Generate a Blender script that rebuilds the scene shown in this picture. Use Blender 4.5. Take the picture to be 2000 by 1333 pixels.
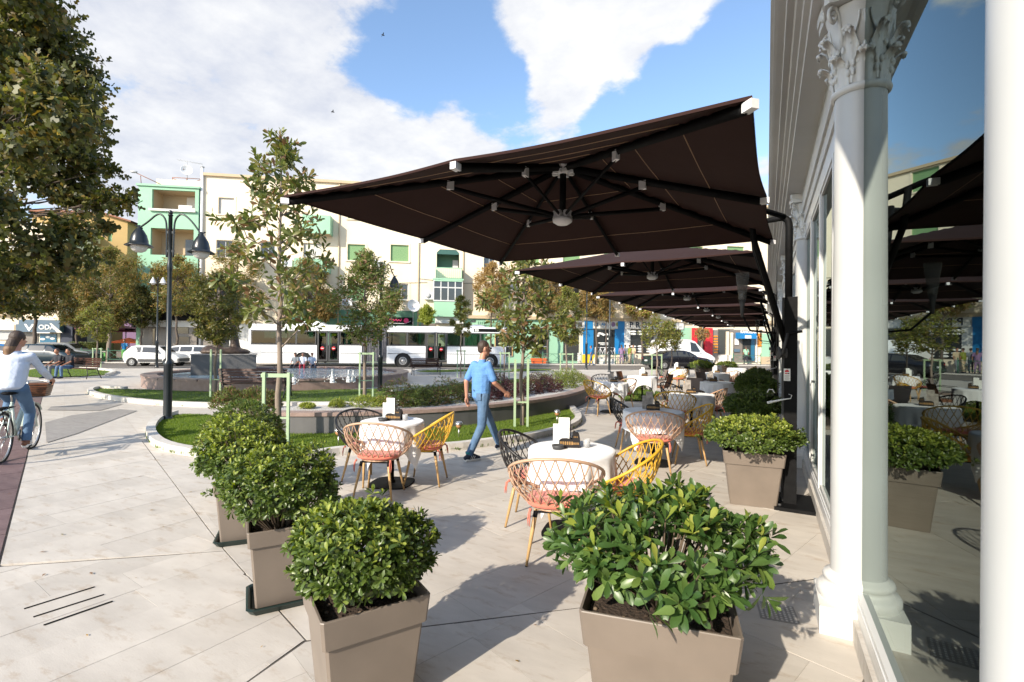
import bpy, bmesh, math, random
import numpy as np
from mathutils import Vector, Matrix
R = math.radians
PI = math.pi
random.seed(7)
RNG = np.random.default_rng(7)
for o in list(bpy.data.objects):
    bpy.data.objects.remove(o, do_unlink=True)
scene = bpy.context.scene
COL = scene.collection

# ---------------------------------------------------------------- camera
EYE = Vector((0, 0, 1.69))
FPX, YAW, PITCH, ROLL = 953.4, .4807, .0073, .0105      # focal length in pixels of a 2000 px wide frame
_f = Vector((-math.sin(YAW)*math.cos(PITCH), math.cos(YAW)*math.cos(PITCH), math.sin(PITCH)))
_r = Vector((math.cos(YAW), math.sin(YAW), 0)); _u = _r.cross(_f)
CR = _r*math.cos(ROLL)+_u*math.sin(ROLL); CU = -_r*math.sin(ROLL)+_u*math.cos(ROLL); CF = _f
cam_data = bpy.data.cameras.new("camera"); cam = bpy.data.objects.new("camera", cam_data); COL.objects.link(cam)
cam.matrix_world = Matrix(((CR.x, CU.x, -CF.x, EYE.x), (CR.y, CU.y, -CF.y, EYE.y), (CR.z, CU.z, -CF.z, EYE.z), (0, 0, 0, 1)))
cam_data.sensor_width = 36; cam_data.lens = FPX/2000*36; cam_data.clip_start = .05; cam_data.clip_end = 3000
cam_data.dof.use_dof = True; cam_data.dof.focus_distance = 4.2; cam_data.dof.aperture_fstop = 7
scene.camera = cam

# ---------------------------------------------------------------- light
SUN_AZ = (-.17, -.985)            # where the sun stands, seen from above
SUN_EL = R(29)
sd = Vector((SUN_AZ[0]*math.cos(SUN_EL), SUN_AZ[1]*math.cos(SUN_EL), math.sin(SUN_EL))).normalized()
sl = bpy.data.lights.new("sun", 'SUN'); sl.energy = 3.75; sl.angle = R(.55); sl.color = (1, .90, .755)
sun = bpy.data.objects.new("sun", sl); COL.objects.link(sun)
sun.rotation_euler = (-sd).to_track_quat('-Z', 'Y').to_euler()
scene.view_settings.view_transform = 'Standard'; scene.view_settings.look = 'None'
scene.view_settings.exposure = .94; scene.view_settings.gamma = 1; scene.view_settings.use_curve_mapping = False
try:
    scene.cycles.use_denoising = True; scene.cycles.max_bounces = 8; scene.cycles.transparent_max_bounces = 12
    scene.cycles.caustics_reflective = False; scene.cycles.caustics_refractive = False
    scene.cycles.sample_clamp_indirect = 6
except Exception: pass

def pxdir(px, py):
    return (CF*FPX + CR*(px-1000) - CU*(py-666.5))
def at(px, py, z=0.0):            # the point at height z seen at a pixel of the 2000 px photograph
    d = pxdir(px, py); t = (z-EYE.z)/d.z
    return EYE+d*t
def depth_of(p): return (Vector(p)-EYE).dot(CF)
def hgt(py, base, px=None):       # height of pixel row py above a ground point
    z = depth_of(base); q = EYE+pxdir(px if px is not None else 1000, py)*(z/FPX)
    if px is None:
        xr = (Vector(base)-EYE).dot(CR)/z*FPX+1000
        q = EYE+pxdir(xr, py)*(z/FPX)
    return q.z

world = bpy.data.worlds.new("World"); scene.world = world; world.use_nodes = True
wn = world.node_tree.nodes; wl = world.node_tree.links; wn.clear()
def wnode(t, **k):
    n = wn.new(t)
    for a, b in k.items(): setattr(n, a, b)
    return n
def wmath(op, a, b=None, c=None):
    n = wnode('ShaderNodeMath', operation=op)
    for i, v in enumerate((a, b, c)):
        if v is None: continue
        if isinstance(v, (int, float)): n.inputs[i].default_value = v
        else: wl.new(v, n.inputs[i])
    return n.outputs[0]
wout = wnode('ShaderNodeOutputWorld'); wbg = wnode('ShaderNodeBackground'); wl.new(wbg.outputs[0], wout.inputs[0])
sky = wnode('ShaderNodeTexSky', sky_type='NISHITA'); sky.sun_disc = False; sky.sun_elevation = SUN_EL
sky.sun_rotation = math.atan2(SUN_AZ[0], SUN_AZ[1]); sky.altitude = 100; sky.air_density = 1.0; sky.dust_density = .6; sky.ozone_density = 2.5
tc = wnode('ShaderNodeTexCoord'); sep = wnode('ShaderNodeSeparateXYZ'); wl.new(tc.outputs['Generated'], sep.inputs[0])
zz = wmath('ADD', wmath('MAXIMUM', sep.outputs[2], 0.0), .16)
cmb = wnode('ShaderNodeCombineXYZ')
wl.new(wmath('DIVIDE', sep.outputs[0], zz), cmb.inputs[0]); wl.new(wmath('DIVIDE', sep.outputs[1], zz), cmb.inputs[1])
def wnoise(scale, detail, rough, off, dist=0.0):
    m = wnode('ShaderNodeMapping'); m.inputs['Location'].default_value = off; wl.new(cmb.outputs[0], m.inputs[0])
    n = wnode('ShaderNodeTexNoise'); n.inputs['Scale'].default_value = scale; n.inputs['Detail'].default_value = detail
    n.inputs['Roughness'].default_value = rough; n.inputs['Distortion'].default_value = dist
    wl.new(m.outputs[0], n.inputs['Vector']); return n.outputs['Fac']
n1 = wnoise(1.5, 10, .56, (3.1, 1.7, 0), .15); n2 = wnoise(4.5, 9, .62, (.3, 5.7, 2)); n3 = wnoise(.9, 4, .5, (7.3, 2.2, 1))
cov = wmath('ADD', wmath('MULTIPLY', n1, .55), wmath('MULTIPLY', n2, .45))
def bump_at(px, py, half_deg, amount):
    global cov
    d = pxdir(px, py).normalized()
    dot = wnode('ShaderNodeVectorMath', operation='DOT_PRODUCT'); wl.new(tc.outputs['Generated'], dot.inputs[0]); dot.inputs[1].default_value = d
    mr = wnode('ShaderNodeMapRange', interpolation_type='SMOOTHSTEP'); wl.new(dot.outputs['Value'], mr.inputs['Value'])
    mr.inputs['From Min'].default_value = math.cos(R(half_deg)); mr.inputs['From Max'].default_value = 1.0
    mr.inputs['To Min'].default_value = 0; mr.inputs['To Max'].default_value = amount
    cov = wmath('ADD', cov, mr.outputs[0])
for b in ((870, 130, 10, -.20), (745, 130, 7, -.13), (990, 180, 6, -.10), (1240, 200, 7, -.17), (1450, 100, 6, -.16), (1380, 205, 9, -.15), (1490, 190, 7, -.06),
          (500, 250, 34, .10), (1130, 50, 9, .14), (1020, 30, 6, .06), (1290, 55, 8, .15), (1200, 110, 6, .10), (1095, 180, 5, .15), (250, 100, 22, .10), (800, 300, 13, .10)):
    bump_at(*b)
cr = wnode('ShaderNodeMapRange', interpolation_type='SMOOTHSTEP'); wl.new(cov, cr.inputs['Value'])
cr.inputs['From Min'].default_value = .49; cr.inputs['From Max'].default_value = .60
crs = wnode('ShaderNodeMapRange'); wl.new(wmath('ADD', wmath('MULTIPLY', n3, .45), wmath('MULTIPLY', n2, .55)), crs.inputs['Value'])
crs.inputs['From Min'].default_value = .40; crs.inputs['From Max'].default_value = .60
cc = wnode('ShaderNodeMix', data_type='RGBA')
wl.new(crs.outputs[0], cc.inputs[0]); cc.inputs[6].default_value = (2.65, 2.75, 3.05, 1); cc.inputs[7].default_value = (3.8, 3.78, 3.72, 1)
skc = wnode('ShaderNodeMix', data_type='RGBA', blend_type='MULTIPLY'); skc.inputs[0].default_value = 1
wl.new(sky.outputs[0], skc.inputs[6]); skc.inputs[7].default_value = (1.12, 1.10, 1.06, 1)
mx = wnode('ShaderNodeMix', data_type='RGBA')
wl.new(wmath('MULTIPLY', cr.outputs[0], .95), mx.inputs[0]); wl.new(skc.outputs[2], mx.inputs[6]); wl.new(cc.outputs[2], mx.inputs[7])
wl.new(mx.outputs[2], wbg.inputs[0]); wbg.inputs[1].default_value = .15

# ---------------------------------------------------------------- materials
def mat(name, col, rough=.6, metal=0.0, col2=None, nscale=4.0, namt=1.0, bump=0.0, bscale=None, bdist=.01, spec=.5,
        rnd=0.0, coat=0.0, stretch=None, emit=None, detail=5, alpha=None, sheen=0):
    m = bpy.data.materials.new(name); m.use_nodes = True
    nt = m.node_tree; N = nt.nodes; L = nt.links; p = N['Principled BSDF']
    p.inputs['Roughness'].default_value = rough; p.inputs['Metallic'].default_value = metal
    p.inputs['Specular IOR Level'].default_value = spec; p.inputs['Coat Weight'].default_value = coat
    p.inputs['Base Color'].default_value = (*col, 1)
    if sheen: p.inputs['Sheen Weight'].default_value = sheen
    src = None
    if col2 is not None or bump:
        t = N.new('ShaderNodeTexCoord'); mp = N.new('ShaderNodeMapping'); L.new(t.outputs['Object'], mp.inputs[0])
        if stretch: mp.inputs['Scale'].default_value = stretch
    if col2 is not None:
        n = N.new('ShaderNodeTexNoise'); n.inputs['Scale'].default_value = nscale; n.inputs['Detail'].default_value = detail; L.new(mp.outputs[0], n.inputs['Vector'])
        r = N.new('ShaderNodeMapRange'); r.inputs['From Min'].default_value = .5-.22*namt; r.inputs['From Max'].default_value = .5+.22*namt; L.new(n.outputs['Fac'], r.inputs['Value'])
        x = N.new('ShaderNodeMix'); x.data_type = 'RGBA'; L.new(r.outputs[0], x.inputs[0]); x.inputs[6].default_value = (*col, 1); x.inputs[7].default_value = (*col2, 1)
        src = x.outputs[2]
    if rnd:
        oi = N.new('ShaderNodeObjectInfo'); ge = N.new('ShaderNodeNewGeometry')
        ad = N.new('ShaderNodeMath'); ad.operation = 'ADD'; L.new(oi.outputs['Random'], ad.inputs[0]); L.new(ge.outputs['Random Per Island'], ad.inputs[1])
        fr = N.new('ShaderNodeMath'); fr.operation = 'FRACT'; L.new(ad.outputs[0], fr.inputs[0])
        mr = N.new('ShaderNodeMapRange'); mr.inputs['To Min'].default_value = 1-rnd; mr.inputs['To Max'].default_value = 1+rnd; L.new(fr.outputs[0], mr.inputs['Value'])
        h = N.new('ShaderNodeHueSaturation'); L.new(mr.outputs[0], h.inputs['Value'])
        if src: L.new(src, h.inputs['Color'])
        else: h.inputs['Color'].default_value = (*col, 1)
        src = h.outputs[0]
    if src: L.new(src, p.inputs['Base Color'])
    if bump:
        n = N.new('ShaderNodeTexNoise'); n.inputs['Scale'].default_value = bscale or nscale*4; n.inputs['Detail'].default_value = 6; L.new(mp.outputs[0], n.inputs['Vector'])
        b = N.new('ShaderNodeBump'); b.inputs['Strength'].default_value = bump; b.inputs['Distance'].default_value = bdist; L.new(n.outputs['Fac'], b.inputs['Height']); L.new(b.outputs[0], p.inputs['Normal'])
    if emit: p.inputs['Emission Color'].default_value = (*emit, 1); p.inputs['Emission Strength'].default_value = 1
    if alpha is not None: p.inputs['Alpha'].default_value = alpha
    return m
def leafmat(name, c1, c2, c3=None, trans=.3, rough=.42):
    m = bpy.data.materials.new(name); m.use_nodes = True
    nt = m.node_tree; N = nt.nodes; L = nt.links; p = N['Principled BSDF']; out = N['Material Output']
    oi = N.new('ShaderNodeObjectInfo'); ge = N.new('ShaderNodeNewGeometry')
    ad = N.new('ShaderNodeMath'); ad.operation = 'ADD'; L.new(oi.outputs['Random'], ad.inputs[0]); L.new(ge.outputs['Random Per Island'], ad.inputs[1])
    fr = N.new('ShaderNodeMath'); fr.operation = 'FRACT'; L.new(ad.outputs[0], fr.inputs[0])
    r = N.new('ShaderNodeValToRGB'); r.color_ramp.elements[0].color = (*c1, 1); r.color_ramp.elements[1].color = (*c2, 1)
    r.color_ramp.elements[1].position = .75
    e = r.color_ramp.elements.new(1.0); e.color = (*(c3 or c2), 1)
    L.new(fr.outputs[0], r.inputs[0]); L.new(r.outputs[0], p.inputs['Base Color']); p.inputs['Roughness'].default_value = rough
    t = N.new('ShaderNodeBsdfTranslucent'); g = N.new('ShaderNodeHueSaturation'); g.inputs['Value'].default_value = 1.5; g.inputs['Saturation'].default_value = 1.15
    L.new(r.outputs[0], g.inputs['Color']); L.new(g.outputs[0], t.inputs['Color'])
    x = N.new('ShaderNodeMixShader'); x.inputs[0].default_value = trans; L.new(p.outputs[0], x.inputs[1]); L.new(t.outputs[0], x.inputs[2]); L.new(x.outputs[0], out.inputs[0])
    return m
def glassmat(name, tint, fac_ior=1.5, clear=.6, glossy=(1, 1, 1), solid=False):
    m = bpy.data.materials.new(name); m.use_nodes = True
    nt = m.node_tree; N = nt.nodes; L = nt.links; N.clear(); out = N.new('ShaderNodeOutputMaterial')
    fz = N.new('ShaderNodeFresnel'); fz.inputs['IOR'].default_value = fac_ior
    a = N.new('ShaderNodeBsdfTransparent'); a.inputs[0].default_value = (*[c*clear for c in tint], 1)
    g = N.new('ShaderNodeBsdfGlossy'); g.inputs['Roughness'].default_value = .01; g.inputs[0].default_value = (*glossy, 1)
    x = N.new('ShaderNodeMixShader'); fo = fz.outputs[0]
    if solid:                          # panes with two faces reflect on their outer face
        ge = N.new('ShaderNodeNewGeometry'); s1 = N.new('ShaderNodeMath'); s1.operation = 'SUBTRACT'; s1.inputs[0].default_value = 1; L.new(ge.outputs['Backfacing'], s1.inputs[1])
        s2 = N.new('ShaderNodeMath'); s2.operation = 'MULTIPLY'; L.new(fo, s2.inputs[0]); L.new(s1.outputs[0], s2.inputs[1]); fo = s2.outputs[0]
    L.new(fo, x.inputs[0]); L.new(a.outputs[0], x.inputs[1]); L.new(g.outputs[0], x.inputs[2]); L.new(x.outputs[0], out.inputs[0])
    return m

def stone_mat(name, base, vein, brown, jitter=.07, brick=None):
    m = bpy.data.materials.new(name); m.use_nodes = True
    nt = m.node_tree; N = nt.nodes; L = nt.links; p = N['Principled BSDF']; p.inputs['Roughness'].default_value = .62
    ge = N.new('ShaderNodeNewGeometry'); oi = N.new('ShaderNodeObjectInfo')
    mp = N.new('ShaderNodeMapping'); L.new(ge.outputs['Position'], mp.inputs[0]); mp.inputs['Rotation'].default_value = (0, 0, R(-84)); mp.inputs['Scale'].default_value = (1.0, 3.2, 1)
    def noise(s, d, v, rough=.6):
        n = N.new('ShaderNodeTexNoise'); n.inputs['Scale'].default_value = s; n.inputs['Detail'].default_value = d; n.inputs['Roughness'].default_value = rough; L.new(v, n.inputs['Vector']); return n.outputs['Fac']
    def rng(v, a, b, c=0, d=1):
        n = N.new('ShaderNodeMapRange'); n.inputs['From Min'].default_value = a; n.inputs['From Max'].default_value = b; n.inputs['To Min'].default_value = c; n.inputs['To Max'].default_value = d; L.new(v, n.inputs['Value']); return n.outputs[0]
    def mixc(f, a, b):
        n = N.new('ShaderNodeMix'); n.data_type = 'RGBA'; L.new(f, n.inputs[0])
        for i, v in ((6, a), (7, b)):
            if isinstance(v, tuple): n.inputs[i].default_value = (*v, 1)
            else: L.new(v, n.inputs[i])
        return n.outputs[2]
    c = mixc(rng(noise(1.6, 8, mp.outputs[0]), .35, .68), base, vein)
    c = mixc(rng(noise(3.3, 7, mp.outputs[0], .7), .54, .72, 0, .85), c, brown)
    c = mixc(rng(noise(26, 4, mp.outputs[0], .6), .66, .76, 0, .35), c, tuple(v*.6 for v in brown))
    h = N.new('ShaderNodeHueSaturation'); L.new(c, h.inputs['Color'])
    ad = N.new('ShaderNodeMath'); ad.operation = 'ADD'; L.new(oi.outputs['Random'], ad.inputs[0]); L.new(ge.outputs['Random Per Island'], ad.inputs[1])
    fr = N.new('ShaderNodeMath'); fr.operation = 'FRACT'; L.new(ad.outputs[0], fr.inputs[0])
    L.new(rng(fr.outputs[0], 0, 1, 1-jitter, 1+jitter), h.inputs['Value'])
    cc_ = h.outputs[0]
    if brick:
        m2 = N.new('ShaderNodeMapping'); L.new(ge.outputs['Position'], m2.inputs[0]); m2.inputs['Rotation'].default_value = (0, 0, R(20))
        bt = N.new('ShaderNodeTexBrick'); bt.inputs['Scale'].default_value = 1; bt.inputs['Brick Width'].default_value = 1.2; bt.inputs['Row Height'].default_value = .5; bt.inputs['Mortar Size'].default_value = .012
        bt.inputs['Color1'].default_value = (1, 1, 1, 1); bt.inputs['Color2'].default_value = (.9, .9, .9, 1); bt.inputs['Mortar'].default_value = (.9, .885, .87, 1)
        L.new(m2.outputs[0], bt.inputs['Vector'])
        x = N.new('ShaderNodeMix'); x.data_type = 'RGBA'; x.blend_type = 'MULTIPLY'; x.inputs[0].default_value = 1; L.new(cc_, x.inputs[6]); L.new(bt.outputs[0], x.inputs[7]); cc_ = x.outputs[2]
    L.new(cc_, p.inputs['Base Color'])
    b = N.new('ShaderNodeBump'); b.inputs['Strength'].default_value = .25; b.inputs['Distance'].default_value = .003; L.new(noise(40, 5, mp.outputs[0]), b.inputs['Height']); L.new(b.outputs[0], p.inputs['Normal'])
    L.new(rng(noise(5, 4, mp.outputs[0]), .3, .7, .5, .75), p.inputs['Roughness'])
    return m

M = {}
M['trav'] = stone_mat('travertine_slab', (.57, .525, .465), (.47, .43, .38), (.37, .29, .21))
M['trav_far'] = stone_mat('travertine_paving', (.57, .53, .475), (.49, .45, .40), (.41, .345, .27), brick=True)
M['purple'] = stone_mat('porphyry_slab', (.135, .085, .085), (.175, .115, .112), (.08, .05, .052), .1)
M['greyslab'] = stone_mat('grey_granite_paving', (.31, .29, .27), (.25, .235, .22), (.21, .19, .17))
M['kerb'] = stone_mat('white_limestone_kerb', (.62, .59, .54), (.52, .49, .45), (.42, .37, .31), .05)
M['joint'] = mat('dark_joint', (.13, .115, .10), .9, col2=(.19, .17, .15), nscale=9)
M['crevice'] = mat('deep_joint', (.085, .075, .065), .95)
M['asphalt'] = mat('asphalt', (.05, .049, .048), .85, col2=(.075, .073, .07), nscale=3, bump=.3, bscale=120)
M['white_p'] = mat('white_plaster', (.72, .715, .69), .55, col2=(.66, .655, .62), nscale=3, bump=.12, bscale=30, bdist=.002)
M['white_gloss'] = mat('white_gloss_paint', (.58, .585, .57), .38, col2=(.53, .535, .52), nscale=2.4)
M['alu'] = mat('white_aluminium', (.72, .73, .73), .35, .1)
M['grey_fr'] = mat('grey_window_frame', (.42, .43, .44), .4)
M['glass'] = glassmat('cafe_glass', (.50, .58, .54), 2.1, .5, (.66, .76, .74))
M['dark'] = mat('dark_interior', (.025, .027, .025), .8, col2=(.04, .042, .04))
M['black'] = mat('black_powder_coat', (.005, .005, .0055), .62, col2=(.009, .009, .0095), nscale=20, spec=.12)
M['lampblk'] = mat('lamp_black_paint', (.012, .016, .02), .3, col2=(.02, .026, .03), nscale=8)
M['canopy'] = mat('brown_canvas', (.028, .0125, .0105), .9, col2=(.034, .016, .0135), nscale=1.5, bump=.25, bscale=5, bdist=.02, spec=.2)
M['seam'] = mat('tan_seam', (.33, .21, .13), .8)
M['whitepl'] = mat('white_plastic', (.74, .74, .75), .4)
M['pot'] = mat('taupe_plastic', (.200, .163, .132), .45, col2=(.165, .134, .108), nscale=5, bump=.05, bscale=60, bdist=.001)
M['tray'] = mat('dark_green_tray', (.012, .026, .022), .4)
M['soil'] = mat('potting_soil', (.028, .018, .012), .95, col2=(.07, .045, .03), nscale=40, bump=1, bscale=60, bdist=.02)
M['bark'] = mat('branch_bark', (.16, .115, .075), .85, col2=(.09, .065, .045), nscale=20, bump=.4, bscale=50, bdist=.004)
M['trunk'] = mat('pale_trunk_bark', (.27, .215, .17), .85, col2=(.18, .14, .11), nscale=10, stretch=(1, 1, .3), bump=.5, bscale=30, bdist=.006)
M['dktrunk'] = mat('dark_trunk_bark', (.075, .058, .045), .9, col2=(.13, .1, .08), nscale=8, bump=.5, bscale=20)
M['pitt'] = leafmat('glossy_leaf', (.045, .080, .016), (.105, .155, .030), (.17, .22, .045), .25, .38)
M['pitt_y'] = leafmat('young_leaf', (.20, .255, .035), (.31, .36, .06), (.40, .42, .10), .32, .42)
M['pitt_b'] = leafmat('broad_leaf', (.038, .088, .022), (.085, .15, .035), (.15, .22, .05), .25, .36)
M['mag'] = leafmat('magnolia_leaf', (.07, .10, .024), (.17, .19, .05), (.25, .20, .06), .32, .38)
M['mag_b'] = leafmat('magnolia_bronze_leaf', (.20, .11, .055), (.28, .17, .09), (.12, .14, .04), .25, .5)
M['plane'] = leafmat('plane_leaf', (.032, .046, .010), (.085, .088, .02), (.18, .12, .03), .4, .5)
M['plane_d'] = leafmat('dark_street_leaf', (.10, .115, .025), (.20, .195, .055), (.30, .21, .065), .42, .5)
M['autumn'] = leafmat('autumn_leaf', (.20, .135, .045), (.34, .22, .075), (.44, .29, .10), .35, .6)
M['hedge'] = leafmat('hedge_leaf', (.075, .11, .022), (.16, .20, .045), (.22, .22, .065), .38, .5)
M['burg'] = leafmat('burgundy_leaf', (.045, .014, .018), (.10, .025, .035), (.06, .05, .02), .2, .5)
M['pinkt'] = leafmat('red_tip_leaf', (.055, .075, .02), (.20, .075, .05), (.30, .13, .09), .25, .5)
M['grass'] = leafmat('grass_blade', (.095, .16, .018), (.19, .27, .035), (.28, .34, .06), .42, .6)
M['turf'] = mat('turf_soil', (.05, .09, .014), .95, col2=(.075, .12, .02), nscale=15)
M['limeleaf'] = leafmat('lime_leaf', (.16, .20, .02), (.28, .32, .04), (.35, .36, .08), .3, .5)
M['cream'] = mat('cream_render', (.79, .69, .53), .85, col2=(.72, .62, .465), nscale=.7, stretch=(1, 1, .3), bump=.1, bscale=8)
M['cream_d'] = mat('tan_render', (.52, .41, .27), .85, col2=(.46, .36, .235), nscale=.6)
M['ochre'] = mat('ochre_render', (.43, .29, .12), .85, col2=(.39, .262, .105), nscale=.5)
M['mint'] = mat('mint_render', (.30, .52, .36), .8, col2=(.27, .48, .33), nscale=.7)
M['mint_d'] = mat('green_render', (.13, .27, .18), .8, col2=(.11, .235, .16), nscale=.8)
M['shutter'] = mat('green_shutter', (.21, .36, .17), .6)
M['dkgreen'] = mat('dark_green_awning', (.03, .10, .085), .6)
M['pane'] = mat('dark_window_pane', (.03, .034, .036), .08, spec=.8)
M['blind'] = mat('white_blind', (.66, .64, .60), .6)
M['greystone'] = mat('brown_marble_cladding', (.16, .135, .115), .4, col2=(.24, .21, .185), nscale=.9)
M['blue'] = mat('blue_shop_paint', (.012, .20, .48), .5, col2=(.01, .17, .42), nscale=1)
M['navy'] = mat('navy_panel', (.018, .025, .05), .6)
M['slate'] = mat('slate_blue_sign', (.10, .155, .21), .6, col2=(.085, .135, .185), nscale=2)
M['teal'] = mat('teal_glass_panel', (.02, .13, .23), .3)
M['yellow'] = mat('yellow_panel', (.75, .48, .02), .6)
M['orange'] = mat('orange_panel', (.75, .26, .02), .6)
M['red'] = mat('red_panel', (.62, .02, .035), .55)
M['maroon'] = mat('maroon_fabric', (.14, .03, .05), .85)
M['orangef'] = mat('orange_awning', (.72, .13, .03), .8)
M['lilac'] = mat('lilac_render', (.24, .15, .27), .85)
M['fence'] = mat('green_fence_paint', (.06, .17, .11), .5)
M['limewall'] = mat('lime_green_wall', (.14, .46, .10), .7)
M['stake'] = mat('pale_green_stake', (.30, .42, .25), .7, col2=(.37, .47, .30), nscale=5)
M['planterwall'] = mat('slate_planter_wall', (.098, .096, .098), .55, col2=(.125, .122, .122), nscale=2.5, stretch=(1, 1, .6), bump=.08, bscale=30)
M['cap'] = mat('pink_granite_cap', (.24, .165, .14), .5, col2=(.32, .23, .20), nscale=9)
M['granite'] = mat('red_granite', (.30, .11, .075), .3, col2=(.24, .085, .06), nscale=8)
M['gravel'] = mat('white_gravel', (.6, .58, .54), .9, col2=(.38, .36, .33), nscale=45, bump=1, bscale=50, bdist=.02)
M['water'] = mat('fountain_water', (.30, .42, .50), .08, col2=(.24, .35, .42), nscale=6, bump=1, bscale=9, bdist=.05, spec=.8)
M['spray'] = mat('white_spray', (.86, .87, .88), .8, bump=1, bscale=14, bdist=.06)
M['bronze'] = mat('dark_bronze', (.055, .036, .026), .5, .2, col2=(.085, .058, .042), nscale=5, bump=.6, bscale=9, bdist=.05)
M['benchwood'] = mat('brown_bench_slat', (.075, .026, .014), .6, col2=(.045, .016, .010), nscale=6, stretch=(1, 6, 6))
M['iron'] = mat('cast_iron', (.012, .013, .014), .5)
M['wood'] = mat('beech_leg', (.56, .36, .16), .45, col2=(.48, .29, .12), nscale=6, stretch=(6, 6, .7))
M['cloth'] = mat('white_tablecloth', (.80, .80, .81), .85, sheen=.3, bump=.12, bscale=8, bdist=.01)
M['c_black'] = mat('black_chair_plastic', (.014, .013, .013), .4)
M['c_yellow'] = mat('mustard_chair_plastic', (.62, .36, .028), .42)
M['c_beige'] = mat('beige_chair_plastic', (.50, .32, .21), .45)
M['coral'] = mat('coral_cushion', (.62, .165, .11), .85, sheen=.3, bump=.3, bscale=14, bdist=.01)
M['leather'] = mat('brown_leather', (.16, .065, .032), .4)
M['greyfab'] = mat('taupe_upholstery', (.20, .155, .135), .8)
M['smoke'] = mat('smoked_glass', (.16, .16, .16), .2, alpha=.35)
M['card'] = mat('white_card', (.8, .8, .77), .5)
M['cardpic'] = mat('printed_card', (.42, .38, .34), .5, col2=(.14, .12, .11), nscale=14)
M['holder'] = mat('black_lacquer', (.015, .012, .012), .35)
M['gold'] = mat('gold_print', (.35, .2, .07), .4)
M['clear'] = mat('frosted_acrylic', (.62, .62, .62), .25, alpha=.5)
M['steel'] = mat('brushed_steel', (.55, .54, .52), .28, .9)
M['copper'] = mat('amber_lamp_glass', (.40, .20, .09), .3)
M['opal'] = mat('opal_glass', (.66, .64, .60), .35)
M['bus'] = mat('white_bus_paint', (.78, .79, .80), .3, coat=.3)
M['busglass'] = glassmat('bus_window_glass', (.55, .68, .62), 1.5, .8, solid=True)
M['rubber'] = mat('black_rubber', (.014, .014, .014), .8)
M['bellows'] = mat('grey_bellows', (.10, .098, .11), .7, col2=(.17, .167, .18), nscale=5)
M['rim'] = mat('wheel_rim', (.42, .42, .42), .35, .5)
M['carwhite'] = mat('white_car_paint', (.76, .76, .74), .3, coat=.4)
M['carblack'] = mat('black_car_paint', (.010, .010, .014), .2, coat=.6)
M['carblue'] = mat('blue_car_paint', (.012, .15, .38), .25, coat=.5)
M['cargrey'] = mat('grey_car_paint', (.22, .23, .24), .3, coat=.4)
M['cardark'] = mat('dark_teal_car_paint', (.012, .028, .04), .3, coat=.4)
M['plastic'] = mat('dark_grey_plastic', (.05, .05, .052), .6)
M['redlight'] = mat('red_tail_light', (.5, .015, .02), .2)
M['skin'] = mat('skin', (.50, .25, .165), .5, col2=(.45, .215, .14), nscale=8)
M['skin_t'] = mat('tanned_skin', (.40, .19, .115), .5)
M['hair'] = mat('dark_brown_hair', (.035, .02, .014), .6, col2=(.06, .038, .026), nscale=60, stretch=(1, 1, .2), bump=.5, bscale=90)
M['blond'] = mat('blond_tipped_hair', (.23, .13, .06), .55, col2=(.09, .045, .022), nscale=30, stretch=(1, 1, .2), bump=.6, bscale=70)
M['tee'] = mat('blue_tshirt', (.10, .245, .52), .85, col2=(.12, .275, .56), nscale=5, bump=.7, bscale=7, bdist=.03, stretch=(1, 1, 1.6))
M['jeans'] = mat('washed_denim', (.055, .115, .215), .85, col2=(.115, .195, .31), nscale=5, bump=.7, bscale=9, bdist=.03)
M['wshirt'] = mat('pale_blue_blouse', (.60, .66, .76), .8, col2=(.55, .61, .72), nscale=5, bump=.7, bscale=7, bdist=.03)
M['darkcl'] = mat('dark_clothing', (.02, .022, .03), .85)
M['greycl'] = mat('grey_clothing', (.16, .18, .2), .85)
M['redcl'] = mat('red_trousers', (.28, .02, .04), .85)
M['shoe'] = mat('navy_trainer', (.018, .024, .045), .7)
M['tealsock'] = mat('teal_trim', (.01, .22, .25), .7)
M['brownshoe'] = mat('brown_shoe', (.16, .06, .03), .6)
M['bikegrn'] = mat('white_bike_frame', (.62, .72, .66), .3, coat=.4)
M['rtile'] = mat('roof_tile', (.22, .09, .05), .8, col2=(.30, .13, .08), nscale=6)
M['pinksign'] = mat('pink_sign', (.7, .03, .16), .5)
M['pole_y'] = mat('yellow_pole', (.75, .52, .03), .5)

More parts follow.
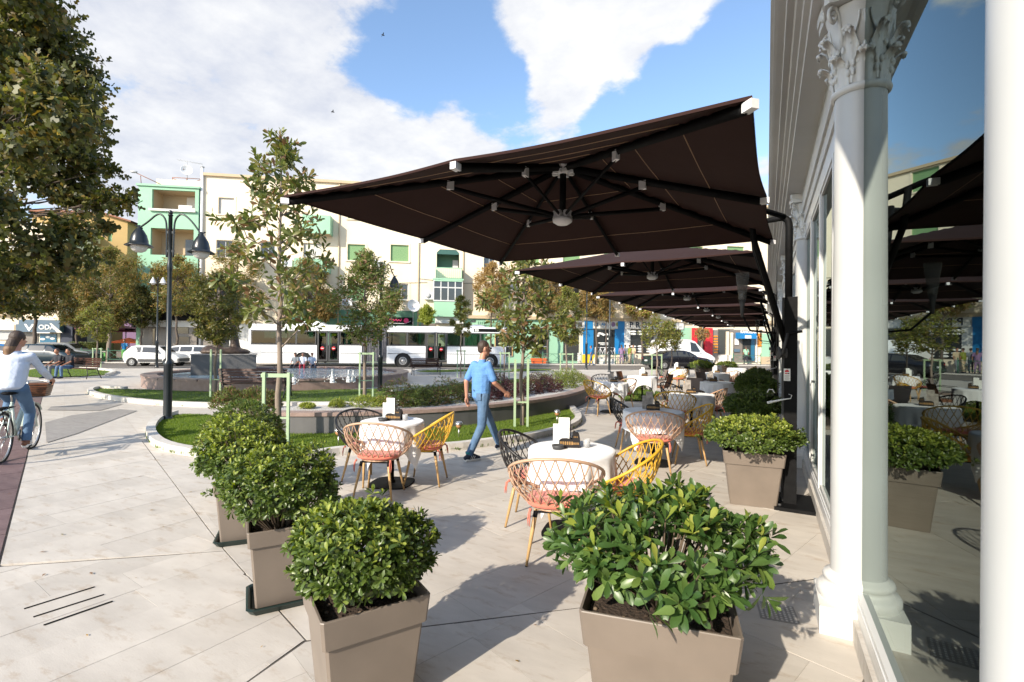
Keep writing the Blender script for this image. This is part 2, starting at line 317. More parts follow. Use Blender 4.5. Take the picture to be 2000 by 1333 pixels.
# ---------------------------------------------------------------- mesh helpers
class MB:
    def __init__(s): s.v = []; s.f = []; s.m = []; s.mats = []; s.smooth = []
    def mi(s, m):
        m = M[m] if isinstance(m, str) else m
        if m not in s.mats: s.mats.append(m)
        return s.mats.index(m)
    def add(s, vs, fs, m, smooth=False):
        k = len(s.v); i = s.mi(m); s.v += [tuple(v) for v in vs]
        for f in fs: s.f.append([k+j for j in f]); s.m.append(i); s.smooth.append(smooth)
    def box(s, c, d, m, rz=0, rx=0, ry=0):
        hx, hy, hz = d[0]/2, d[1]/2, d[2]/2
        vs = [Vector((x, y, z)) for x in (-hx, hx) for y in (-hy, hy) for z in (-hz, hz)]
        if rz or rx or ry:
            r = Matrix.Rotation(rz, 3, 'Z') @ Matrix.Rotation(rx, 3, 'X') @ Matrix.Rotation(ry, 3, 'Y'); vs = [r @ v for v in vs]
        c = Vector(c); s.add([v+c for v in vs], [(0, 1, 3, 2), (4, 6, 7, 5), (0, 4, 5, 1), (2, 3, 7, 6), (0, 2, 6, 4), (1, 5, 7, 3)], m); return s
    def b2(s, x0, x1, y0, y1, z0, z1, m): return s.box(((x0+x1)/2, (y0+y1)/2, (z0+z1)/2), (abs(x1-x0), abs(y1-y0), abs(z1-z0)), m)
    def tube(s, pts, r, m, n=8, cap=True, closed=False, sx=1.0):
        pts = [Vector(p) for p in pts]; N = len(pts); rs = r if isinstance(r, (list, tuple)) else [r]*N
        vs = []; prev = None
        for i, p in enumerate(pts):
            a = pts[(i-1) % N] if (closed or i > 0) else p; b = pts[(i+1) % N] if (closed or i < N-1) else p
            t = (b-a); t = t.normalized() if t.length > 1e-9 else Vector((0, 0, 1))
            if prev is None:
                up = Vector((0, 0, 1)) if abs(t.z) < .9 else Vector((1, 0, 0)); x = t.cross(up).normalized()
            else:
                x = prev-t*prev.dot(t); x = x.normalized() if x.length > 1e-6 else t.orthogonal().normalized()
            prev = x; y = t.cross(x)
            for k in range(n):
                q = 2*PI*k/n; vs.append(p+(x*math.cos(q)*sx+y*math.sin(q))*rs[i])
        fs = []
        for i in range(N if closed else N-1):
            j = (i+1) % N
            for k in range(n): fs.append((i*n+k, i*n+(k+1) % n, j*n+(k+1) % n, j*n+k))
        if cap and not closed: fs += [tuple(reversed(range(n))), tuple(range((N-1)*n, N*n))]
        s.add(vs, fs, m, True); return s
    def lathe(s, prof, m, c=(0, 0, 0), n=20, smooth=True, a0=0, a1=2*PI, sy=1.0, cap=True):
        full = abs(a1-a0-2*PI) < 1e-6; K = n if full else n+1; vs = []
        for (r, z) in prof:
            for k in range(K):
                q = a0+(a1-a0)*k/n; vs.append((c[0]+r*math.cos(q), c[1]+r*math.sin(q)*sy, c[2]+z))
        fs = []
        for i in range(len(prof)-1):
            for k in range(n):
                k2 = (k+1) % K; fs.append((i*K+k, i*K+k2, (i+1)*K+k2, (i+1)*K+k))
        if full and cap:
            if prof[0][0] > 1e-4: fs.append(tuple(reversed(range(K))))
            if prof[-1][0] > 1e-4: fs.append(tuple(range((len(prof)-1)*K, len(prof)*K)))
        s.add(vs, fs, m, smooth); return s
    def prism(s, poly, z0, z1, m, smooth=False):
        n = len(poly)
        if sum(poly[i][0]*poly[(i+1) % n][1]-poly[(i+1) % n][0]*poly[i][1] for i in range(n)) < 0: poly = list(reversed(poly))
        s.add([(p[0], p[1], z0) for p in poly]+[(p[0], p[1], z1) for p in poly],
              [tuple(reversed(range(n))), tuple(range(n, 2*n))]+[(i, (i+1) % n, n+(i+1) % n, n+i) for i in range(n)], m, smooth); return s
    def ell(s, c, r, m, n=12, h=8, rz=0):
        vs = []; rot = Matrix.Rotation(rz, 3, 'Z')
        for i in range(h+1):
            a = PI*i/h
            for k in range(n):
                q = 2*PI*k/n; vs.append(Vector(c)+rot @ Vector((r[0]*math.sin(a)*math.cos(q), r[1]*math.sin(a)*math.sin(q), r[2]*math.cos(a))))
        fs = [(i*n+k, (i+1)*n+k, (i+1)*n+(k+1) % n, i*n+(k+1) % n) for i in range(h) for k in range(n)]
        s.add(vs, fs, m, True); return s
    def grid(s, rows, m, smooth=True, closed=False):
        n = len(rows[0]); vs = [v for r in rows for v in r]
        fs = [(i*n+k, i*n+(k+1) % n, (i+1)*n+(k+1) % n, (i+1)*n+k) for i in range(len(rows)-1) for k in range(n if closed else n-1)]
        s.add(vs, fs, m, smooth); return s
    def mesh(s, name):
        me = bpy.data.meshes.new(name); me.from_pydata(s.v, [], s.f)
        for m in s.mats: me.materials.append(m)
        me.polygons.foreach_set('material_index', s.m); me.polygons.foreach_set('use_smooth', s.smooth)
        me.validate(); me.update(); return me
    def build(s, name, parent=None, **props):
        return obj(name, s.mesh(name), parent, **props)
def obj(name, me, parent=None, loc=None, rz=0, **props):
    o = bpy.data.objects.new(name, me); COL.objects.link(o)
    if parent is not None: o.parent = parent
    if loc is not None: o.location = loc
    if rz: o.rotation_euler = (0, 0, rz)
    for k, v in props.items():
        if v is not None: o[k] = v
    return o
def thing(name, label, cat, loc=(0, 0, 0), rz=0, group=None):
    o = obj(name, None, None, loc, rz, label=label, category=cat, group=group); return o
def struct(name, mb_or_me, parent=None, kind='structure'):
    me = mb_or_me.mesh(name) if isinstance(mb_or_me, MB) else mb_or_me
    return obj(name, me, parent, kind=kind) if parent is None else obj(name, me, parent)
KIDS = {}
def kids(o):
    return [c for c in COL.objects if c.parent == o]
def dup(root, loc, rz, label, group=None, scale=None, tree=None):
    tree = tree or snapshot(root)
    def cp(n, par):
        o = n[0].copy(); COL.objects.link(o)
        if par is not None: o.parent = par
        for ch in n[1]: cp(ch, o)
        return o
    r = cp(tree, None); r.location = loc; r.rotation_euler = (0, 0, rz)
    if scale: r.scale = (scale,)*3 if isinstance(scale, (int, float)) else scale
    r['label'] = label
    if group: r['group'] = group
    return r
def snapshot(root):
    allo = list(COL.objects); by = {}
    for o in allo:
        if o.parent: by.setdefault(o.parent.name, []).append(o)
    def rec(o): return (o, [rec(c) for c in by.get(o.name, [])])
    return rec(root)
def np_mesh(name, V, F, mats, fm=None, smooth=False):
    me = bpy.data.meshes.new(name); n = len(V); k = F.shape[1]
    me.vertices.add(n); me.vertices.foreach_set('co', V.astype(np.float32).ravel())
    me.loops.add(F.size); me.loops.foreach_set('vertex_index', F.astype(np.int32).ravel())
    me.polygons.add(len(F)); me.polygons.foreach_set('loop_start', np.arange(0, F.size, k, dtype=np.int32))
    for m in mats: me.materials.append(m)
    if fm is not None: me.polygons.foreach_set('material_index', fm.astype(np.int32))
    if smooth: me.polygons.foreach_set('use_smooth', np.ones(len(F), bool))
    me.update(calc_edges=True); return me

# ---------------------------------------------------------------- leaves
def leaf_template(kind):
    if kind == 'hi':      # obovate blade folded along its midrib, curling down
        st = [(0, .012, 0), (.3, .10, .012), (.62, .20, .0), (.87, .155, -.035), (1, 0, -.075)]
        V = []; 
        for i, (y, w, z) in enumerate(st):
            if i == 4: V.append((0, y, z))
            else: V += [(-w, y, z+w*.22), (0, y, z), (w, y, z+w*.22)]
        F = []
        for i in range(3):
            a = i*3; b = a+3
            F += [(a, a+1, b+1), (a, b+1, b), (a+1, a+2, b+2), (a+1, b+2, b+1)]
        F += [(9, 10, 12), (10, 11, 12)]
    elif kind == 'mid':   # pointed oval, folded
        V = [(0, 0, 0), (-.17, .4, .03), (0, .45, 0), (.17, .4, .03), (0, 1, -.08)]; F = [(0, 2, 1), (0, 3, 2), (1, 2, 4), (2, 3, 4)]
    elif kind == 'fan':   # broad lobed leaf
        V = [(0, 0, 0), (-.42, .28, .03), (-.16, .5, 0), (-.3, .85, -.03), (0, 1, -.05), (.3, .85, -.03), (.16, .5, 0), (.42, .28, .03)]
        F = [(0, 2, 1), (0, 6, 2), (0, 7, 6), (2, 4, 3), (2, 6, 4), (6, 5, 4)]
    else:
        V = [(0, 0, 0), (-.25, .5, .04), (.25, .5, .04), (0, 1, -.05)]; F = [(0, 2, 1), (1, 2, 3)]
    return np.array(V, float), np.array(F, int)
def nrm(a): return a/np.maximum(np.linalg.norm(a, axis=-1, keepdims=True), 1e-9)
def leaves_mesh(name, P, D, Nn, Ls, mats, fm=None, kind='mid', width=1.0):
    T, F = leaf_template(kind); T = T*np.array([width, 1, 1])
    D = nrm(D); S = nrm(np.cross(D, Nn)); U = np.cross(S, D)
    V = P[:, None, :]+Ls[:, None, None]*(T[None, :, 0:1]*S[:, None, :]+T[None, :, 1:2]*D[:, None, :]+T[None, :, 2:3]*U[:, None, :])
    n = len(P); k = len(T); FF = (F[None]+(np.arange(n)*k)[:, None, None]).reshape(-1, 3)
    fmm = None if fm is None else np.repeat(fm, len(F))
    return np_mesh(name, V.reshape(-1, 3), FF, mats, fmm, smooth=(kind == 'hi'))
def rosettes(C, A, k, L, rng, spread=(15, 75), jit=.3, gap=.25):
    """C centres, A axes -> k leaves round every centre"""
    n = len(C); A = nrm(A); h = np.where(np.abs(A[:, 2:3]) < .9, np.array([[0, 0, 1.]]), np.array([[1., 0, 0]]))
    X = nrm(np.cross(A, h)); Y = np.cross(A, X); out = [[], [], [], [], []]
    for j in range(k):
        q = 2*PI*(j*.382+rng.random(n)*.08*jit*3); e = np.radians(spread[0]+(spread[1]-spread[0])*(j/max(k-1, 1))+rng.normal(0, 9, n))
        rad = X*np.cos(q)[:, None]+Y*np.sin(q)[:, None]
        D = A*np.cos(e)[:, None]+rad*np.sin(e)[:, None]; Nn = A*np.sin(e)[:, None]-rad*np.cos(e)[:, None]
        D = nrm(D+rng.normal(0, .10, (n, 3)))
        out[0].append(C-A*(L*gap*j/k)); out[1].append(D); out[2].append(Nn+rng.normal(0, .12, (n, 3))); out[3].append(L*(.72+.28*j/k)*(.75+.45*rng.random(n))); out[4].append(np.full(n, j))
    return [np.concatenate(o) for o in out]
def leaf_parts(parent, P, D, Nn, Ls, fm, mats, kind, width, n_obj, name='foliage', wm=None):
    """the n_obj leaves that show largest become objects named leaf, the rest one part"""
    W = P if wm is None else np.array([tuple(wm @ Vector(p)) for p in P])
    rel = W-np.array(EYE); dist = np.linalg.norm(rel, axis=1)
    toward = -(nrm(Nn)*nrm(rel)).sum(1); vis = Ls/dist
    C0 = W.mean(0); outward = ((W-C0)*(-nrm(rel))).sum(1)
    score = vis/np.median(vis)+2.2*outward/max(outward.std(), 1e-6)*.5+.3*toward
    idx = np.argsort(-score)[:n_obj]; rest = np.setdiff1d(np.arange(len(P)), idx)
    me = leaves_mesh(name, P[rest], D[rest], Nn[rest], Ls[rest], mats, fm[rest], kind, width)
    o = obj(name, me, parent, kind='stuff')
    if n_obj:
        T, F = leaf_template(kind); lm = []
        for m in mats: lm.append(np_mesh('leaf', T*np.array([width, 1, 1]), F, [m], smooth=True))
        for i in idx:
            d = nrm(D[i]); s = nrm(np.cross(d, Nn[i])); u = np.cross(s, d); L = Ls[i]
            lo = bpy.data.objects.new('leaf', lm[int(fm[i])]); COL.objects.link(lo); lo.parent = parent
            lo.matrix_local = Matrix(((s[0]*L, d[0]*L, u[0]*L, P[i][0]), (s[1]*L, d[1]*L, u[1]*L, P[i][1]), (s[2]*L, d[2]*L, u[2]*L, P[i][2]), (0, 0, 0, 1)))
    return o
def shell_points(n, rad, rng, zmin=-.35, bumps=7, amp=.13, inner=.3):
    """points and outward axes over a lumpy ellipsoid"""
    U = nrm(rng.normal(size=(n*3, 3))); U = U[U[:, 2] > zmin][:n]
    B = nrm(rng.normal(size=(bumps, 3))); f = 1+amp*(np.exp(-((U[:, None]-B[None])**2).sum(2)/.22).sum(1)-.45)
    t = 1-inner*rng.random(len(U))**2
    P = U*f[:, None]*t[:, None]*np.array(rad); A = nrm(U/np.array(rad)*min(rad)+rng.normal(0, .28, U.shape)+np.array([0, 0, .35]))
    return P, A

def face_poly_clip(poly, a, b):
    """keep what lies left of a->b"""
    out = []; n = len(poly)
    def sd_(p): return (b[0]-a[0])*(p[1]-a[1])-(b[1]-a[1])*(p[0]-a[0])
    for i in range(n):
        p, q = poly[i], poly[(i+1) % n]; sp, sq = sd_(p), sd_(q)
        if sp >= 0: out.append(p)
        if (sp > 0 and sq < 0) or (sp < 0 and sq > 0):
            t = sp/(sp-sq); out.append((p[0]+(q[0]-p[0])*t, p[1]+(q[1]-p[1])*t))
    return out
def parea(p): return abs(sum(p[i][0]*p[(i+1) % len(p)][1]-p[(i+1) % len(p)][0]*p[i][1] for i in range(len(p))))/2
def inside(x, y, poly):
    c = False; n = len(poly)
    for i in range(n):
        x1, y1 = poly[i]; x2, y2 = poly[(i+1) % n]
        if (y1 > y) != (y2 > y) and x < (x2-x1)*(y-y1)/(y2-y1)+x1: c = not c
    return c
def smooth_poly(pts, it=2, closed=True):
    for _ in range(it):
        n = len(pts); q = []
        rngi = range(n) if closed else range(n-1)
        if not closed: q.append(pts[0])
        for i in rngi:
            a, b = pts[i], pts[(i+1) % n]; q += [(a[0]*.75+b[0]*.25, a[1]*.75+b[1]*.25), (a[0]*.25+b[0]*.75, a[1]*.25+b[1]*.75)]
        if not closed: q.append(pts[-1])
        pts = q
    return pts
def offset_line(pts, d, closed=False):
    out = []; n = len(pts)
    for i in range(n):
        a = pts[(i-1) % n] if (closed or i > 0) else pts[i]; b = pts[(i+1) % n] if (closed or i < n-1) else pts[i]
        t = Vector((b[0]-a[0], b[1]-a[1])); t = t.normalized() if t.length else Vector((1, 0)); out.append((pts[i][0]-t.y*d, pts[i][1]+t.x*d))
    return out
def text_mesh(txt, size, depth=.01, bold=0.0, spacing=1.0, align='CENTER'):
    c = bpy.data.curves.new('lettering', 'FONT'); c.body = txt; c.size = size; c.extrude = depth; c.align_x = align; c.align_y = 'CENTER'; c.offset = bold; c.space_character = spacing; c.resolution_u = 3
    o = bpy.data.objects.new('tmp', c); COL.objects.link(o); dg = bpy.context.evaluated_depsgraph_get(); me = bpy.data.meshes.new_from_object(o.evaluated_get(dg)); bpy.data.objects.remove(o); return me
def lettering(txt, size, m, parent, loc, rz=0, bold=0.0, spacing=1.0, sx=1.0, name='lettering', depth=.01):
    me = text_mesh(txt, size, depth, bold, spacing); me.materials.clear(); me.materials.append(M[m] if isinstance(m, str) else m)
    o = obj(name, me, parent); o.location = loc; o.rotation_euler = (PI/2, 0, rz); o.scale = (sx, 1, 1); return o

# ---------------------------------------------------------------- street frame (buildings run along it)
ST = R(36); SU = Vector((math.cos(ST), math.sin(ST), 0)); SN = Vector((-math.sin(ST), math.cos(ST), 0))
def street(t, d, z=0): return SU*t+SN*d+Vector((0, 0, z))
def fac(px, py, d):               # where a pixel meets the upright plane at street distance d -> (t, z)
    D = pxdir(px, py); k = d/D.dot(SN); p = EYE+D*k; return p.dot(SU), p.z
def fr(x0, y0, x1, y1, d):
    a = fac(x0, y0, d); b = fac(x1, y1, d); c = fac(x1, y0, d); e = fac(x0, y1, d)
    return (a[0]+e[0])/2, (b[0]+c[0])/2, (b[1]+e[1])/2, (a[1]+c[1])/2      # t0, t1, z0, z1

# ================================================================ THE GROUND
def g2(px, py): p = at(px, py); return (p.x, p.y)
mb = MB(); mb.add([(-900, -900, -.06), (900, -900, -.06), (900, 900, -.06), (-900, 900, -.06)], [(0, 1, 2, 3)], 'trav_far'); struct('ground', mb)
mb = MB(); mb.add([(-90, -30, -.018), (70, -30, -.018), (70, 95, -.018), (-90, 95, -.018)], [(0, 1, 2, 3)], 'joint'); struct('paving_bed', mb)
# paving: zones of slabs, each slab a piece
DIR = lambda deg: (math.cos(R(deg)), math.sin(R(deg)))
J = (-3.86, 2.44); K = (-2.30, 1.93)
def far(p, deg, L): d = DIR(deg); return (p[0]+d[0]*L, p[1]+d[1]*L)
purpA = (-5.18, 1.52)
pline = lambda L: far(purpA, 160.5, L)
Z_S = [far(J, 219.5, 4.6), J, K, (-2.27, 1.5), (-1.9, -2.5), (-6, -2.5)]
Z_E = [K, (-2.27, 1.5), (-1.9, -2.5), (.46, -2.5), (.46, 4.32), (-1.06, 3.0)]
Z_W = [J, far(J, 160, 5.75), pline(4.6), pline(-.1)]
Z_N = [far(J, 160, 5.75), J, K, (-1.06, 3.0), (.46, 4.32), (.46, 9.0), (-9.8, 9.0)]
slabs = []
def tile(zone, ang, w, l, seed, shrink=.0008):
    rr = random.Random(seed); c = zone if parea(zone) else zone
    if sum(zone[i][0]*zone[(i+1) % len(zone)][1]-zone[(i+1) % len(zone)][0]*zone[i][1] for i in range(len(zone))) < 0: c = list(reversed(zone))
    ux, uy = DIR(ang); cx = sum(p[0] for p in c)/len(c); cy = sum(p[1] for p in c)/len(c)
    rad = max(math.dist((cx, cy), p) for p in c); n = int(rad/w)+2
    for i in range(-n, n+1):
        s = -rad-l*rr.random()
        while s < rad:
            ll = l*(.8+.45*rr.random()); g = shrink
            q = [(s+g, i*w+g), (s+ll-g, i*w+g), (s+ll-g, (i+1)*w-g), (s+g, (i+1)*w-g)]
            poly = [(cx+ux*a-uy*b, cy+uy*a+ux*b) for a, b in q]
            for k in range(len(c)):
                if len(poly) < 3: break
                a_, b_ = c[k], c[(k+1) % len(c)]; L = math.dist(a_, b_); nx, ny = -(b_[1]-a_[1])/L*.005, (b_[0]-a_[0])/L*.005
                poly = face_poly_clip(poly, (a_[0]+nx, a_[1]+ny), (b_[0]+nx, b_[1]+ny))
            if len(poly) >= 3 and parea(poly) > .004: slabs.append(poly)
            s += ll
tile(Z_S, 84, .36, 1.5, 1); tile(Z_W, 88, .42, 1.7, 2); tile(Z_E, -20, .41, .72, 3); tile(Z_N, 70, .46, 1.15, 4)
def skirt(n): return [tuple(range(n))]+[(i, n+i, n+(i+1) % n, (i+1) % n) for i in range(n)]
def sheet(name, polys, m, z, kind='structure'):
    mb = MB()
    for p in polys:
        if sum(p[i][0]*p[(i+1) % len(p)][1]-p[(i+1) % len(p)][0]*p[i][1] for i in range(len(p))) < 0: p = list(reversed(p))
        mb.add([(x, y, z) for x, y in p], [tuple(range(len(p)))], m)
    return struct(name, mb, kind=kind)
NEARK = lambda t: street(t, 32.6)
def sxy(t, d): p = street(t, d); return (p.x, p.y)
pav = sheet('plaza_paving', [[(-9.8, 9.02), (.46, 9.02), (.46, 24), sxy(18, 24), sxy(70, 24), sxy(70, 32.6), sxy(-60, 32.6), (-75, -25), (-20.5, -25), pline(22), pline(4.62), far(J, 160, 5.77)]], 'trav_far', -.002)
w = MB()
for a_, b_ in ((far(J, 219.5, 4.6), J), (far(J, 160, 5.75), K), (K, (.46, 4.32)), (K, (-2.27, 1.5)), ((-2.27, 1.5), (-1.9, -2.5))):
    dd = Vector((b_[0]-a_[0], b_[1]-a_[1])); w.box(((a_[0]+b_[0])/2, (a_[1]+b_[1])/2, -.0075), (dd.length, .0135, .016), 'crevice', math.atan2(dd.y, dd.x))
w.build('joint_strip', pav, kind='stuff')
# slabs nearest the camera as pieces, the rest joined
slabs.sort(key=lambda p: -parea(p)/max(.5, math.dist((0, 0), (sum(a[0] for a in p)/len(p), sum(a[1] for a in p)/len(p))))**2.6)
def vis_pt(p):
    c = Vector((sum(a[0] for a in p)/len(p), sum(a[1] for a in p)/len(p), 0)); v = c-EYE; z = v.dot(CF)
    return z > .3 and abs(v.dot(CR)/z*FPX) < 1250 and v.dot(CU)/z*FPX > -950
near = [p for p in slabs if vis_pt(p)]; rest_ = [p for p in slabs if not vis_pt(p)]
for k, p in enumerate(near[:290]):
    cx = sum(a[0] for a in p)/len(p); cy = sum(a[1] for a in p)/len(p); dz = random.Random(k).uniform(-.0012, .0012)
    mb = MB(); n = len(p)
    if sum(p[i][0]*p[(i+1) % n][1]-p[(i+1) % n][0]*p[i][1] for i in range(n)) < 0: p = list(reversed(p))
    mb.add([(x-cx, y-cy, dz) for x, y in p]+[(x-cx, y-cy, -.02) for x, y in p], skirt(n), 'trav')
    o = mb.build('paving_slab', pav); o.location = (cx, cy, .002)
mb = MB()
for p in near[290:]+rest_:
    n = len(p)
    if sum(p[i][0]*p[(i+1) % n][1]-p[(i+1) % n][0]*p[i][1] for i in range(n)) < 0: p = list(reversed(p))
    mb.add([(x, y, .002) for x, y in p]+[(x, y, -.02) for x, y in p], skirt(n), 'trav')
mb.build('far_slabs', pav, kind='stuff')
# purple cycle strip, pieces laid across it
PW = 4.4; strip = struct('cycle_strip', (lambda b: (b.add([(*pline(-6), -.012), (*pline(25), -.012), (*far(pline(25), 250.5, PW), -.012), (*far(pline(-6), 250.5, PW), -.012)], [(0, 1, 2, 3)], 'joint'), b)[1])(MB()))
pb = MB(); cnt = 0
for i in range(26):
    for j in range(5):
        a = far(pline(i*.9-2), 250.5, j*.88+.012); d = DIR(160.5); e = DIR(250.5); w, h = .886, .868
        q = [a, (a[0]+d[0]*w, a[1]+d[1]*w), (a[0]+d[0]*w+e[0]*h, a[1]+d[1]*w+e[1]*h), (a[0]+e[0]*h, a[1]+e[1]*h)]
        c = (sum(v[0] for v in q)/4, sum(v[1] for v in q)/4)
        if i < 14:
            b = MB(); b.add([(x-c[0], y-c[1], 0) for x, y in q]+[(x-c[0], y-c[1], -.012) for x, y in q], skirt(4), 'purple'); o = b.build('porphyry_slab', strip); o.location = (*c, .003)
        else: pb.add([(x, y, .003) for x, y in q], [(0, 1, 2, 3)], 'purple')
pb.build('far_slabs', strip, kind='stuff')
sheet('grey_paving_band', [[g2(*q) for q in ((91, 866), (150, 848), (268, 803), (235, 800), (140, 812), (88, 826))]], 'greyslab', .008)
sheet('grey_paving_band', [[g2(*q) for q in ((195, 803), (240, 790), (100, 795), (92, 802))]], 'greyslab', .008)
# slotted drain cover cut into the paving
dr = thing('drain_slots', 'slotted stone drain cover with three long dark slits in the pale paving', 'drain', (0, 0, 0))
for a, b in (((47, 1191), (185, 1148)), ((65, 1207), (203, 1163)), ((85, 1223), (220, 1176))):
    p, q = at(*a), at(*b); c = (p+q)/2; d = q-p; w = MB(); w.box((0, 0, 0), (d.length, .012, .003), 'black'); o = w.build('slot', dr); o.location = (c.x, c.y, .0055); o.rotation_euler.z = math.atan2(d.y, d.x)
p = at(1518, 1198); hatch = thing('access_cover', 'square dimpled metal access cover in the paving beside the large shrub pot', 'cover', (p.x, p.y, .004), R(8))
w = MB(); w.box((0, 0, 0), (.22, .22, .006), M['greyslab']); w.build('plate', hatch)
w = MB()
for i in range(8):
    for j in range(8): w.box((-.091+i*.026, -.091+j*.026, .004), (.012, .012, .003), 'kerb')
w.build('stud', hatch, kind='stuff')
# road, kerb, far pavement
def strip_poly(t0, t1, d0, d1): return [sxy(t0, d0), sxy(t1, d0), sxy(t1, d1), sxy(t0, d1)]
w = MB(); w.prism(strip_poly(-75, 80, 32.6, 41.0), -.09, -.05, 'asphalt'); struct('road', w)
w = MB(); w.prism(strip_poly(-75, 80, 32.35, 32.6), -.1, .006, 'kerb'); struct('road_kerb', w)
w = MB(); w.prism(strip_poly(-75, 80, 41.0, 43.4), -.1, .05, 'greyslab'); w.prism(strip_poly(-75, 80, 40.8, 41.0), -.1, .053, 'kerb'); struct('far_pavement', w)
w = MB()
for k in range(26): w.prism(strip_poly(-50+k*4, -48.2+k*4, 36.95, 37.08), -.05, -.046, 'white_p')
struct('lane_marking', w)

# ---------------------------------------------------------------- lawns
def blades(poly, n, h, seed, name='grass', label=None):
    rng = np.random.default_rng(seed); xs = [p[0] for p in poly]; ys = [p[1] for p in poly]; P = []
    X = rng.uniform(min(xs), max(xs), n*4); Y = rng.uniform(min(ys), max(ys), n*4)
    c = np.zeros(len(X), bool); m = len(poly)
    for i in range(m):
        x1, y1 = poly[i]; x2, y2 = poly[(i+1) % m]
        if y1 == y2: continue
        c ^= ((y1 > Y) != (y2 > Y)) & (X < (x2-x1)*(Y-y1)/(y2-y1)+x1)
    X = X[c][:n]; Y = Y[c][:n]; k = len(X); a = rng.uniform(0, 2*PI, k); H = h*rng.uniform(.6, 1.25, k); w = .006+.35*h*.09
    dx = np.cos(a)*w; dy = np.sin(a)*w; b = rng.uniform(0, 2*PI, k); lean = h*.45
    V = np.zeros((k, 3, 3)); V[:, 0] = np.stack([X-dx, Y-dy, np.full(k, .01)], 1); V[:, 1] = np.stack([X+dx, Y+dy, np.full(k, .01)], 1)
    V[:, 2] = np.stack([X+np.cos(b)*lean, Y+np.sin(b)*lean, .03+H], 1)
    me = np_mesh(name, V.reshape(-1, 3), np.arange(k*3).reshape(-1, 3), [M['grass']]); return obj(name, me, None, kind='stuff')
def lawn(pxs, n, h, seed, kerb_edge, smooth=1, kh=.11, kw=.13):
    poly = [g2(*q) for q in pxs]; poly = smooth_poly(poly, smooth)
    if sum(poly[i][0]*poly[(i+1) % len(poly)][1]-poly[(i+1) % len(poly)][0]*poly[i][1] for i in range(len(poly))) < 0: poly.reverse()
    w = MB(); w.add([(x, y, .035) for x, y in poly], [tuple(range(len(poly)))], 'turf'); struct('lawn_soil', w); blades(poly, n, h, seed)
    return poly
def kerb_run(pxs, name='lawn_kerb', kw=.14, kh=.12, smooth=2, side=1):
    line = smooth_poly([g2(*q) for q in pxs], smooth, False); inn = offset_line(line, kw*side); root = obj(name, None, None, kind='structure')
    n = len(line); step = max(1, n//max(1, int(sum(math.dist(line[i], line[i+1]) for i in range(n-1))/.9))); i = 0
    while i < n-1:
        j = min(n-1, i+step); a, b, c, d = Vector(line[i]), Vector(line[j]), Vector(inn[j]), Vector(inn[i]); sh = .004
        seg = [line[k] for k in range(i, j+1)]+[inn[k] for k in range(j, i-1, -1)]
        m_ = Vector((sum(s[0] for s in seg)/len(seg), sum(s[1] for s in seg)/len(seg)))
        seg = [((Vector(s)-m_)*.996+m_) for s in seg]; w = MB(); w.prism([(s.x-m_.x, s.y-m_.y) for s in seg], -.03, kh, 'kerb'); o = w.build('kerb_stone', root); o.location = (m_.x, m_.y, 0); i = j
    return root
KA = [(335, 812), (300, 824), (284, 843), (286, 862), (312, 882), (400, 897), (500, 906), (590, 907), (640, 893), (700, 887), (870, 884), (960, 872), (1040, 861), (1094, 848), (1129, 835), (1139, 821), (1122, 802)]
lawn(KA+[(1080, 806), (1000, 822), (870, 836), (700, 846), (560, 848), (432, 843), (430, 814)], 90000, .035, 11, None)
kerb_run(KA, side=1)
KB = [(250, 762), (185, 760), (166, 767), (185, 777), (250, 787), (330, 794), (432, 797)]
lawn(KB+[(640, 797), (800, 790), (950, 770), (1080, 752), (1130, 744), (1000, 741), (880, 749), (760, 762), (560, 764), (400, 768)], 60000, .035, 12, None)
kerb_run(KB, side=1)
kerb_run([(432, 797), (600, 797), (760, 797), (900, 781), (1040, 759), (1130, 746)], side=1, kw=.2, kh=.14)
kerb_run([(760, 768), (850, 757), (900, 751), (1000, 743)], side=-1)
lawn([(100, 716), (160, 722), (222, 727), (214, 733), (150, 737), (60, 740), (40, 728)], 9000, .05, 13, None)
kerb_run([(160, 720), (222, 725), (228, 729), (212, 735)], side=-1)
lawn([(805, 728), (840, 724), (1000, 722), (1100, 723), (1000, 727), (860, 732)], 9000, .05, 14, None)
kerb_run([(1000, 726), (860, 733), (808, 731), (802, 727), (850, 722)], side=-1)
lawn([(1230, 790), (1300, 770), (1260, 762), (1200, 772)], 3000, .05, 15, None)

# ---------------------------------------------------------------- curved planter wall with capping
WL = [(430, 845), (520, 851), (600, 852), (700, 850), (800, 845), (900, 837), (1000, 824), (1070, 812), (1115, 801), (1145, 788), (1160, 772), (1156, 758), (1135, 748)]
wl = smooth_poly([g2(*q) for q in WL], 2, False); WH = .42
pw = thing('planter_wall', 'low curved slate grey planter wall with pinkish stone capping round the shrub bed', 'planter wall')
inn = offset_line(wl, .16); w = MB()
w.grid([[(x, y, 0) for x, y in wl], [(x, y, WH-.07) for x, y in wl]], 'planterwall', False)
w.grid([[(x, y, WH-.07) for x, y in inn], [(x, y, 0) for x, y in inn]], 'planterwall', False)
endq = [wl[0], inn[0]]; w.add([(*wl[0], 0), (*inn[0], 0), (*inn[0], WH-.07), (*wl[0], WH-.07)], [(0, 1, 2, 3)], 'planterwall')
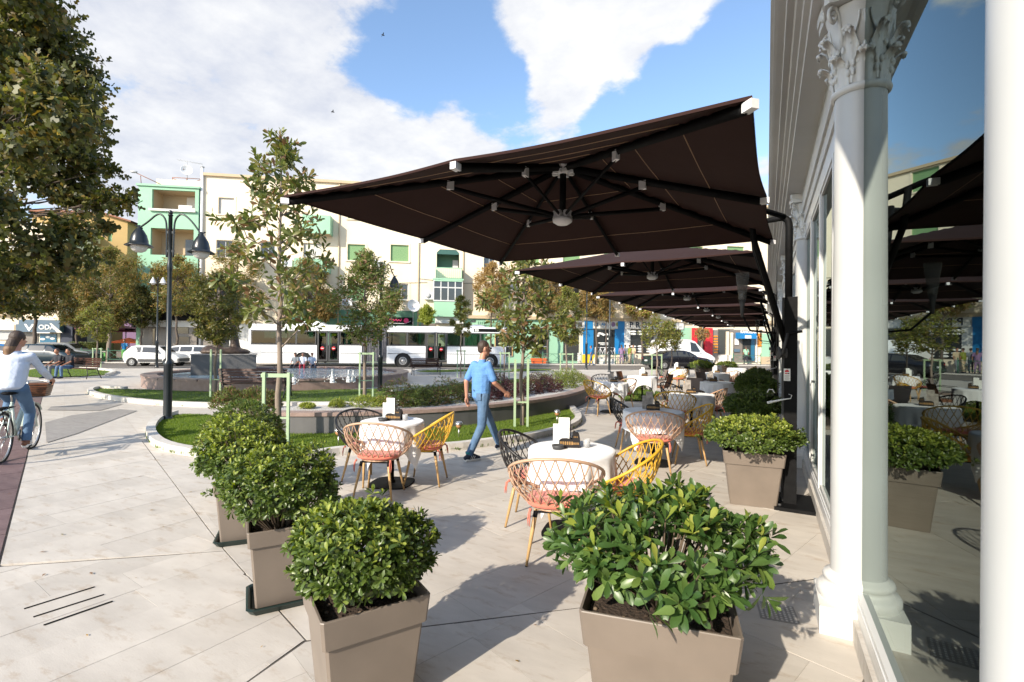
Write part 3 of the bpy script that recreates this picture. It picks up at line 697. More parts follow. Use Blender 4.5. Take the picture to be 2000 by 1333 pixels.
# return wall at the left end
l0 = Vector(wl[0]); bk = Vector(g2(446, 806)); w.add([(l0.x, l0.y, 0), (bk.x, bk.y, 0), (bk.x, bk.y, WH-.07), (l0.x, l0.y, WH-.07)], [(0, 1, 2, 3)], 'planterwall')
w.build('wall', pw)
o1 = offset_line(wl, -.025); i1 = offset_line(wl, .27); n = len(wl); i = 0
while i < n-1:
    j = min(n-1, i+2); seg = [o1[k] for k in range(i, j+1)]+[i1[k] for k in range(j, i-1, -1)]
    m_ = Vector((sum(s[0] for s in seg)/len(seg), sum(s[1] for s in seg)/len(seg))); w = MB(); w.prism([((s[0]-m_.x)*.995, (s[1]-m_.y)*.995) for s in seg], 0, .07, 'cap'); o = w.build('cap_stone', pw); o.location = (m_.x, m_.y, WH-.069); i = j
bz = lambda px, py: (lambda p: (p.x, p.y))(at(px, py, WH-.09))
bk_ = [bz(*q) for q in ((1142, 742), (1000, 752), (900, 768), (760, 788), (600, 793), (446, 796))]
bed = [p for p in offset_line(wl, .2)]+bk_
w = MB()
if sum(bed[i][0]*bed[(i+1) % len(bed)][1]-bed[(i+1) % len(bed)][0]*bed[i][1] for i in range(len(bed))) < 0: bed.reverse()
w.add([(x, y, WH-.09) for x, y in bed], [tuple(range(len(bed)))], 'gravel'); w.grid([[(x, y, WH-.09) for x, y in bk_], [(x, y, 0) for x, y in bk_]], 'planterwall', False); w.build('gravel_bed', pw)

# dry leaves and specks blown over the paving
rng = np.random.default_rng(404); n_ = 150; qx = rng.uniform(-9, -.2, n_); qy = rng.uniform(1.2, 9, n_); ok = ~((qy > 4.8) & (qx < -4.2)); qx, qy = qx[ok], qy[ok]; n_ = len(qx)
P = np.stack([qx, qy, np.full(n_, .009)], 1); a = rng.uniform(0, 6.28, n_); D = np.stack([np.cos(a), np.sin(a), rng.uniform(0, .12, n_)], 1); obj('fallen_leaves', leaves_mesh('fallen_leaves', P, D, np.tile([0, 0, 1.], (n_, 1)), rng.uniform(.018, .05, n_), [M['autumn'], M['mag_b']], (rng.random(n_) < .4).astype(int), 'mid', 1.1), None, kind='stuff')

# ================================================================ THE CAFE FRONT (faces -x)
GX = .487                                   # glass plane
cafe = thing('cafe_building', 'white cafe front with mirror glass windows, round columns and projecting cornice', 'building', (0, 0, 0))
w = MB(); w.b2(.45, GX+.12, -1.2, 40, 0, .13, 'kerb'); w.b2(.472, GX+.10, -1.2, 40, .13, .17, 'white_p'); w.build('sill_ledge', cafe)
w = MB(); w.b2(GX+.03, 5.2, -1.2, 40, 0, .02, 'trav_far'); w.build('interior_floor', cafe)
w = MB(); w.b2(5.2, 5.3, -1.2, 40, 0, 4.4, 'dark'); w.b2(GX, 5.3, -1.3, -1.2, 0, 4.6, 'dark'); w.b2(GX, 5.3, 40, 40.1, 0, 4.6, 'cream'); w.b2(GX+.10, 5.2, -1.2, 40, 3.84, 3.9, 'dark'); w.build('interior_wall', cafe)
# architrave, soffit and stepped cornice, profile in x (outwards is -x), z
prof = [(.60, 3.83), (.43, 3.83), (.43, 3.86), (.245, 3.88), (.24, 3.915), (.205, 3.93), (.20, 3.96), (.165, 3.975), (.155, 4.0), (.11, 4.01), (.105, 4.04), (.06, 4.06), (.035, 4.075), (.035, 4.14), (.012, 4.155), (.012, 4.24), (1.2, 4.5), (5.3, 4.5)]
w = MB(); w.grid([[(x, -1.3, z) for x, z in prof], [(x, 6.15, z) for x, z in prof], [(x, 40.1, z) for x, z in prof]], 'white_p', False); w.build('cornice', cafe); w = MB(); w.b2(.458, GX+.10, 3.82, 40, 3.46, 3.828, 'white_p'); w.b2(.435, .4575, 3.82, 40, 3.60, 3.828, 'white_p'); w.build('lintel', cafe)
w = MB(); w.b2(GX-.01, GX+.08, 3.7, 40, 3.30, 3.459, 'alu'); w.b2(GX-.02, GX+.07, -1.2, 40, .172, .24, 'alu'); w.build('rail', cafe)
YC = [3.62, 8.15, 13.3, 18.5, 23.7, 28.9]
bays = []
ys = [-1.2, 1.2]+YC+[34]
for a, b in zip(ys, ys[1:]):
    nn = 1 if b <= 3.7 else 4
    st = (b-a)/nn
    for k in range(nn): bays.append((a+k*st, a+(k+1)*st))
for k, (a, b) in enumerate(bays):
    w = MB(); g = .035
    ht_ = 3.30 if b > 3.7 else 3.83
    for y in (a+g/2, b-g/2): w.box((GX+.02, y, (ht_+.24)/2), (.07, g, ht_-.24), 'alu')
    w.box((GX+.02, (a+b)/2, ht_-.016), (.068, b-a, .03), 'alu'); w.box((GX+.02, (a+b)/2, .255), (.068, b-a, .03), 'alu')
    if b > 3.7:
        for y in (a+.075, b-.075): w.box((GX+.018, y, 1.77), (.045, .05, 3.04), 'white_gloss')
        w.box((GX+.018, (a+b)/2, .28), (.045, b-a-.17, .075), 'white_gloss'); w.box((GX+.018, (a+b)/2, 3.26), (.045, b-a-.17, .07), 'white_gloss')
    f = w.build('window_frame', cafe)
    w = MB(); m_ = .0 if b > 3.7 else 0
    w.add([(GX+.015, a+.036, .241), (GX+.015, b-.036, .241), (GX+.015, b-.036, ht_-.001), (GX+.015, a+.036, ht_-.001)], [(0, 3, 2, 1)], 'glass'); w.build('pane', f)
def column(y, dst_label=None):
    cx, cy = GX, y
    sh = MB(); sh.lathe([(.133, .30), (.128, .34), (.126, 1.2), (.118, 3.22), (.121, 3.25)], 'white_gloss', (cx, cy, 0), 40, cap=False); s = sh.build('column', cafe)
    b = MB(); b.lathe([(.190, .165), (.200, .185), (.200, .215), (.188, .235), (.164, .245), (.156, .262), (.162, .275), (.170, .285), (.163, .305), (.139, .318), (.130, .33)], 'white_p', (cx, cy, 0), 40, cap=False); b.build('base', s)
    p = MB(); p.box((cx, cy, .083), (.40, .40, .165), 'white_p'); p.build('plinth', s)
    c = MB(); KS = .74
    c.lathe([(.165, 3.225), (.186, 3.235), (.192, 3.25), (.186, 3.265), (.168, 3.27)], 'white_p', (cx, cy, 0), 36, cap=False)
    c.lathe([(.160, 3.26), (.162, 3.4), (.175, 3.55), (.205, 3.68), (.23, 3.74)], 'white_p', (cx, cy, 0), 28, cap=False)
    def acanth(q, z0, r0, h, wd, out):
        rows = []; ca, sa = math.cos(q), math.sin(q)
        prof = [(0, 0), (.008, .25), (.016, .5), (.03, .72), (.06, .88), (.10, .96), (.128, .93), (.132, .82)]
        for i, (o_, hh) in enumerate(prof):
            t = i/(len(prof)-1); ww = wd*(1-.55*max(0, t-.35)/.65)*(1+.10*math.sin(i*2.6)); row = []
            for j in range(-3, 4):
                s_ = j/3; rr = r0+o_*out+.008+.010*(1-abs(s_))-(.012 if abs(j) == 2 else 0); x = rr*ca-s_*ww*sa; yv = rr*sa+s_*ww*ca; row.append((cx+x, cy+yv, z0+hh*h-.02*s_*s_))
            rows.append(row)
        c.grid(rows, 'white_p'); rt = r0+.125*out+.008; hz = z0+h*.90
        for j in (-1, 0, 1): c.ell((cx+rt*ca-j*wd*.30*sa, cy+rt*sa+j*wd*.30*ca, hz-.006*abs(j)), (.019, .019, .015), 'white_p', 8, 6)
        for hh, ro in ((.36, .012), (.62, .022)):
            for sg in (-1, 1): c.ell((cx+(r0+ro*out+.006)*ca-sg*wd*.95*sa, cy+(r0+ro*out+.006)*sa+sg*wd*.95*ca, z0+h*hh), (.017, .017, .024), 'white_p', 7, 5)
    for k in range(8): acanth(k*PI/4, 3.265, .163, .19, .058, .75)
    for k in range(8): acanth(k*PI/4+PI/8, 3.275, .160, .33, .055, .95)
    for k in range(4):
        q = PI/4+k*PI/2
        pts = []
        for i in range(22):
            a = i*.42; r_ = .062*(1-i/26); pts.append((cx+math.cos(q)*(.275-r_*math.cos(a)*1.0), cy+math.sin(q)*(.275-r_*math.cos(a)), 3.685+r_*math.sin(a)))
        stem = [(cx+math.cos(q)*.175, cy+math.sin(q)*.175, 3.50), (cx+math.cos(q)*.19, cy+math.sin(q)*.19, 3.6)]
        c.tube(stem+pts, .0155, 'white_p', 6)
        c.lathe([(.0, 3.745), (.02, 3.74)], 'white_p', (cx, cy, 0), 6)
    for k in range(4):
        q = k*PI/2
        for sg in (-1, 1):
            pts = [(cx+math.cos(q)*(.185+.02*i/10)-math.sin(q)*sg*(.075-.06*math.sin(min(i, 10)*.16)+.0*i), cy+math.sin(q)*(.185+.02*i/10)+math.cos(q)*sg*(.075-.06*math.sin(min(i, 10)*.16)), 3.5+.02*i) for i in range(10)]
            c.tube(pts, .010, 'white_p', 5)
        c.ell((cx+math.cos(q)*.235, cy+math.sin(q)*.235, 3.775), (.035, .035, .035), 'white_p')
    ab = []                                    # abacus with concave sides
    for k in range(4):
        q0 = PI/4+k*PI/2
        for t in (-.06, .06): ab.append((cx+.345*math.cos(q0+t), cy+.345*math.sin(q0+t)))
        for t in (.25, .5, .75):
            q = q0+t*PI/2; rr = .345-.105*math.sin(t*PI); rr = rr if t != .5 else .235; ab.append((cx+rr*math.cos(q), cy+rr*math.sin(q)))
    c.prism(ab, 3.745, 3.80, 'white_p'); c.prism([(cx+(x-cx)*1.05, cy+(yy-cy)*1.05) for x, yy in ab], 3.80, 3.86, 'white_p')
    c.v = [(cx+(x-cx)*KS, cy+(yy-cy)*KS, z) for x, yy, z in c.v]; c.build('capital', s)
for y in YC+[1.216, -1.0]: column(y)

# ================================================================ PARASOLS
PSI = -.035; UC = [Vector((-1.78-.035*0+.0351*0, 4.42, 0))]
ROWD = Vector((math.sin(.0351)*1.0, math.cos(.0351), 0))
SIDE, ZE, ZAP = 3.52, 2.905, 3.46
def canopy_mesh():
    a = SIDE/2; w = MB(); n = 24
    def pt(u, v):   # u,v in -1..1
        r = max(abs(u), abs(v)); z = ZE+(ZAP-ZE)*(1-r)
        q = math.atan2(v, u); sag = .024*abs(math.sin(4*q))*r*(1-.15*r); pull = 1-.012*abs(math.sin(4*q))*r
        return Vector((u*a*pull, v*a*pull, z-sag*.7))
    top = [[pt(-1+2*i/n, -1+2*j/n) for j in range(n+1)] for i in range(n+1)]
    w.grid(top, 'canopy', True)
    bot = [[p-Vector((0, 0, .008)) for p in r] for r in top]; w.grid([list(reversed(r)) for r in bot], 'canopy', True)
    edge = [top[i][0] for i in range(n+1)]+[top[n][j] for j in range(1, n+1)]+[top[i][n] for i in range(n-1, -1, -1)]+[top[0][j] for j in range(n-1, 0, -1)]
    w.grid([[p+Vector((0, 0, .004)) for p in edge], [Vector((p.x*1.002, p.y*1.002, p.z-.016)) for p in edge]], 'canopy', False, True)
    w.grid([[Vector((p.x*.998, p.y*.998, p.z-.016)) for p in edge], [Vector((p.x*.996, p.y*.996, p.z-.004)) for p in edge]], 'canopy', False, True)
    return w
def make_parasol():
    root = thing('parasol', 'nearest large square brown parasol seen from below', 'parasol', (0, 0, 0), 0, 'brown parasols in a row along the cafe')
    canopy_mesh().build('canopy', root)
    a = SIDE/2
    w = MB(); w.lathe([(.0, 3.47), (.09, 3.46), (.10, 3.42), (.045, 3.40)], 'whitepl', n=16)
    for k in range(8): w.box((.085*math.cos(k*PI/4), .085*math.sin(k*PI/4), 3.385), (.05, .03, .07), 'whitepl', k*PI/4)
    w.lathe([(.06, 3.41), (.06, 3.36), (.035, 3.35)], 'whitepl', n=12); w.build('top_hub', root)
    w = MB(); w.tube([(0, 0, 3.4), (0, 0, 2.9)], .032, 'black', 12); w.build('centre_pole', root)
    w = MB(); w.lathe([(.0, 2.855), (.055, 2.86), (.092, 2.885), (.098, 2.92), (.06, 2.935), (.045, 2.97), (.034, 2.97)], 'whitepl', n=20)
    for k in range(8): w.box((.07*math.cos(k*PI/4), .07*math.sin(k*PI/4), 2.955), (.05, .026, .06), 'whitepl', k*PI/4)
    w.build('slider_hub', root)
    for k in range(8):
        q = k*PI/4; L = a if k % 2 == 0 else a*math.sqrt(2); c, s = math.cos(q), math.sin(q)
        zr = lambda t: (ZAP-.05)+(ZE-.05-(ZAP-.05))*t
        r = MB(); r.tube([(c*.07, s*.07, 3.395), (c*L*.5, s*L*.5, zr(.5)), (c*(L-.03), s*(L-.03), zr(1.0)+.005)], .034, 'black', 4, sx=.55)
        rb = r.build('rib', root)
        t = .44; w = MB(); w.box((c*L*t, s*L*t, zr(t)-.035), (.062, .034, .075), 'whitepl', q); w.build('bracket', rb)
        w = MB(); w.box((c*(L-.012), s*(L-.012), zr(1)+.006), (.065, .045, .046), 'whitepl', q); w.build('end_cap', rb)
        r = MB(); r.tube([(c*.09, s*.09, 2.95), (c*L*t, s*L*t, zr(t)-.055)], .021, 'black', 4, sx=.6); r.build('strut', root)
    w = MB()
    for f in (.3, .52, .76):                      # stitched seams running parallel to the edges
        for k in range(4):
            q = k*PI/2; c, s = math.cos(q), math.sin(q); n = 9; z = ZE+(ZAP-ZE)*(1-f)-.0115; L = a*f; pts = []
            for i in range(n+1):
                v = -1+2*i/n; qq = math.atan2(v*f, f); sg = .0168*abs(math.sin(4*qq))*f*(1-.15*f); pts.append((c*L-s*v*L, s*L+c*v*L, z-sg))
            w.tube(pts, .0042, 'seam', 4)
    w.build('seam', root); return root
par = make_parasol(); ptree = snapshot(par)
PLAB = ['nearest large square brown parasol seen from below', 'second brown parasol from the camera, just behind the nearest one', 'third brown parasol along the cafe front', 'fourth brown parasol along the cafe front',
        'fifth brown parasol along the cafe front', 'sixth brown parasol along the cafe front', 'farthest brown parasol at the end of the cafe terrace']
PC = []
for k in range(7):
    c = Vector((-1.78, 4.42, 0))+Vector((math.sin(.035)*1.0*4.3244*k*0, 4.3244*k, 0)); PC.append(c)
    if k == 0: o = par; o.location = c
    else: o = dup(par, c, 0, PLAB[k], None, tree=ptree)
    o.rotation_euler = (random.uniform(-.006, .006) if k else 0, .0049+(random.uniform(-.012, .012) if k else 0), PSI)
# masts, each carrying two parasols
def make_mast():
    root = thing('parasol_mast', 'black steel parasol mast with winch and sticker nearest the camera', 'mast', (0, 0, 0), 0, 'black masts carrying two parasols each')
    w = MB(); w.box((.02, 0, 1.13), (.12, .24, 2.2), 'black'); w.box((-.052, 0, 1.13), (.02, .10, 2.2), 'plastic'); w.build('post', root)
    w = MB(); w.box((.10, 0, .018), (.46, .62, .036), 'black')
    for sx in (-.08, .27):
        for sy in (-.24, .24): w.tube([(sx, sy, .036), (sx, sy, .055)], .018, 'plastic', 6)
    w.build('base_plate', root)
    w = MB(); w.tube([(.0, 0, 2.2), (0, 0, 3.0), (-.01, 0, 3.07), (-.07, 0, 3.12)], .037, 'black', 12); w.build('tube', root)
    for sg in (-1, 1):
        dy = -1.68 if sg < 0 else 2.62; w = MB(); w.tube([(-.05, sg*.03, 3.11), (-.45, dy*.23, 3.21), (-1.99, dy, 3.50)], .03, 'black', 8); w.tube([(-1.99, dy, 3.50), (-1.99, dy, 3.42)], .03, 'black', 8); w.build('arm', root)
        w = MB(); w.tube([(-.03, sg*.05, 1.75), (-.34, sg*.32, 2.84), (-.37, sg*.36, 3.2)], .03, 'black', 8); w.build('brace', root)
    w = MB(); w.lathe([(.0, 0), (.07, 0), (.07, .012), (.05, .014), (.05, .06), (.07, .062), (.07, .075), (0, .075)], 'plastic', n=16); o = w.build('winch', root); o.location = (-.10, -.10, 1.63); o.rotation_euler = (0, PI/2, .3)
    w = MB(); w.tube([(-.06, -.13, 1.62), (-.06, -.17, 1.62), (-.01, -.19, 1.84)], .014, 'plastic', 8); w.tube([(-.01, -.19, 1.84), (.12, -.19, 1.86)], .014, 'black', 8); w.build('crank', root)
    w = MB(); w.tube([(-.115, -.08, 1.62), (-.115, -.08, 2.9)], .004, 'plastic', 5); w.tube([(-.10, -.1, 1.52), (-.10, -.1, 1.20)], .004, 'plastic', 5); w.build('cable', root)
    w = MB(); w.box((-.015, -.122, 1.40), (.062, .003, .13), 'card'); st = w.build('sticker', root)
    w = MB(); w.prism([(-.036, 1.428), (.004, 1.428), (.004, 1.438), (-.006, 1.452), (-.022, 1.452), (-.036, 1.44)], -.1245, -.1238, 'red'); w.v = [(x, z, y) for x, y, z in w.v]
    w.build('sticker_emblem', st)
    w = MB(); w.box((-.024, -.124, 1.414), (.022, .0012, .010), 'red'); w.box((-.002, -.124, 1.414), (.016, .0012, .010), 'black')
    for q in range(5): w.box((-.014, -.124, 1.394-q*.011), (.042-.004*(q % 3), .0012, .003), 'greystone')
    w.build('sticker_print', st)
    w = MB(); w.tube([(-.13, -.11, 1.20), (-.15, -.11, 1.235), (-.185, -.11, 1.235), (-.20, -.11, 1.20)], .006, 'whitepl', 6)
    w.tube([(-.20, -.12, 1.09), (-.05, -.125, 1.135), (.02, -.125, 1.15), (.03, -.125, 1.185), (.0, -.125, 1.195)], [.016, .009, .005, .004, .003], 'whitepl', 6); w.build('hook', root)
    w = MB(); w.lathe([(.012, 0), (.02, .1), (.03, .16)], 'plastic', n=12); w.lathe([(.032, .16), (.062, .42), (.060, .42), (.03, .165)], 'smoke', n=16, cap=False)
    lp = w.build('torch_lamp', root); lp.location = (-.42, -.9, 1.98)
    w = MB(); w.tube([(-.42, -.9, 2.0), (-.36, -.5, 1.86), (-.12, -.06, 1.84)], .010, 'black', 6); w.build('lamp_arm', root)
    return root
mast = make_mast(); mtree = snapshot(mast); mx = (PC[0].x+PC[1].x)/2+2.02
mast.location = (mx-.03, 6.08, 0)
dup(mast, (mx-.03, 14.8, 0), 0, 'second black parasol mast, standing beyond the dark shrub by the cafe wall', tree=mtree)
dup(mast, (mx-.03, 23.4, 0), 0, 'farthest black parasol mast near the end of the terrace', tree=mtree)

# ================================================================ CHAIRS
def shell_pt(ph, s):
    rim = (.375*math.sin(ph), -.285*math.cos(ph)-.02, .455+.392*((1+math.cos(ph))/2)**.8)
    seat = (.20*math.sin(ph), -.185*math.cos(ph)+.03, .415)
    a = s**1.75; b = s**.82
    return Vector((rim[0]+(seat[0]-rim[0])*a, rim[1]+(seat[1]-rim[1])*a, rim[2]+(seat[2]-rim[2])*b))
def lattice_mesh(m):
    w = MB(); n = 25
    for i in range(n):
        p0 = 2*PI*i/n
        for sg in (-1, 1):
            if (1+math.cos(p0))/2 < .03: continue
            w.tube([shell_pt(p0+sg*.62*s_, s_) for s_ in (0, .16, .32, .48, .64, .8, 1)], .0052, m, 4, cap=False)
    w.tube([shell_pt(2*PI*i/36, 0) for i in range(36)], .0125, m, 6, closed=True, sx=1.15)
    w.tube([shell_pt(2*PI*i/24, 1) for i in range(24)], .009, m, 6, closed=True)
    for x in (-.12, -.06, 0, .06, .12): w.box((x, .02, .413), (.012, .34*math.cos(x*5), .008), m)
    return w
def make_chair(m, name):
    t = thing(name, '', 'chair')
    lattice_mesh(m).build('lattice_shell', t)
    w = MB(); rows = []
    for k, (s_, z) in enumerate([(.0, .428), (.85, .424), (1, .44), (1.01, .458), (.93, .472), (.6, .478), (.3, .476), (0, .474)]):
        rows.append([(s_*.232*math.copysign(abs(math.cos(q))**.75, math.cos(q)), .03+s_*.215*math.copysign(abs(math.sin(q))**.75, math.sin(q)), z-.006*math.cos(q*6)*s_*(z > .46)) for q in [2*PI*i/24 for i in range(24)]])
    w.grid(rows, 'coral', True, True); w.build('cushion', t)
    for sx in (-1, 1):
        w = MB(); b = (sx*.19, -.17, .425)
        for dx, dy in ((sx*.035, -.03), (sx*.005, -.05)): w.tube([b, (b[0]+dx*.3, b[1]+dy*.5, .41), (b[0]+dx*.5, b[1]+dy*.7, .36), (b[0]+dx*.4, b[1]+dy*.8, .31)], [.008, .007, .006, .004], 'coral', 4)
        w.ell(b, (.014, .014, .014), 'coral', 6, 4); w.build('ribbon', t)
    w = MB(); w.tube([(-.15, -.13, .398), (.15, -.13, .398), (.15, .17, .398), (-.15, .17, .398)], .009, 'black', 6, closed=True)
    w.box((0, .02, .402), (.30, .03, .01), 'black'); w.build('seat_frame', t)
    for sx in (-1, 1):
        for sy in (-1, 1):
            w = MB(); a = Vector((sx*.15, .02+sy*.14, .40)); b = Vector((sx*.215, .02+sy*.215, 0)); w.tube([a+(b-a)*.06, a+(b-a)*.3, b+(a-b)*.012], [.0165, .0165, .010], 'wood', 8); l = w.build('leg', t)
            w = MB(); w.tube([a, a+(b-a)*.11], .0180, 'black', 8); w.build('bracket', l); w = MB(); w.tube([b+(a-b)*.012, b], .0105, 'black', 8); w.build('foot', l)
    return t
CH = {k: make_chair(m, 'lattice_chair') for k, m in (('black', 'c_black'), ('beige', 'c_beige'), ('yellow', 'c_yellow'))}
CT = {k: snapshot(v) for k, v in CH.items()}; CUSED = {}
def chair(kind, px, py, face, label):
    """px, py: the ground under the seat centre; face: degrees, the way the sitter would look"""
    p = at(px, py) if px > 20 else Vector((px, py, 0)); rz = R(face-90)
    if kind not in CUSED: CUSED[kind] = 1; o = CH[kind]; o.location = (p.x, p.y, .003); o.rotation_euler.z = rz; o['label'] = label; o['group'] = 'lattice shell chairs on the terrace'
    else: o = dup(CH[kind], (p.x, p.y, .003), rz, label, 'lattice shell chairs on the terrace', tree=CT[kind])
    return o
# ================================================================ TABLES
def cloth_mesh(R0, half, seed, rnd=True, sag=.0):
    rr = random.Random(seed); n = 96; ph = rr.uniform(0, 6); w = MB(); rows = []
    ts = [0, .35, .7, .93, 1.0]; drop = [0.0, .03, .08, .2, .4, .6, .8, 1.0]
    for t in ts: rows.append([(R0*t*math.cos(2*PI*k/n), R0*t*math.sin(2*PI*k/n), .752) for k in range(n)])
    for d in drop[1:]:
        row = []
        for k in range(n):
            q = 2*PI*k/n; sqr = half/max(abs(math.cos(q)), abs(math.sin(q))); hang = max(.05, sqr-R0)
            fold = .020*math.sin(q*8+ph)+.012*math.sin(q*13+ph*2)+.008*math.sin(q*21); dd = hang*d
            rr_ = R0+.008+.05*min(1, dd*3)*.35+fold*min(1, dd/.22)-.03*d+.02*d*math.cos(q*4)**2
            row.append((rr_*math.cos(q), rr_*math.sin(q), .752-.012*(d > 0)-dd*.985))
        rows.append(row)
    w.grid(rows, 'cloth', True, True); return w
def table(px, py, rot, seed, label, clabel, R0=.37, half=.64, things=(), tl=''):
    p = at(px, py) if px > 10 else Vector((px, py, 0)); L = (p.x, p.y, .003)
    t = thing('pedestal_table', label, 'table', L, R(rot), 'pedestal tables under white cloths')
    w = MB(); w.lathe([(0, .725), (R0-.004, .725), (R0-.002, .748), (0, .749)], 'c_beige', n=40); w.build('tabletop', t)
    w = MB(); w.tube([(0, 0, .03), (0, 0, .72)], .027, 'black', 12); w.lathe([(.045, .012), (.04, .04), (.028, .06)], 'black', n=14); w.box((0, 0, .715), (.3, .06, .02), 'black'); w.box((0, 0, .713), (.06, .3, .02), 'black'); w.build('pillar', t)
    w = MB(); q = [(math.copysign(abs(math.cos(a))**.55, math.cos(a))*.25, math.copysign(abs(math.sin(a))**.55, math.sin(a))*.25) for a in [2*PI*k/40 for k in range(40)]]; w.prism(q, 0, .014, 'black'); w.build('base_plate', t)
    c = cloth_mesh(R0, half, seed).build('tablecloth'); c.location = L; c.rotation_euler.z = R(rot+20); c['label'] = clabel; c['category'] = 'tablecloth'; c['group'] = 'white tablecloths'
    return Vector(L)
HCOUNT = [0]
def holder(base, dx, dy, rz, label, pic=False):
    b = Vector(base)+Vector((dx, dy, .7525))
    h = thing('napkin_holder', 'black cut out napkin holder '+label, 'napkin holder', b, rz, 'black napkin holders')
    sil = [(-.10, 0), (.09, 0), (.09, .085), (.085, .115), (.072, .13), (.05, .13), (.038, .15), (.026, .128), (.02, .075), (-.03, .088), (-.075, .085), (-.10, .068)]
    for k, y in enumerate((-.045, .04)):
        w = MB(); w.prism(sil, y, y+.006, 'holder'); w.v = [(x, z, yy) for x, yy, z in w.v]; w.build('side_panel', h)
    w = MB()
    for i in range(6): w.box((-.082+.02*i, -.0472, .042), (.013, .002, .030), 'gold')
    for i in range(5): w.box((.028+.012*i, -.0472, .04), (.007, .002, .02), 'gold')
    for i in range(3): w.box((.036+.014*i, -.0472, .10), (.006, .002, .012), 'gold')
    w.build('gold_windows', h); w = MB(); w.box((0, 0, .004), (.18, .08, .008), 'holder'); w.build('tray', h)
    # menu card standing in it
    w = MB(); w.box((-.055, .012, .135), (.10, .006, .26), 'cardpic' if pic else 'card'); w.box((-.125, .02, .105), (.06, .006, .20), 'cardpic' if pic else 'card')
    m = w.build('menu_card'); m.location = b+Vector((0, 0, .001)); m.rotation_euler.z = rz; m['label'] = ('printed' if pic else 'tall white')+' menu card standing in the holder '+label; m['category'] = 'menu'; m['group'] = 'menu cards on the tables'
    if not pic:
        w = MB(); w.box((.005, .018, .14), (.008, .012, .27), 'holder'); k = w.build('menu_spine', m)
def ashtray(base, dx, dy, label):
    w = MB(); w.lathe([(0, .0), (.048, 0), (.057, .035), (.052, .037), (.045, .012), (0, .01)], 'plastic', n=24); o = w.build('ashtray'); o.location = Vector(base)+Vector((dx, dy, .753)); o['label'] = label; o['category'] = 'ashtray'
def tumbler(base, dx, dy, label):
    w = MB(); w.lathe([(0, 0), (.03, 0), (.034, .075), (.031, .075), (.027, .008), (0, .008)], 'clear', n=16, cap=False); o = w.build('glass'); o.location = Vector(base)+Vector((dx, dy, .753)); o['label'] = label; o['category'] = 'glass'
# front table
TF = table(1115, 1040, 10, 1, 'pedestal table of the nearest set, behind the large bushy pot', 'white cloth on the nearest table, between black and yellow chairs', .385, .64)
chair('beige', -1.48, 3.62, 111, 'beige lattice chair in front of the nearest table, its back to the camera')
chair('black', -1.99, 4.24, 14, 'black lattice chair at the left of the nearest table')
chair('yellow', -1.10, 4.33, 199, 'mustard lattice chair at the right of the nearest table')
holder(TF, -.04, .06, R(22), 'on the nearest table'); ashtray(TF, -.10, -.08, 'black round ashtray beside the holder on the nearest table'); tumbler(TF, .10, .12, 'small clear glass by the holder on the nearest table')
# left table beside the lawn
TL = table(765, 945, 20, 2, 'pedestal table beside the lawn, its square black base showing', 'white cloth with hanging corners on the table beside the lawn', .37, .64)
chair('beige', -3.80, 4.13, 112, 'beige lattice chair at the lawn side table, seen from behind')
chair('black', -4.34, 4.50, -10, 'black lattice chair on the far side of the table by the lawn')
chair('yellow', -3.66, 4.83, 203, 'mustard lattice chair at the right of the table by the lawn')
holder(TL, -.02, .06, R(22), 'on the table by the lawn'); ashtray(TL, -.09, -.07, 'black round ashtray on the table by the lawn'); tumbler(TL, .11, .10, 'small clear glass on the table by the lawn')
# second row
T2 = table(1275, 905, 5, 3, 'pedestal table in parasol shade behind the nearest table', 'white cloth on the shaded table behind the nearest one', .42, .66)
chair('beige', -1.33, 6.72, 101, 'beige lattice chair in shade, back to the camera, behind the nearest yellow chair')
chair('black', 1230, 880, 25, 'black lattice chair left of the shaded second table')
chair('yellow', -.98, 7.55, 195, 'mustard lattice chair right of the shaded second table')
holder(T2, -.02, .1, R(15), 'on the shaded second table', True)
T3 = table(1350, 845, 0, 4, 'pedestal table third along the terrace, near the dark shrub pots', 'white cloth on the third table along the terrace', .42, .66)
chair('yellow', 1318, 850, 98, 'mustard lattice chair at the third table, back to the camera')
chair('black', 1318, 822, -20, 'black lattice chair at the left of the third table')
chair('beige', 1388, 838, 165, 'beige lattice chair at the right of the third table')
holder(T3, -.02, .1, R(15), 'on the third table along the terrace', True)
T4 = table(1193, 805, 0, 5, 'pedestal table beyond the end of the planter wall', 'white cloth on the table at the end of the planter wall', .42, .62)
chair('yellow', -3.65, 11.55, 60, 'mustard lattice chair at the end of the curved planter wall')
chair('beige', 1216, 802, 145, 'beige lattice chair beside the table at the planter wall end')
chair('black', 1180, 790, -60, 'black lattice chair behind the table at the planter wall end')
holder(T4, .05, .1, R(15), 'on the table at the planter wall end', True)
T5 = table(1254, 783, 0, 6, 'pedestal table between brown leather chairs', 'white cloth on the table between the brown leather chairs', .45, .68)
holder(T5, .05, .1, R(15), 'on the table between leather chairs')
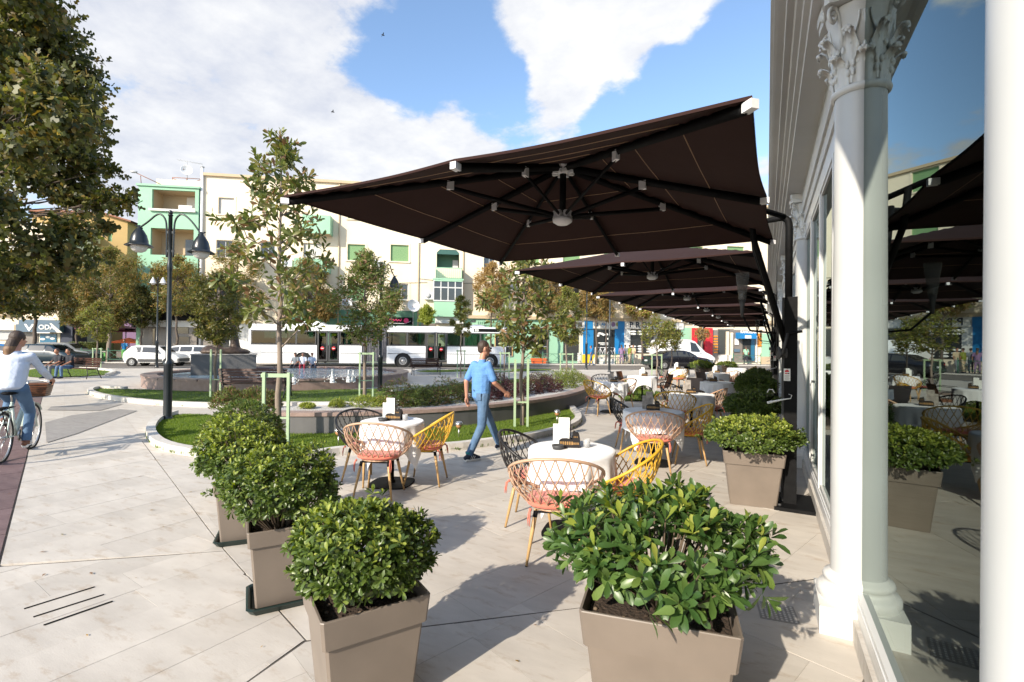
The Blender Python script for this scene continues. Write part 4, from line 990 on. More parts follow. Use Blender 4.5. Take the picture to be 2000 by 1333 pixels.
def leather_chair(px, py, face, m, label, arm=True):
    p = at(px, py); t = thing('upholstered_chair', label, 'chair', (p.x, p.y, .003), R(face-90), 'upholstered chairs on the terrace')
    w = MB(); w.box((0, 0, .45), (.46, .44, .07), m); w.build('seat', t)
    w = MB(); w.grid([[(x, -.23-.05*(1-(x/.23)**2)-.10*zz_, .48+.36*zz_) for x in (-.23, -.15, 0, .15, .23)] for zz_ in (0, .4, .8, 1)], m); w.grid([[(x, -.26-.05*(1-(x/.23)**2)-.10*zz_, .48+.36*zz_) for x in (.23, .15, 0, -.15, -.23)] for zz_ in (0, .4, .8, 1)], m); w.build('backrest', t)
    for sx in (-1, 1):
        for sy in (-1, 1): w = MB(); w.tube([(sx*.2, sy*.19, .42), (sx*.22, sy*.22, 0)], .01, 'iron', 6); w.build('leg', t)
        if arm: w = MB(); w.tube([(sx*.24, .2, .42), (sx*.26, .2, .64), (sx*.26, -.18, .66), (sx*.24, -.26, .6)], .009, 'iron', 6); w.build('armrest', t)
    return t
leather_chair(1228, 777, -5, 'leather', 'brown leather chair with metal arms at the far left terrace table')
leather_chair(1288, 784, 172, 'leather', 'brown leather chair turned left, right of the far table')
leather_chair(1282, 770, 200, 'greyfab', 'taupe padded chair behind the brown leather chair')
T6 = table(1326, 757, 0, 7, 'pedestal table in the sun near the road side of the terrace', 'white cloth on the sunlit table before the black sedan', .40, .60)
chair('yellow', 1325, 762, 135, 'mustard lattice chair in sunlight in front of the black sedan'); holder(T6, -.05, .1, R(15), 'on the sunlit table before the sedan')
chair('black', 1298, 758, 10, 'dark lattice chair left of the sunlit table before the sedan')
T7 = table(1400, 802, 0, 8, 'pedestal table between the large taupe armchairs', 'white cloth on the table between taupe armchairs', .42, .62); holder(T7, -.1, .1, R(15), 'between the taupe armchairs', True)
leather_chair(1368, 797, 70, 'greyfab', 'wide taupe armchair with its back to the camera, under the parasols', False)
leather_chair(1432, 806, 170, 'greyfab', 'tall dark taupe armchair beside the shrub pots', False)
leather_chair(1385, 778, -30, 'greyfab', 'taupe armchair seen side on behind the wide armchair', False)
T8 = table(1400, 770, 0, 9, 'pedestal table deep under the parasols', 'white cloth on the table deep under the parasols', .42, .62); holder(T8, 0, .1, R(15), 'on the table deep under the parasols')
chair('black', 1376, 768, 0, 'dark lattice chair deep under the parasols, left of its table')
chair('beige', 1422, 770, 150, 'beige lattice chair deep under the parasols')
T9 = table(1440, 752, 0, 10, 'pedestal table at the far end of the terrace', 'white cloth on the table at the far end of the terrace', .42, .62)
chair('yellow', 1462, 752, 180, 'mustard lattice chair farthest along the terrace, near the cafe')
chair('beige', 1424, 750, 0, 'beige lattice chair at the far end of the terrace')
T10 = table(1392, 744, 0, 12, 'pedestal table beside the small bushy pot at the terrace end', 'white cloth on the table beside the small bushy pot', .42, .62); holder(T10, 0, .1, R(15), 'on the table beside the small bushy pot')
chair('black', 1372, 746, 0, 'dark lattice chair at the table beside the small bushy pot')

# ================================================================ POTTED SHRUBS
def pot_mesh(wd, h, col):
    w = MB(); ch = .012
    def ring(s, z): a = s/2; c = ch; return [(-a+c, -a, z), (a-c, -a, z), (a, -a+c, z), (a, a-c, z), (a-c, a, z), (-a+c, a, z), (-a, a-c, z), (-a, -a+c, z)]
    b = wd*.74; tz = h-col; s1 = b+(wd-b)*(tz/h)
    w.grid([ring(b, .0), ring(s1-.02, tz), ring(s1+.008, tz+.001), ring(wd, h-.004), ring(wd-.004, h), ring(wd-.022, h), ring(wd-.06, h-.08)], 'pot', False, True)
    w.add(ring(b, 0), [tuple(range(8))], 'pot'); return w
def potted(px, py, wd, h, col, rz, label, cat='potted shrub', tray=False, n=260, L=.055, rad=(.30, .30, .20), zc=.12, mats=('pitt', 'pitt_y'), nobj=0, kind='hi', seed=1, width=1.0, k=9, loc=None, off=(0, 0), young=.30, gap=None):
    p = at(px, py) if loc is None else Vector((*loc, 0))
    t = thing('potted_shrub', label, cat, (p.x, p.y, .004), rz, 'bushy shrubs in square taupe pots')
    z0 = .03 if tray else 0
    o = pot_mesh(wd, h, col).build('pot', t); o.location.z = z0
    w = MB(); a = wd/2-.03; w.add([(-a, -a, h-.05+z0), (a, -a, h-.05+z0), (a, a, h-.05+z0), (-a, a, h-.05+z0)], [(0, 1, 2, 3)], 'soil')
    rr = random.Random(seed)
    for _ in range(40): w.ell((rr.uniform(-a, a), rr.uniform(-a, a), h-.048+z0), (.012, .012, .008), 'soil' if rr.random() < .8 else 'bark', 5, 3)
    w.build('soil', t)
    if tray:
        w = MB(); s = wd*.74+.09; rg = lambda q, z, c=.03: [(-q+c, -q, z), (q-c, -q, z), (q, -q+c, z), (q, q-c, z), (q-c, q, z), (-q+c, q, z), (-q, q-c, z), (-q, -q+c, z)]
        w.grid([rg(s/2-.02, 0), rg(s/2, .035), rg(s/2+.006, .04), rg(s/2-.006, .045), rg(s/2-.016, .04), rg(s/2-.03, .012)], 'tray', False, True); w.add(rg(s/2-.03, .012), [tuple(range(8))], 'tray'); w.build('drip_tray', t)
    rng = np.random.default_rng(seed); P, A = shell_points(n, rad, rng, amp=.16, bumps=11); so = rng.random(len(P)) < .05; P[so] *= rng.uniform(1.08, 1.22, (so.sum(), 1))
    P = P+np.array([off[0], off[1], h+z0+zc]); hmin = h+z0-.06
    inp = (np.abs(P[:, 0]) < wd/2) & (np.abs(P[:, 1]) < wd/2) & (P[:, 2] < h+z0); P = P[~inp]; A = A[~inp]
    Pq, D, Nn, Ls, J = rosettes(P, A, k, L, rng, (18, 92), gap=.35)
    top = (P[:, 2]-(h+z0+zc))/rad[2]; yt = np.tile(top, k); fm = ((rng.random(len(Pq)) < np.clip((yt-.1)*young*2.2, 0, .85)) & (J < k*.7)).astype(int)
    wm = Matrix.Translation(t.location) @ Matrix.Rotation(rz, 4, 'Z')
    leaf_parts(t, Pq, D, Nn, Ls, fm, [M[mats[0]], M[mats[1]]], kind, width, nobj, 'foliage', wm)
    w = MB()                                   # woody stems under the leaves
    for i in range(0, len(P), max(1, len(P)//70)):
        q = P[i]; b = Vector((q[0]*.25, q[1]*.25, h+z0-.05)); e = Vector(q); m_ = b.lerp(e, .55)+Vector((0, 0, -.02)); w.tube([b, m_, e], [.007, .005, .0028], 'bark', 5, cap=False)
    w.build('stems', t)
    return t
RZ = R(56)
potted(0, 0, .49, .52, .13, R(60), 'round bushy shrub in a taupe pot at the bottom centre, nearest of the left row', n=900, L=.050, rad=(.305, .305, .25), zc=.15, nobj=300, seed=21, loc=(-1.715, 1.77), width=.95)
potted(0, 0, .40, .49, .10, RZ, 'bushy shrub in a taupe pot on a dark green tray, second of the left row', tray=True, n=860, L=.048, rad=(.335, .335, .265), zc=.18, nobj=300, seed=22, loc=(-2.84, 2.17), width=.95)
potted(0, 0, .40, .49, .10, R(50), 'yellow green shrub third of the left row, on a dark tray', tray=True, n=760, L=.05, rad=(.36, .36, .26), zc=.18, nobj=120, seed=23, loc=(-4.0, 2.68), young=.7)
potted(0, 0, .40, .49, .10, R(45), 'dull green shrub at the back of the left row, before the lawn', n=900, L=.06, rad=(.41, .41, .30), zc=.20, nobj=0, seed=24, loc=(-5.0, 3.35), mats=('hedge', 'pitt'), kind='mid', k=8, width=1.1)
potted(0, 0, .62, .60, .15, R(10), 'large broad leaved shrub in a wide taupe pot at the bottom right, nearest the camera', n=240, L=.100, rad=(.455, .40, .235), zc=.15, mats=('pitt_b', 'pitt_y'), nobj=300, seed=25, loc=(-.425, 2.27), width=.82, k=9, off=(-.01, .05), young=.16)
potted(0, 0, .60, .58, .14, R(6), 'flat topped shrub in a taupe pot against the black parasol mast', n=950, L=.052, rad=(.50, .46, .21), zc=.13, nobj=200, seed=26, loc=(-.14, 6.0), young=.5)
potted(0, 0, .6, .58, .14, 0, 'dark shrub in a pot behind the first parasol mast, in shade', n=800, L=.075, rad=(.42, .44, .23), zc=.13, kind='mid', nobj=0, seed=27, loc=(-.22, 8.9), mats=('pitt', 'pitt'))
potted(0, 0, .6, .58, .14, 0, 'second dark shrub farther along the cafe wall', n=700, L=.08, rad=(.42, .44, .26), zc=.2, kind='mid', nobj=0, seed=28, loc=(-.22, 12.2), mats=('pitt', 'pitt'))
potted(0, 0, .6, .58, .14, 0, 'third dark shrub along the cafe wall, beyond the armchairs', n=500, L=.09, rad=(.42, .44, .26), zc=.2, kind='mid', nobj=0, seed=29, loc=(-.22, 16.5), mats=('pitt', 'pitt'))
pp = at(1372, 745); potted(0, 0, .6, .62, .14, R(30), 'bright rounded shrub in a taupe pot in front of the white van', n=500, L=.09, rad=(.5, .5, .24), zc=.12, kind='mid', nobj=0, seed=30, loc=(pp.x, pp.y), young=.8)
pp = at(1418, 741); potted(0, 0, .6, .55, .14, R(30), 'dark rounded shrub in a pot at the far end of the terrace', n=400, L=.09, rad=(.5, .5, .26), zc=.12, kind='mid', nobj=0, seed=31, loc=(pp.x, pp.y))

# ================================================================ TREES
def limb(w, a, b, r0, r1, m, rr, wob=.06, n=6):
    a, b = Vector(a), Vector(b); L = (b-a).length; pts = []; 
    for i in range(n+1):
        t = i/n; j = Vector((rr.uniform(-1, 1), rr.uniform(-1, 1), rr.uniform(-1, 1)*.4))*wob*L*math.sin(t*PI); pts.append(a.lerp(b, t)+j)
    w.tube(pts, [r0+(r1-r0)*i/n for i in range(n+1)], m, 7, cap=False); return pts
def tree(name, label, loc, H, zc0, rad, leafL, nclus, k, mats, seed, trunk='trunk', tr=.06, kind='mid', nobj=0, shape='egg', group=None, clumps=18, lean=0, width=1.0, loose=.35, cat='tree', young=.15, top=None, branches=True):
    t = thing(name, label, cat, (loc[0], loc[1], 0), 0, group); rr = random.Random(seed); rng = np.random.default_rng(seed)
    w = MB(); zt = zc0+(H-zc0)*.86; tp = limb(w, (0, 0, -.05), (lean, 0, zt), tr, tr*.22, trunk, rr, .012, 12)
    hc = H-zc0; C = []
    for i in range(clumps):
        u = (i+.5)/clumps; z = zc0+hc*(.06+.90*u)
        if shape == 'egg': f = math.sin(PI*min(1, .12+.80*u))**.75*(1.12-.55*u)
        elif shape == 'cone': f = (1-u)**.75*.95+.10
        else: f = math.sqrt(max(.05, 1-(2*u-1)**2*.92))
        q = i*2.4+rr.uniform(-.4, .4); d = rad*f*rr.uniform(.45, .95) if u < .93 else 0.0
        C.append((Vector((lean*u+d*math.cos(q), d*math.sin(q), z)), rad*rr.uniform(.30, .48)*(.55+.5*f)))
    if branches:
        for c, r_ in C:
            zb = max(zc0*.85, c.z-(.5+.5*rr.random())*math.hypot(c.x, c.y)); a = Vector((lean*zb/H, 0, min(zb, zt*.97))); limb(w, a, c, tr*.38*(1-.5*zb/H), tr*.08, trunk, rr, .07, 5)
    w.build('trunk', t)
    per = max(1, nclus//clumps); Ps, As = [], []
    for c, r_ in C:
        U = nrm(rng.normal(size=(per, 3))); d = rng.random((per, 1))**loose; Ps.append(np.array(c)+U*d*r_*np.array([1, 1, .8])); As.append(nrm(U+np.array([0, 0, .35])+np.array([c.x, c.y, 0])/max(rad, .1)*.6))
    P = np.concatenate(Ps); A = np.concatenate(As)
    Pq, D, Nn, Ls, J = rosettes(P, A, k, leafL, rng, (10, 100), gap=.6)
    fm = (rng.random(len(Pq)) < young).astype(int)
    wm = Matrix.Translation(t.location)
    leaf_parts(t, Pq, D, Nn, Ls, fm, [M[m] for m in mats], kind, width, nobj, 'crown', wm); return t
def stakes(px0, px1, pyb, pyt, label, depth_y=None, group='pale green tree stakes', bar=True):
    a, b = at(px0, pyb), at(px1, pyb); t = thing('tree_stakes', label, 'tree stakes', (a+b)/2, math.atan2(b.y-a.y, b.x-a.x), group); L = (b-a).length; h = max(.6, hgt(pyt, (a+b)/2))
    for sx in (-1, 1): w = MB(); w.box((sx*L/2, 0, h/2), (.045, .045, h), 'stake'); w.build('post', t)
    if bar: w = MB(); w.box((0, .03, h-.05), (L+.12, .03, .06), 'stake'); w.build('crossbar', t)
    w = MB(); w.box((0, .03, h*.38), (L, .02, .03), 'stake'); w.build('crossbar', t); return t
def tp(px, py): p = at(px, py); return (p.x, p.y)
L1 = tp(542, 864); H1 = hgt(252, (*L1, 0))
tree('magnolia_tree', 'slender magnolia with bronze tipped leaves in the lawn, left of the big parasol', L1, H1, H1*.335, 1.0, .19, 270, 7, ('mag', 'mag_b'), 41, tr=.055, kind='hi', nobj=290, shape='egg', clumps=30, width=.9, loose=.6, young=.13)
stakes(514, 562, 872, 728, 'tall pale green stake frame round the slender magnolia')
L2 = tp(1020, 835); H2 = hgt(498, (*L2, 0))
tree('magnolia_tree', 'magnolia with glossy leaves in the lawn, behind the walking man', L2, H2, H2*.42, .88, .185, 230, 7, ('mag', 'mag_b'), 42, tr=.05, kind='hi', nobj=280, shape='round', clumps=24, width=.9, loose=.6, young=.12)
stakes(1005, 1030, 838, 702, 'pale green stake pair beside the trunk behind the walking man', bar=False)
L3 = tp(712, 775); H3 = hgt(488, (*L3, 0))
tree('bushy_tree', 'dense conical tree with mottled leaves in front of the bus bellows', L3, H3, H3*.36, 1.25, .14, 1500, 6, ('hedge', 'mag_b'), 43, tr=.06, kind='mid', shape='egg', clumps=30, young=.2, group='young trees on the square')
stakes(702, 728, 778, 688, 'pale green stake frame in front of the bus bellows')
L4 = tp(900, 738); H4 = hgt(575, (*L4, 0))
tree('sapling', 'thin small sapling in front of the bus doors', L4, H4, H4*.48, .62, .17, 520, 6, ('plane_d', 'limeleaf'), 44, tr=.04, shape='egg', clumps=14, group='young trees on the square')
stakes(893, 907, 738, 684, 'pale green stake frame round the sapling before the bus doors')
L5 = tp(985, 748); H5 = hgt(600, (*L5, 0))
tree('sapling', 'small sapling right of the bus front wheel', L5, H5, H5*.5, .5, .15, 180, 6, ('plane_d', 'limeleaf'), 45, tr=.04, shape='round', clumps=10, group='young trees on the square')
stakes(977, 994, 750, 688, 'pale green stake frame beside the bus front wheel')
L6 = tp(420, 775); H6 = hgt(535, (*L6, 0))
tree('bushy_tree', 'round crowned young tree before the slate pedestal', L6, H6, H6*.42, .85, .14, 1300, 6, ('plane_d', 'mag'), 46, tr=.055, shape='round', clumps=24, group='young trees on the square')
stakes(411, 430, 778, 683, 'pale green stakes round the young tree before the pedestal', bar=False)
L8 = tp(189, 722); H8 = hgt(590, (*L8, 0))
tree('sapling', 'thin sapling in front of the lime green wall', L8, H8, H8*.42, .95, .19, 600, 6, ('plane_d', 'limeleaf'), 47, tr=.05, shape='egg', clumps=14, group='young trees on the square')
stakes(181, 197, 722, 680, 'pale green stakes round the sapling before the lime wall')
L9 = tp(1106, 748); H9 = hgt(560, (*L9, 0))
tree('sapling', 'young tree with thin bent branches behind the green shrubs', L9, H9, H9*.38, .8, .18, 800, 6, ('plane_d', 'limeleaf'), 48, tr=.05, shape='egg', clumps=16, group='young trees on the square')
stakes(1094, 1118, 748, 690, 'pale green stakes behind the green end of the shrub bed')
L10 = tp(1283, 742); H10 = hgt(622, (*L10, 0))
tree('sapling', 'young tree in front of the black sedan', L10, H10, H10*.5, .8, .17, 330, 6, ('plane_d', 'limeleaf'), 49, tr=.055, shape='round', clumps=16, group='young trees on the square')
stakes(1273, 1292, 742, 692, 'pale green stakes in front of the black sedan')
L11 = tp(1311, 738); H11 = hgt(630, (*L11, 0))
tree('sapling', 'young tree right of the one before the sedan', L11, H11, H11*.5, .75, .17, 300, 6, ('plane_d', 'limeleaf'), 50, tr=.05, shape='round', clumps=14, group='young trees on the square')
# street trees in front of the facades
def stree(px, d, ytop, rad, ybot, mats, label, seed, n=3000, sh='round', tr=.11, L=.24, trunk='dktrunk', bt=None):
    rad *= .78; n = int(n*.6); t0, _ = fac(px, 650, d); p = street(t0, d); H = hgt(ytop, p); z0 = max(1.6, hgt(ybot, p)); tree('street_tree', label, (p.x, p.y), H, z0, rad, L, n, 5, mats, seed, tr=tr, kind='mid', shape=sh, clumps=26, trunk=trunk, group='street trees before the facades', young=.3, loose=.5)
stree(463, 41.6, 468, 2.3, 640, ('plane_d', 'autumn'), 'brownish street tree behind the young tree, left of the bus', 61)
stree(345, 41.4, 498, 2.5, 618, ('plane_d', 'autumn'), 'olive street tree between the lamp post and the mint loggia', 62)
stree(600, 41.6, 502, 1.9, 628, ('plane_d', 'autumn'), 'dark bushy street tree above the rear of the bus', 63)
stree(636, 41.8, 566, 1.3, 628, ('autumn', 'plane_d'), 'small brown street tree beside the bushy one above the bus', 64, 1500)
stree(765, 41.8, 560, 1.1, 612, ('plane_d', 'autumn'), 'brownish street tree crown right of the street lamp head', 65, 1200)
stree(833, 41.2, 596, .85, 634, ('limeleaf', 'limeleaf'), 'small lime yellow tree above the bus roof', 66, 1200)
stree(960, 41.8, 512, 2.0, 612, ('autumn', 'autumn'), 'tan autumn tree behind the magnolia, right of the arched balcony', 67)
stree(1070, 42, 520, 2.6, 612, ('autumn', 'plane_d'), 'wide autumn tree above the mint shop front', 68, 4200)
stree(1165, 42, 545, 2.4, 618, ('autumn', 'plane_d'), 'autumn tree above the blue shop', 69, 3800)
stree(1255, 41.4, 555, 2.2, 622, ('autumn', 'limeleaf'), 'autumn tree above the lettered shop sign', 70, 3200)
stree(1371, 41.4, 640, .9, 664, ('autumn', 'autumn'), 'street tree with a pale trunk between red and yellow shop fronts', 71, 300, tr=.16, trunk='trunk')
stree(1160+24, 41.3, 590, 1.0, 630, ('autumn', 'plane_d'), 'thin street tree before the blue shop entrance', 72, 300, tr=.09)
stree(68, 41.4, 500, 3.4, 612, ('plane_d', 'autumn'), 'street tree in front of the slate blue shop at the far left', 73, 5000, tr=.16)
stree(213, 41.4, 482, 3.1, 640, ('plane_d', 'autumn'), 'wide dark street tree with a pale trunk before the ochre building', 74, 6000, tr=.17, trunk='trunk')
stree(276, 41.8, 560, 1.9, 640, ('plane', 'plane_d'), 'dark green tree left of the brown marble shop', 75, 2200)
stree(150, 42.2, 540, 2.4, 640, ('plane_d', 'autumn'), 'dark street tree crown left of the ochre gable wall', 76, 3000)
# the large plane tree at the left edge
cpt = EYE+pxdir(-165, 250)*(12.5/FPX); pl = thing('plane_tree', 'large plane tree with dark lobed leaves filling the upper left corner', 'tree', (cpt.x, cpt.y, 0))
rr = random.Random(5); rng = np.random.default_rng(5); w = MB(); limb(w, (0, 0, -.1), (.1, .1, 7.5), .26, .12, 'dktrunk', rr, .02, 10); Ps, As = [], []
cr_, cu_ = np.array(CR), np.array([0, 0, 1.]); cf_ = np.array((CF.x, CF.y, 0))
def pxat(px, py, dep): q = EYE+pxdir(px, py)*(dep/FPX); return q-pl.location
CL = []
for k in range(240):
    # crown silhouette read as a lumpy mass: right boundary by height
    py = rr.uniform(-420, 600); edge = np.interp(py, [-420, -50, 60, 150, 240, 330, 420, 470, 520, 600], [-60, 80, 100, 165, 165, 195, 215, 190, 140, 60]); px = edge-abs(rr.gauss(0, 1))*230; dep = 12.5+rr.uniform(-3.2, 3.2); CL.append((pxat(max(px, -760), py, dep), rr.uniform(.45, .85)))
for (px, py, r_) in ((228, 405, .30), (255, 390, .26), (200, 440, .3), (225, 330, .28), (185, 240, .3), (100, 60, .3), (140, 170, .34), (215, 385, .3), (190, 400, .35), (175, 330, .35), (246, 398, .2), (262, 378, .18), (212, 445, .22)): CL.append((pxat(px, py, 12.2), r_))
for c, r_ in CL:
    n_ = int(60*(r_/.6)**2); U = nrm(rng.normal(size=(n_, 3))); Ps.append(np.array(c)+U*(rng.random((n_, 1))**.6)*r_*np.array([1, 1, .75])); As.append(nrm(U+np.array([0, 0, .2])))
    limb(w, (rr.uniform(-.3, .3), rr.uniform(-.3, .3), min(c.z*.62+1, 7)), c, .035, .006, 'dktrunk', rr, .05, 5)
w.build('trunk', pl); P = np.concatenate(Ps); A = np.concatenate(As); Pq, D, Nn, Ls, J = rosettes(P, A, 4, .20, rng, (15, 95), gap=.9)
leaf_parts(pl, Pq, D, Nn, Ls, (rng.random(len(Pq)) < .25).astype(int), [M['plane'], M['plane_d']], 'fan', .9, 0, 'crown')

# ================================================================ SHRUB BED
def clump(px, py, z, rad, h, mats, label, seed, L=.05, n=260, name='shrub', k=6, base=None):
    p = at(px, py, z); t = thing(name, label, 'shrub', (p.x, p.y, z), 0, 'shrubs in the planter bed' if z > .1 else None); rng = np.random.default_rng(seed)
    P, A = shell_points(n, (rad, rad, h), rng, zmin=-.1, amp=.2); P[:, 2] += .03; Pq, D, Nn, Ls, J = rosettes(P, A, k, L, rng, (10, 85), gap=.5)
    leaf_parts(t, Pq, D, Nn, Ls, (rng.random(len(Pq)) < .35).astype(int), [M[m] for m in mats], 'mid', .8, 0, 'foliage')
    w = MB()
    for i in range(0, n, n//10): w.tube([(0, 0, 0), tuple(P[i]*.9)], [.008, .003], 'bark', 4, cap=False)
    w.build('stems', t); return t
ZB = WH-.08; sd_ = 100
for (px, py, r, h, m, lab) in (
    (452, 795, .30, .34, ('hedge', 'pinkt'), 'red tipped shrub at the left end of the planter wall'), (490, 794, .32, .36, ('hedge', 'pinkt'), 'red tipped shrub second from the left end of the planter wall'), (522, 795, .26, .30, ('hedge', 'pinkt'), 'red tipped shrub just left of the magnolia trunk'),
    (600, 797, .14, .07, ('limeleaf', 'limeleaf'), 'low pale plant on the planter wall right of the magnolia'), (658, 795, .15, .12, ('limeleaf', 'hedge'), 'small pale yellow plant in the planter bed'), (712, 793, .3, .22, ('limeleaf', 'hedge'), 'variegated pale shrub behind the menu card'), (746, 793, .24, .18, ('limeleaf', 'pitt_y'), 'yellow green shrub right of the variegated one'),
    (778, 793, .27, .36, ('hedge', 'pinkt'), 'red flushed shrub behind the yellow chair'), (812, 791, .28, .30, ('hedge', 'hedge'), 'dark green shrub in the planter bed left of the walking man'), (846, 789, .28, .30, ('hedge', 'pinkt'), 'green shrub next to the walking man'), (876, 785, .30, .40, ('hedge', 'pinkt'), 'tall green shrub right behind the walking man'), (912, 780, .28, .34, ('hedge', 'burg'), 'mixed green and red shrub behind the walking man'),
    (952, 780, .28, .30, ('burg', 'burg'), 'burgundy shrub right of the walking man'), (975, 771, .3, .36, ('burg', 'pinkt'), 'burgundy shrub left of the magnolia trunk'), (1000, 774, .28, .30, ('burg', 'burg'), 'dark burgundy shrub left of the stakes'), (1034, 768, .30, .34, ('burg', 'pinkt'), 'burgundy shrub right of the stakes'), (1052, 758, .34, .38, ('burg', 'hedge'), 'burgundy shrub at the back of the bed'), (1070, 764, .3, .32, ('burg', 'burg'), 'burgundy shrub next to the green end'),
    (1093, 757, .42, .42, ('hedge', 'limeleaf'), 'rounded green shrub at the right end of the bed'), (1120, 755, .40, .38, ('hedge', 'limeleaf'), 'green shrub at the very end of the planter bed'), (1112, 746, .45, .40, ('hedge', 'limeleaf'), 'green shrub at the back of the right end')):
    sd_ += 1; clump(px, py, ZB, r*(1.15 if px < 770 else 1.4), h*(1 if px < 770 else 1.3), m, lab, sd_, L=.075 if px < 560 else .06, n=520 if h > .25 else 240)
for (px, py, lab) in ((1222, 768, 'small leafy plant behind the far terrace chairs'), (1246, 764, 'small leafy plant left of the far menu card')): sd_ += 1; clump(px, py, 0, .3, .5, ('pitt', 'limeleaf'), lab, sd_, L=.1, n=240)
hd = thing('clipped_hedge', 'clipped dark green hedge above the lime green wall', 'hedge'); rng = np.random.default_rng(91)
a_ = fr(134, 669, 206, 690, 44.0); n_ = 1500; P = np.stack([rng.uniform(a_[0], a_[1], n_), rng.uniform(44.0, 45.0, n_), rng.uniform(.9, a_[3], n_)], 1); P[:, 1] = 44+(rng.random(n_)**2)*.6
W3 = np.array([tuple(street(*p)) for p in P]); Pq, D, Nn, Ls, J = rosettes(W3, np.tile(np.array([-SN.x*.6, -SN.y*.6, .6]), (n_, 1)), 4, .12, rng, (10, 90)); leaf_parts(hd, Pq, D, Nn, Ls, (rng.random(len(Pq)) < .3).astype(int), [M['hedge'], M['plane']], 'mid', 1, 0)
w = MB(); w.prism(strip_poly(a_[0], a_[1], 44.1, 45), .8, a_[3]-.06, 'hedge'); w.build('core', hd)
for (px, py, lab) in ((850, 790, 'x'),): pass

# ================================================================ STREET LAMPS
def street_lamp(px, pyb, pyt, label, arm=.62, hd=.25, rot=0, white=False, double=True, shade='lampblk'):
    p = at(px, pyb); H = hgt(pyt, p); t = thing('street_lamp', label, 'street lamp', p, rot, 'street lamps')
    w = MB(); w.lathe([(.115, 0), (.12, .03), (.085, .08), (.08, .12), (.083, H*.26), (.092, H*.265), (.092, H*.28), (.055, H*.29), (.048, H*.6), (.044, H*.62), (.044, H*.72), (.052, H*.73), (.052, H*.75), (.040, H*.76), (.038, H*.985), (.05, H*.985), (.05, H*.99), (.03, H*.993)], 'lampblk', n=16); w.ell((0, 0, H+.005), (.045, .045, .05), 'lampblk'); w.build('pole', t)
    for sx in ((-1, 1) if double else (1,)):
        w = MB(); z1 = H-.05; pts = [(sx*.07, 0, H-.95), (sx*.075, 0, H-.35), (sx*.10, 0, H-.14), (sx*.20, 0, H-.03), (sx*.30, 0, H-.04), (sx*(arm*.72), 0, H-.20), (sx*arm, 0, H-.33 if sx < 0 else H-.46)]
        if white: pts = [(0, 0, H-.3), (sx*.2, 0, H-.05), (sx*arm, 0, H-.02)]
        w.tube(smooth3(pts), .019, 'lampblk', 8)
        if not white:
            for zz_ in (H-.42, H-.82): w.box((sx*.055, 0, zz_), (.07, .025, .05), 'lampblk')
            w.tube([(sx*(arm-.07), 0, pts[-1][2]-.01), (sx*(arm+.09), 0, pts[-1][2]+.05)], .014, 'lampblk', 6)
        w.build('arm', t); e = pts[-1]; w = MB(); s = hd/.25
        w.lathe([(.01, .06), (.03, .05), (.04, 0), (.085*s, -.06*s), (.135*s, -.15*s), (.165*s, -.27*s), (.17*s, -.33*s), (.25*s, -.375*s), (.262*s, -.39*s), (.25*s, -.395*s), (.16*s, -.35*s)], shade, n=24, cap=False); h_ = w.build('lamp_shade', t); h_.location = e
        w = MB(); w.lathe([(.158*s, -.35*s), (.155*s, -.42*s), (.12*s, -.485*s), (.06*s, -.52*s), (0, -.53*s)], 'opal', n=20, cap=False); w.build('globe', h_)
    return t
def smooth3(pts, it=2):
    pts = [Vector(p) for p in pts]
    for _ in range(it):
        q = [pts[0]]
        for a, b in zip(pts, pts[1:]): q += [a.lerp(b, .25), a.lerp(b, .75)]
        q.append(pts[-1]); pts = q
    return pts
ldir = lambda d: math.atan2(CR.y, CR.x)+R(d)
street_lamp(327, 822, 415, 'tall black double street lamp in the lawn at the left, bell shades with opal globes', rot=ldir(0), arm=.66)
street_lamp(742, 766, 515, 'black double street lamp among foliage in front of the bus', rot=ldir(5), arm=.45, hd=.25)
street_lamp(306, 718, 543, 'distant thin street lamp with two white shades', rot=ldir(0), arm=.32, hd=.2, white=True, shade='whitepl')
street_lamp(1190, 727, 470, 'dark lamp post before the blue shop, its head hidden by the parasols', rot=ldir(40), arm=.6)
street_lamp(1145, 722, 540, 'dark lamp post left of the one before the blue shop', rot=ldir(40), arm=.6)
def path_light(px, py, label):
    p = at(px, py); t = thing('path_light', label, 'garden light', p, 0, 'small mushroom lights in the lawn'); w = MB(); w.tube([(0, 0, 0), (0, 0, .2)], .012, 'steel', 8); w.build('stake', t)
    w = MB(); w.lathe([(.028, .19), (.05, .22), (.055, .26)], 'copper', n=14); w.build('lens', t); w = MB(); w.lathe([(.055, .255), (.072, .262), (.074, .275), (.05, .31), (0, .32)], 'steel', n=16); w.build('cap', t)
path_light(661, 874, 'mushroom garden light in the lawn left of the beige chair'); path_light(1088, 830, 'mushroom garden light in the lawn behind the menu card'); path_light(896, 858, 'mushroom garden light half hidden behind the walking man')

# ================================================================ FOUNTAIN
fc = Vector((-18.4, 14.3, 0)); FR_ = 5.08
ft = thing('fountain', 'round fountain basin of red and pinkish granite with a low rim', 'fountain', fc)
w = MB(); w.lathe([(FR_, 0), (FR_, .36)], 'cap', n=72, cap=False); w.lathe([(FR_-.42, .40), (FR_-.42, 0)], 'granite', n=72, cap=False); w.build('basin_wall', ft)
for k in range(36):
    w = MB(); a0 = 2*PI*k/36; pts = [(FR_+.04, a0+.004), (FR_+.04, a0+2*PI/36-.004), (FR_-.46, a0+2*PI/36-.004), (FR_-.46, a0+.004)]
    w.prism([(r*math.cos(a), r*math.sin(a)) for r, a in pts], .36, .43, 'cap'); w.build('rim_stone', ft)
w = MB(); w.lathe([(FR_-.42, .33), (0, .33)], 'water', n=60, smooth=False, cap=False); o = w.build('water'); o.location = fc; o['kind'] = 'structure'
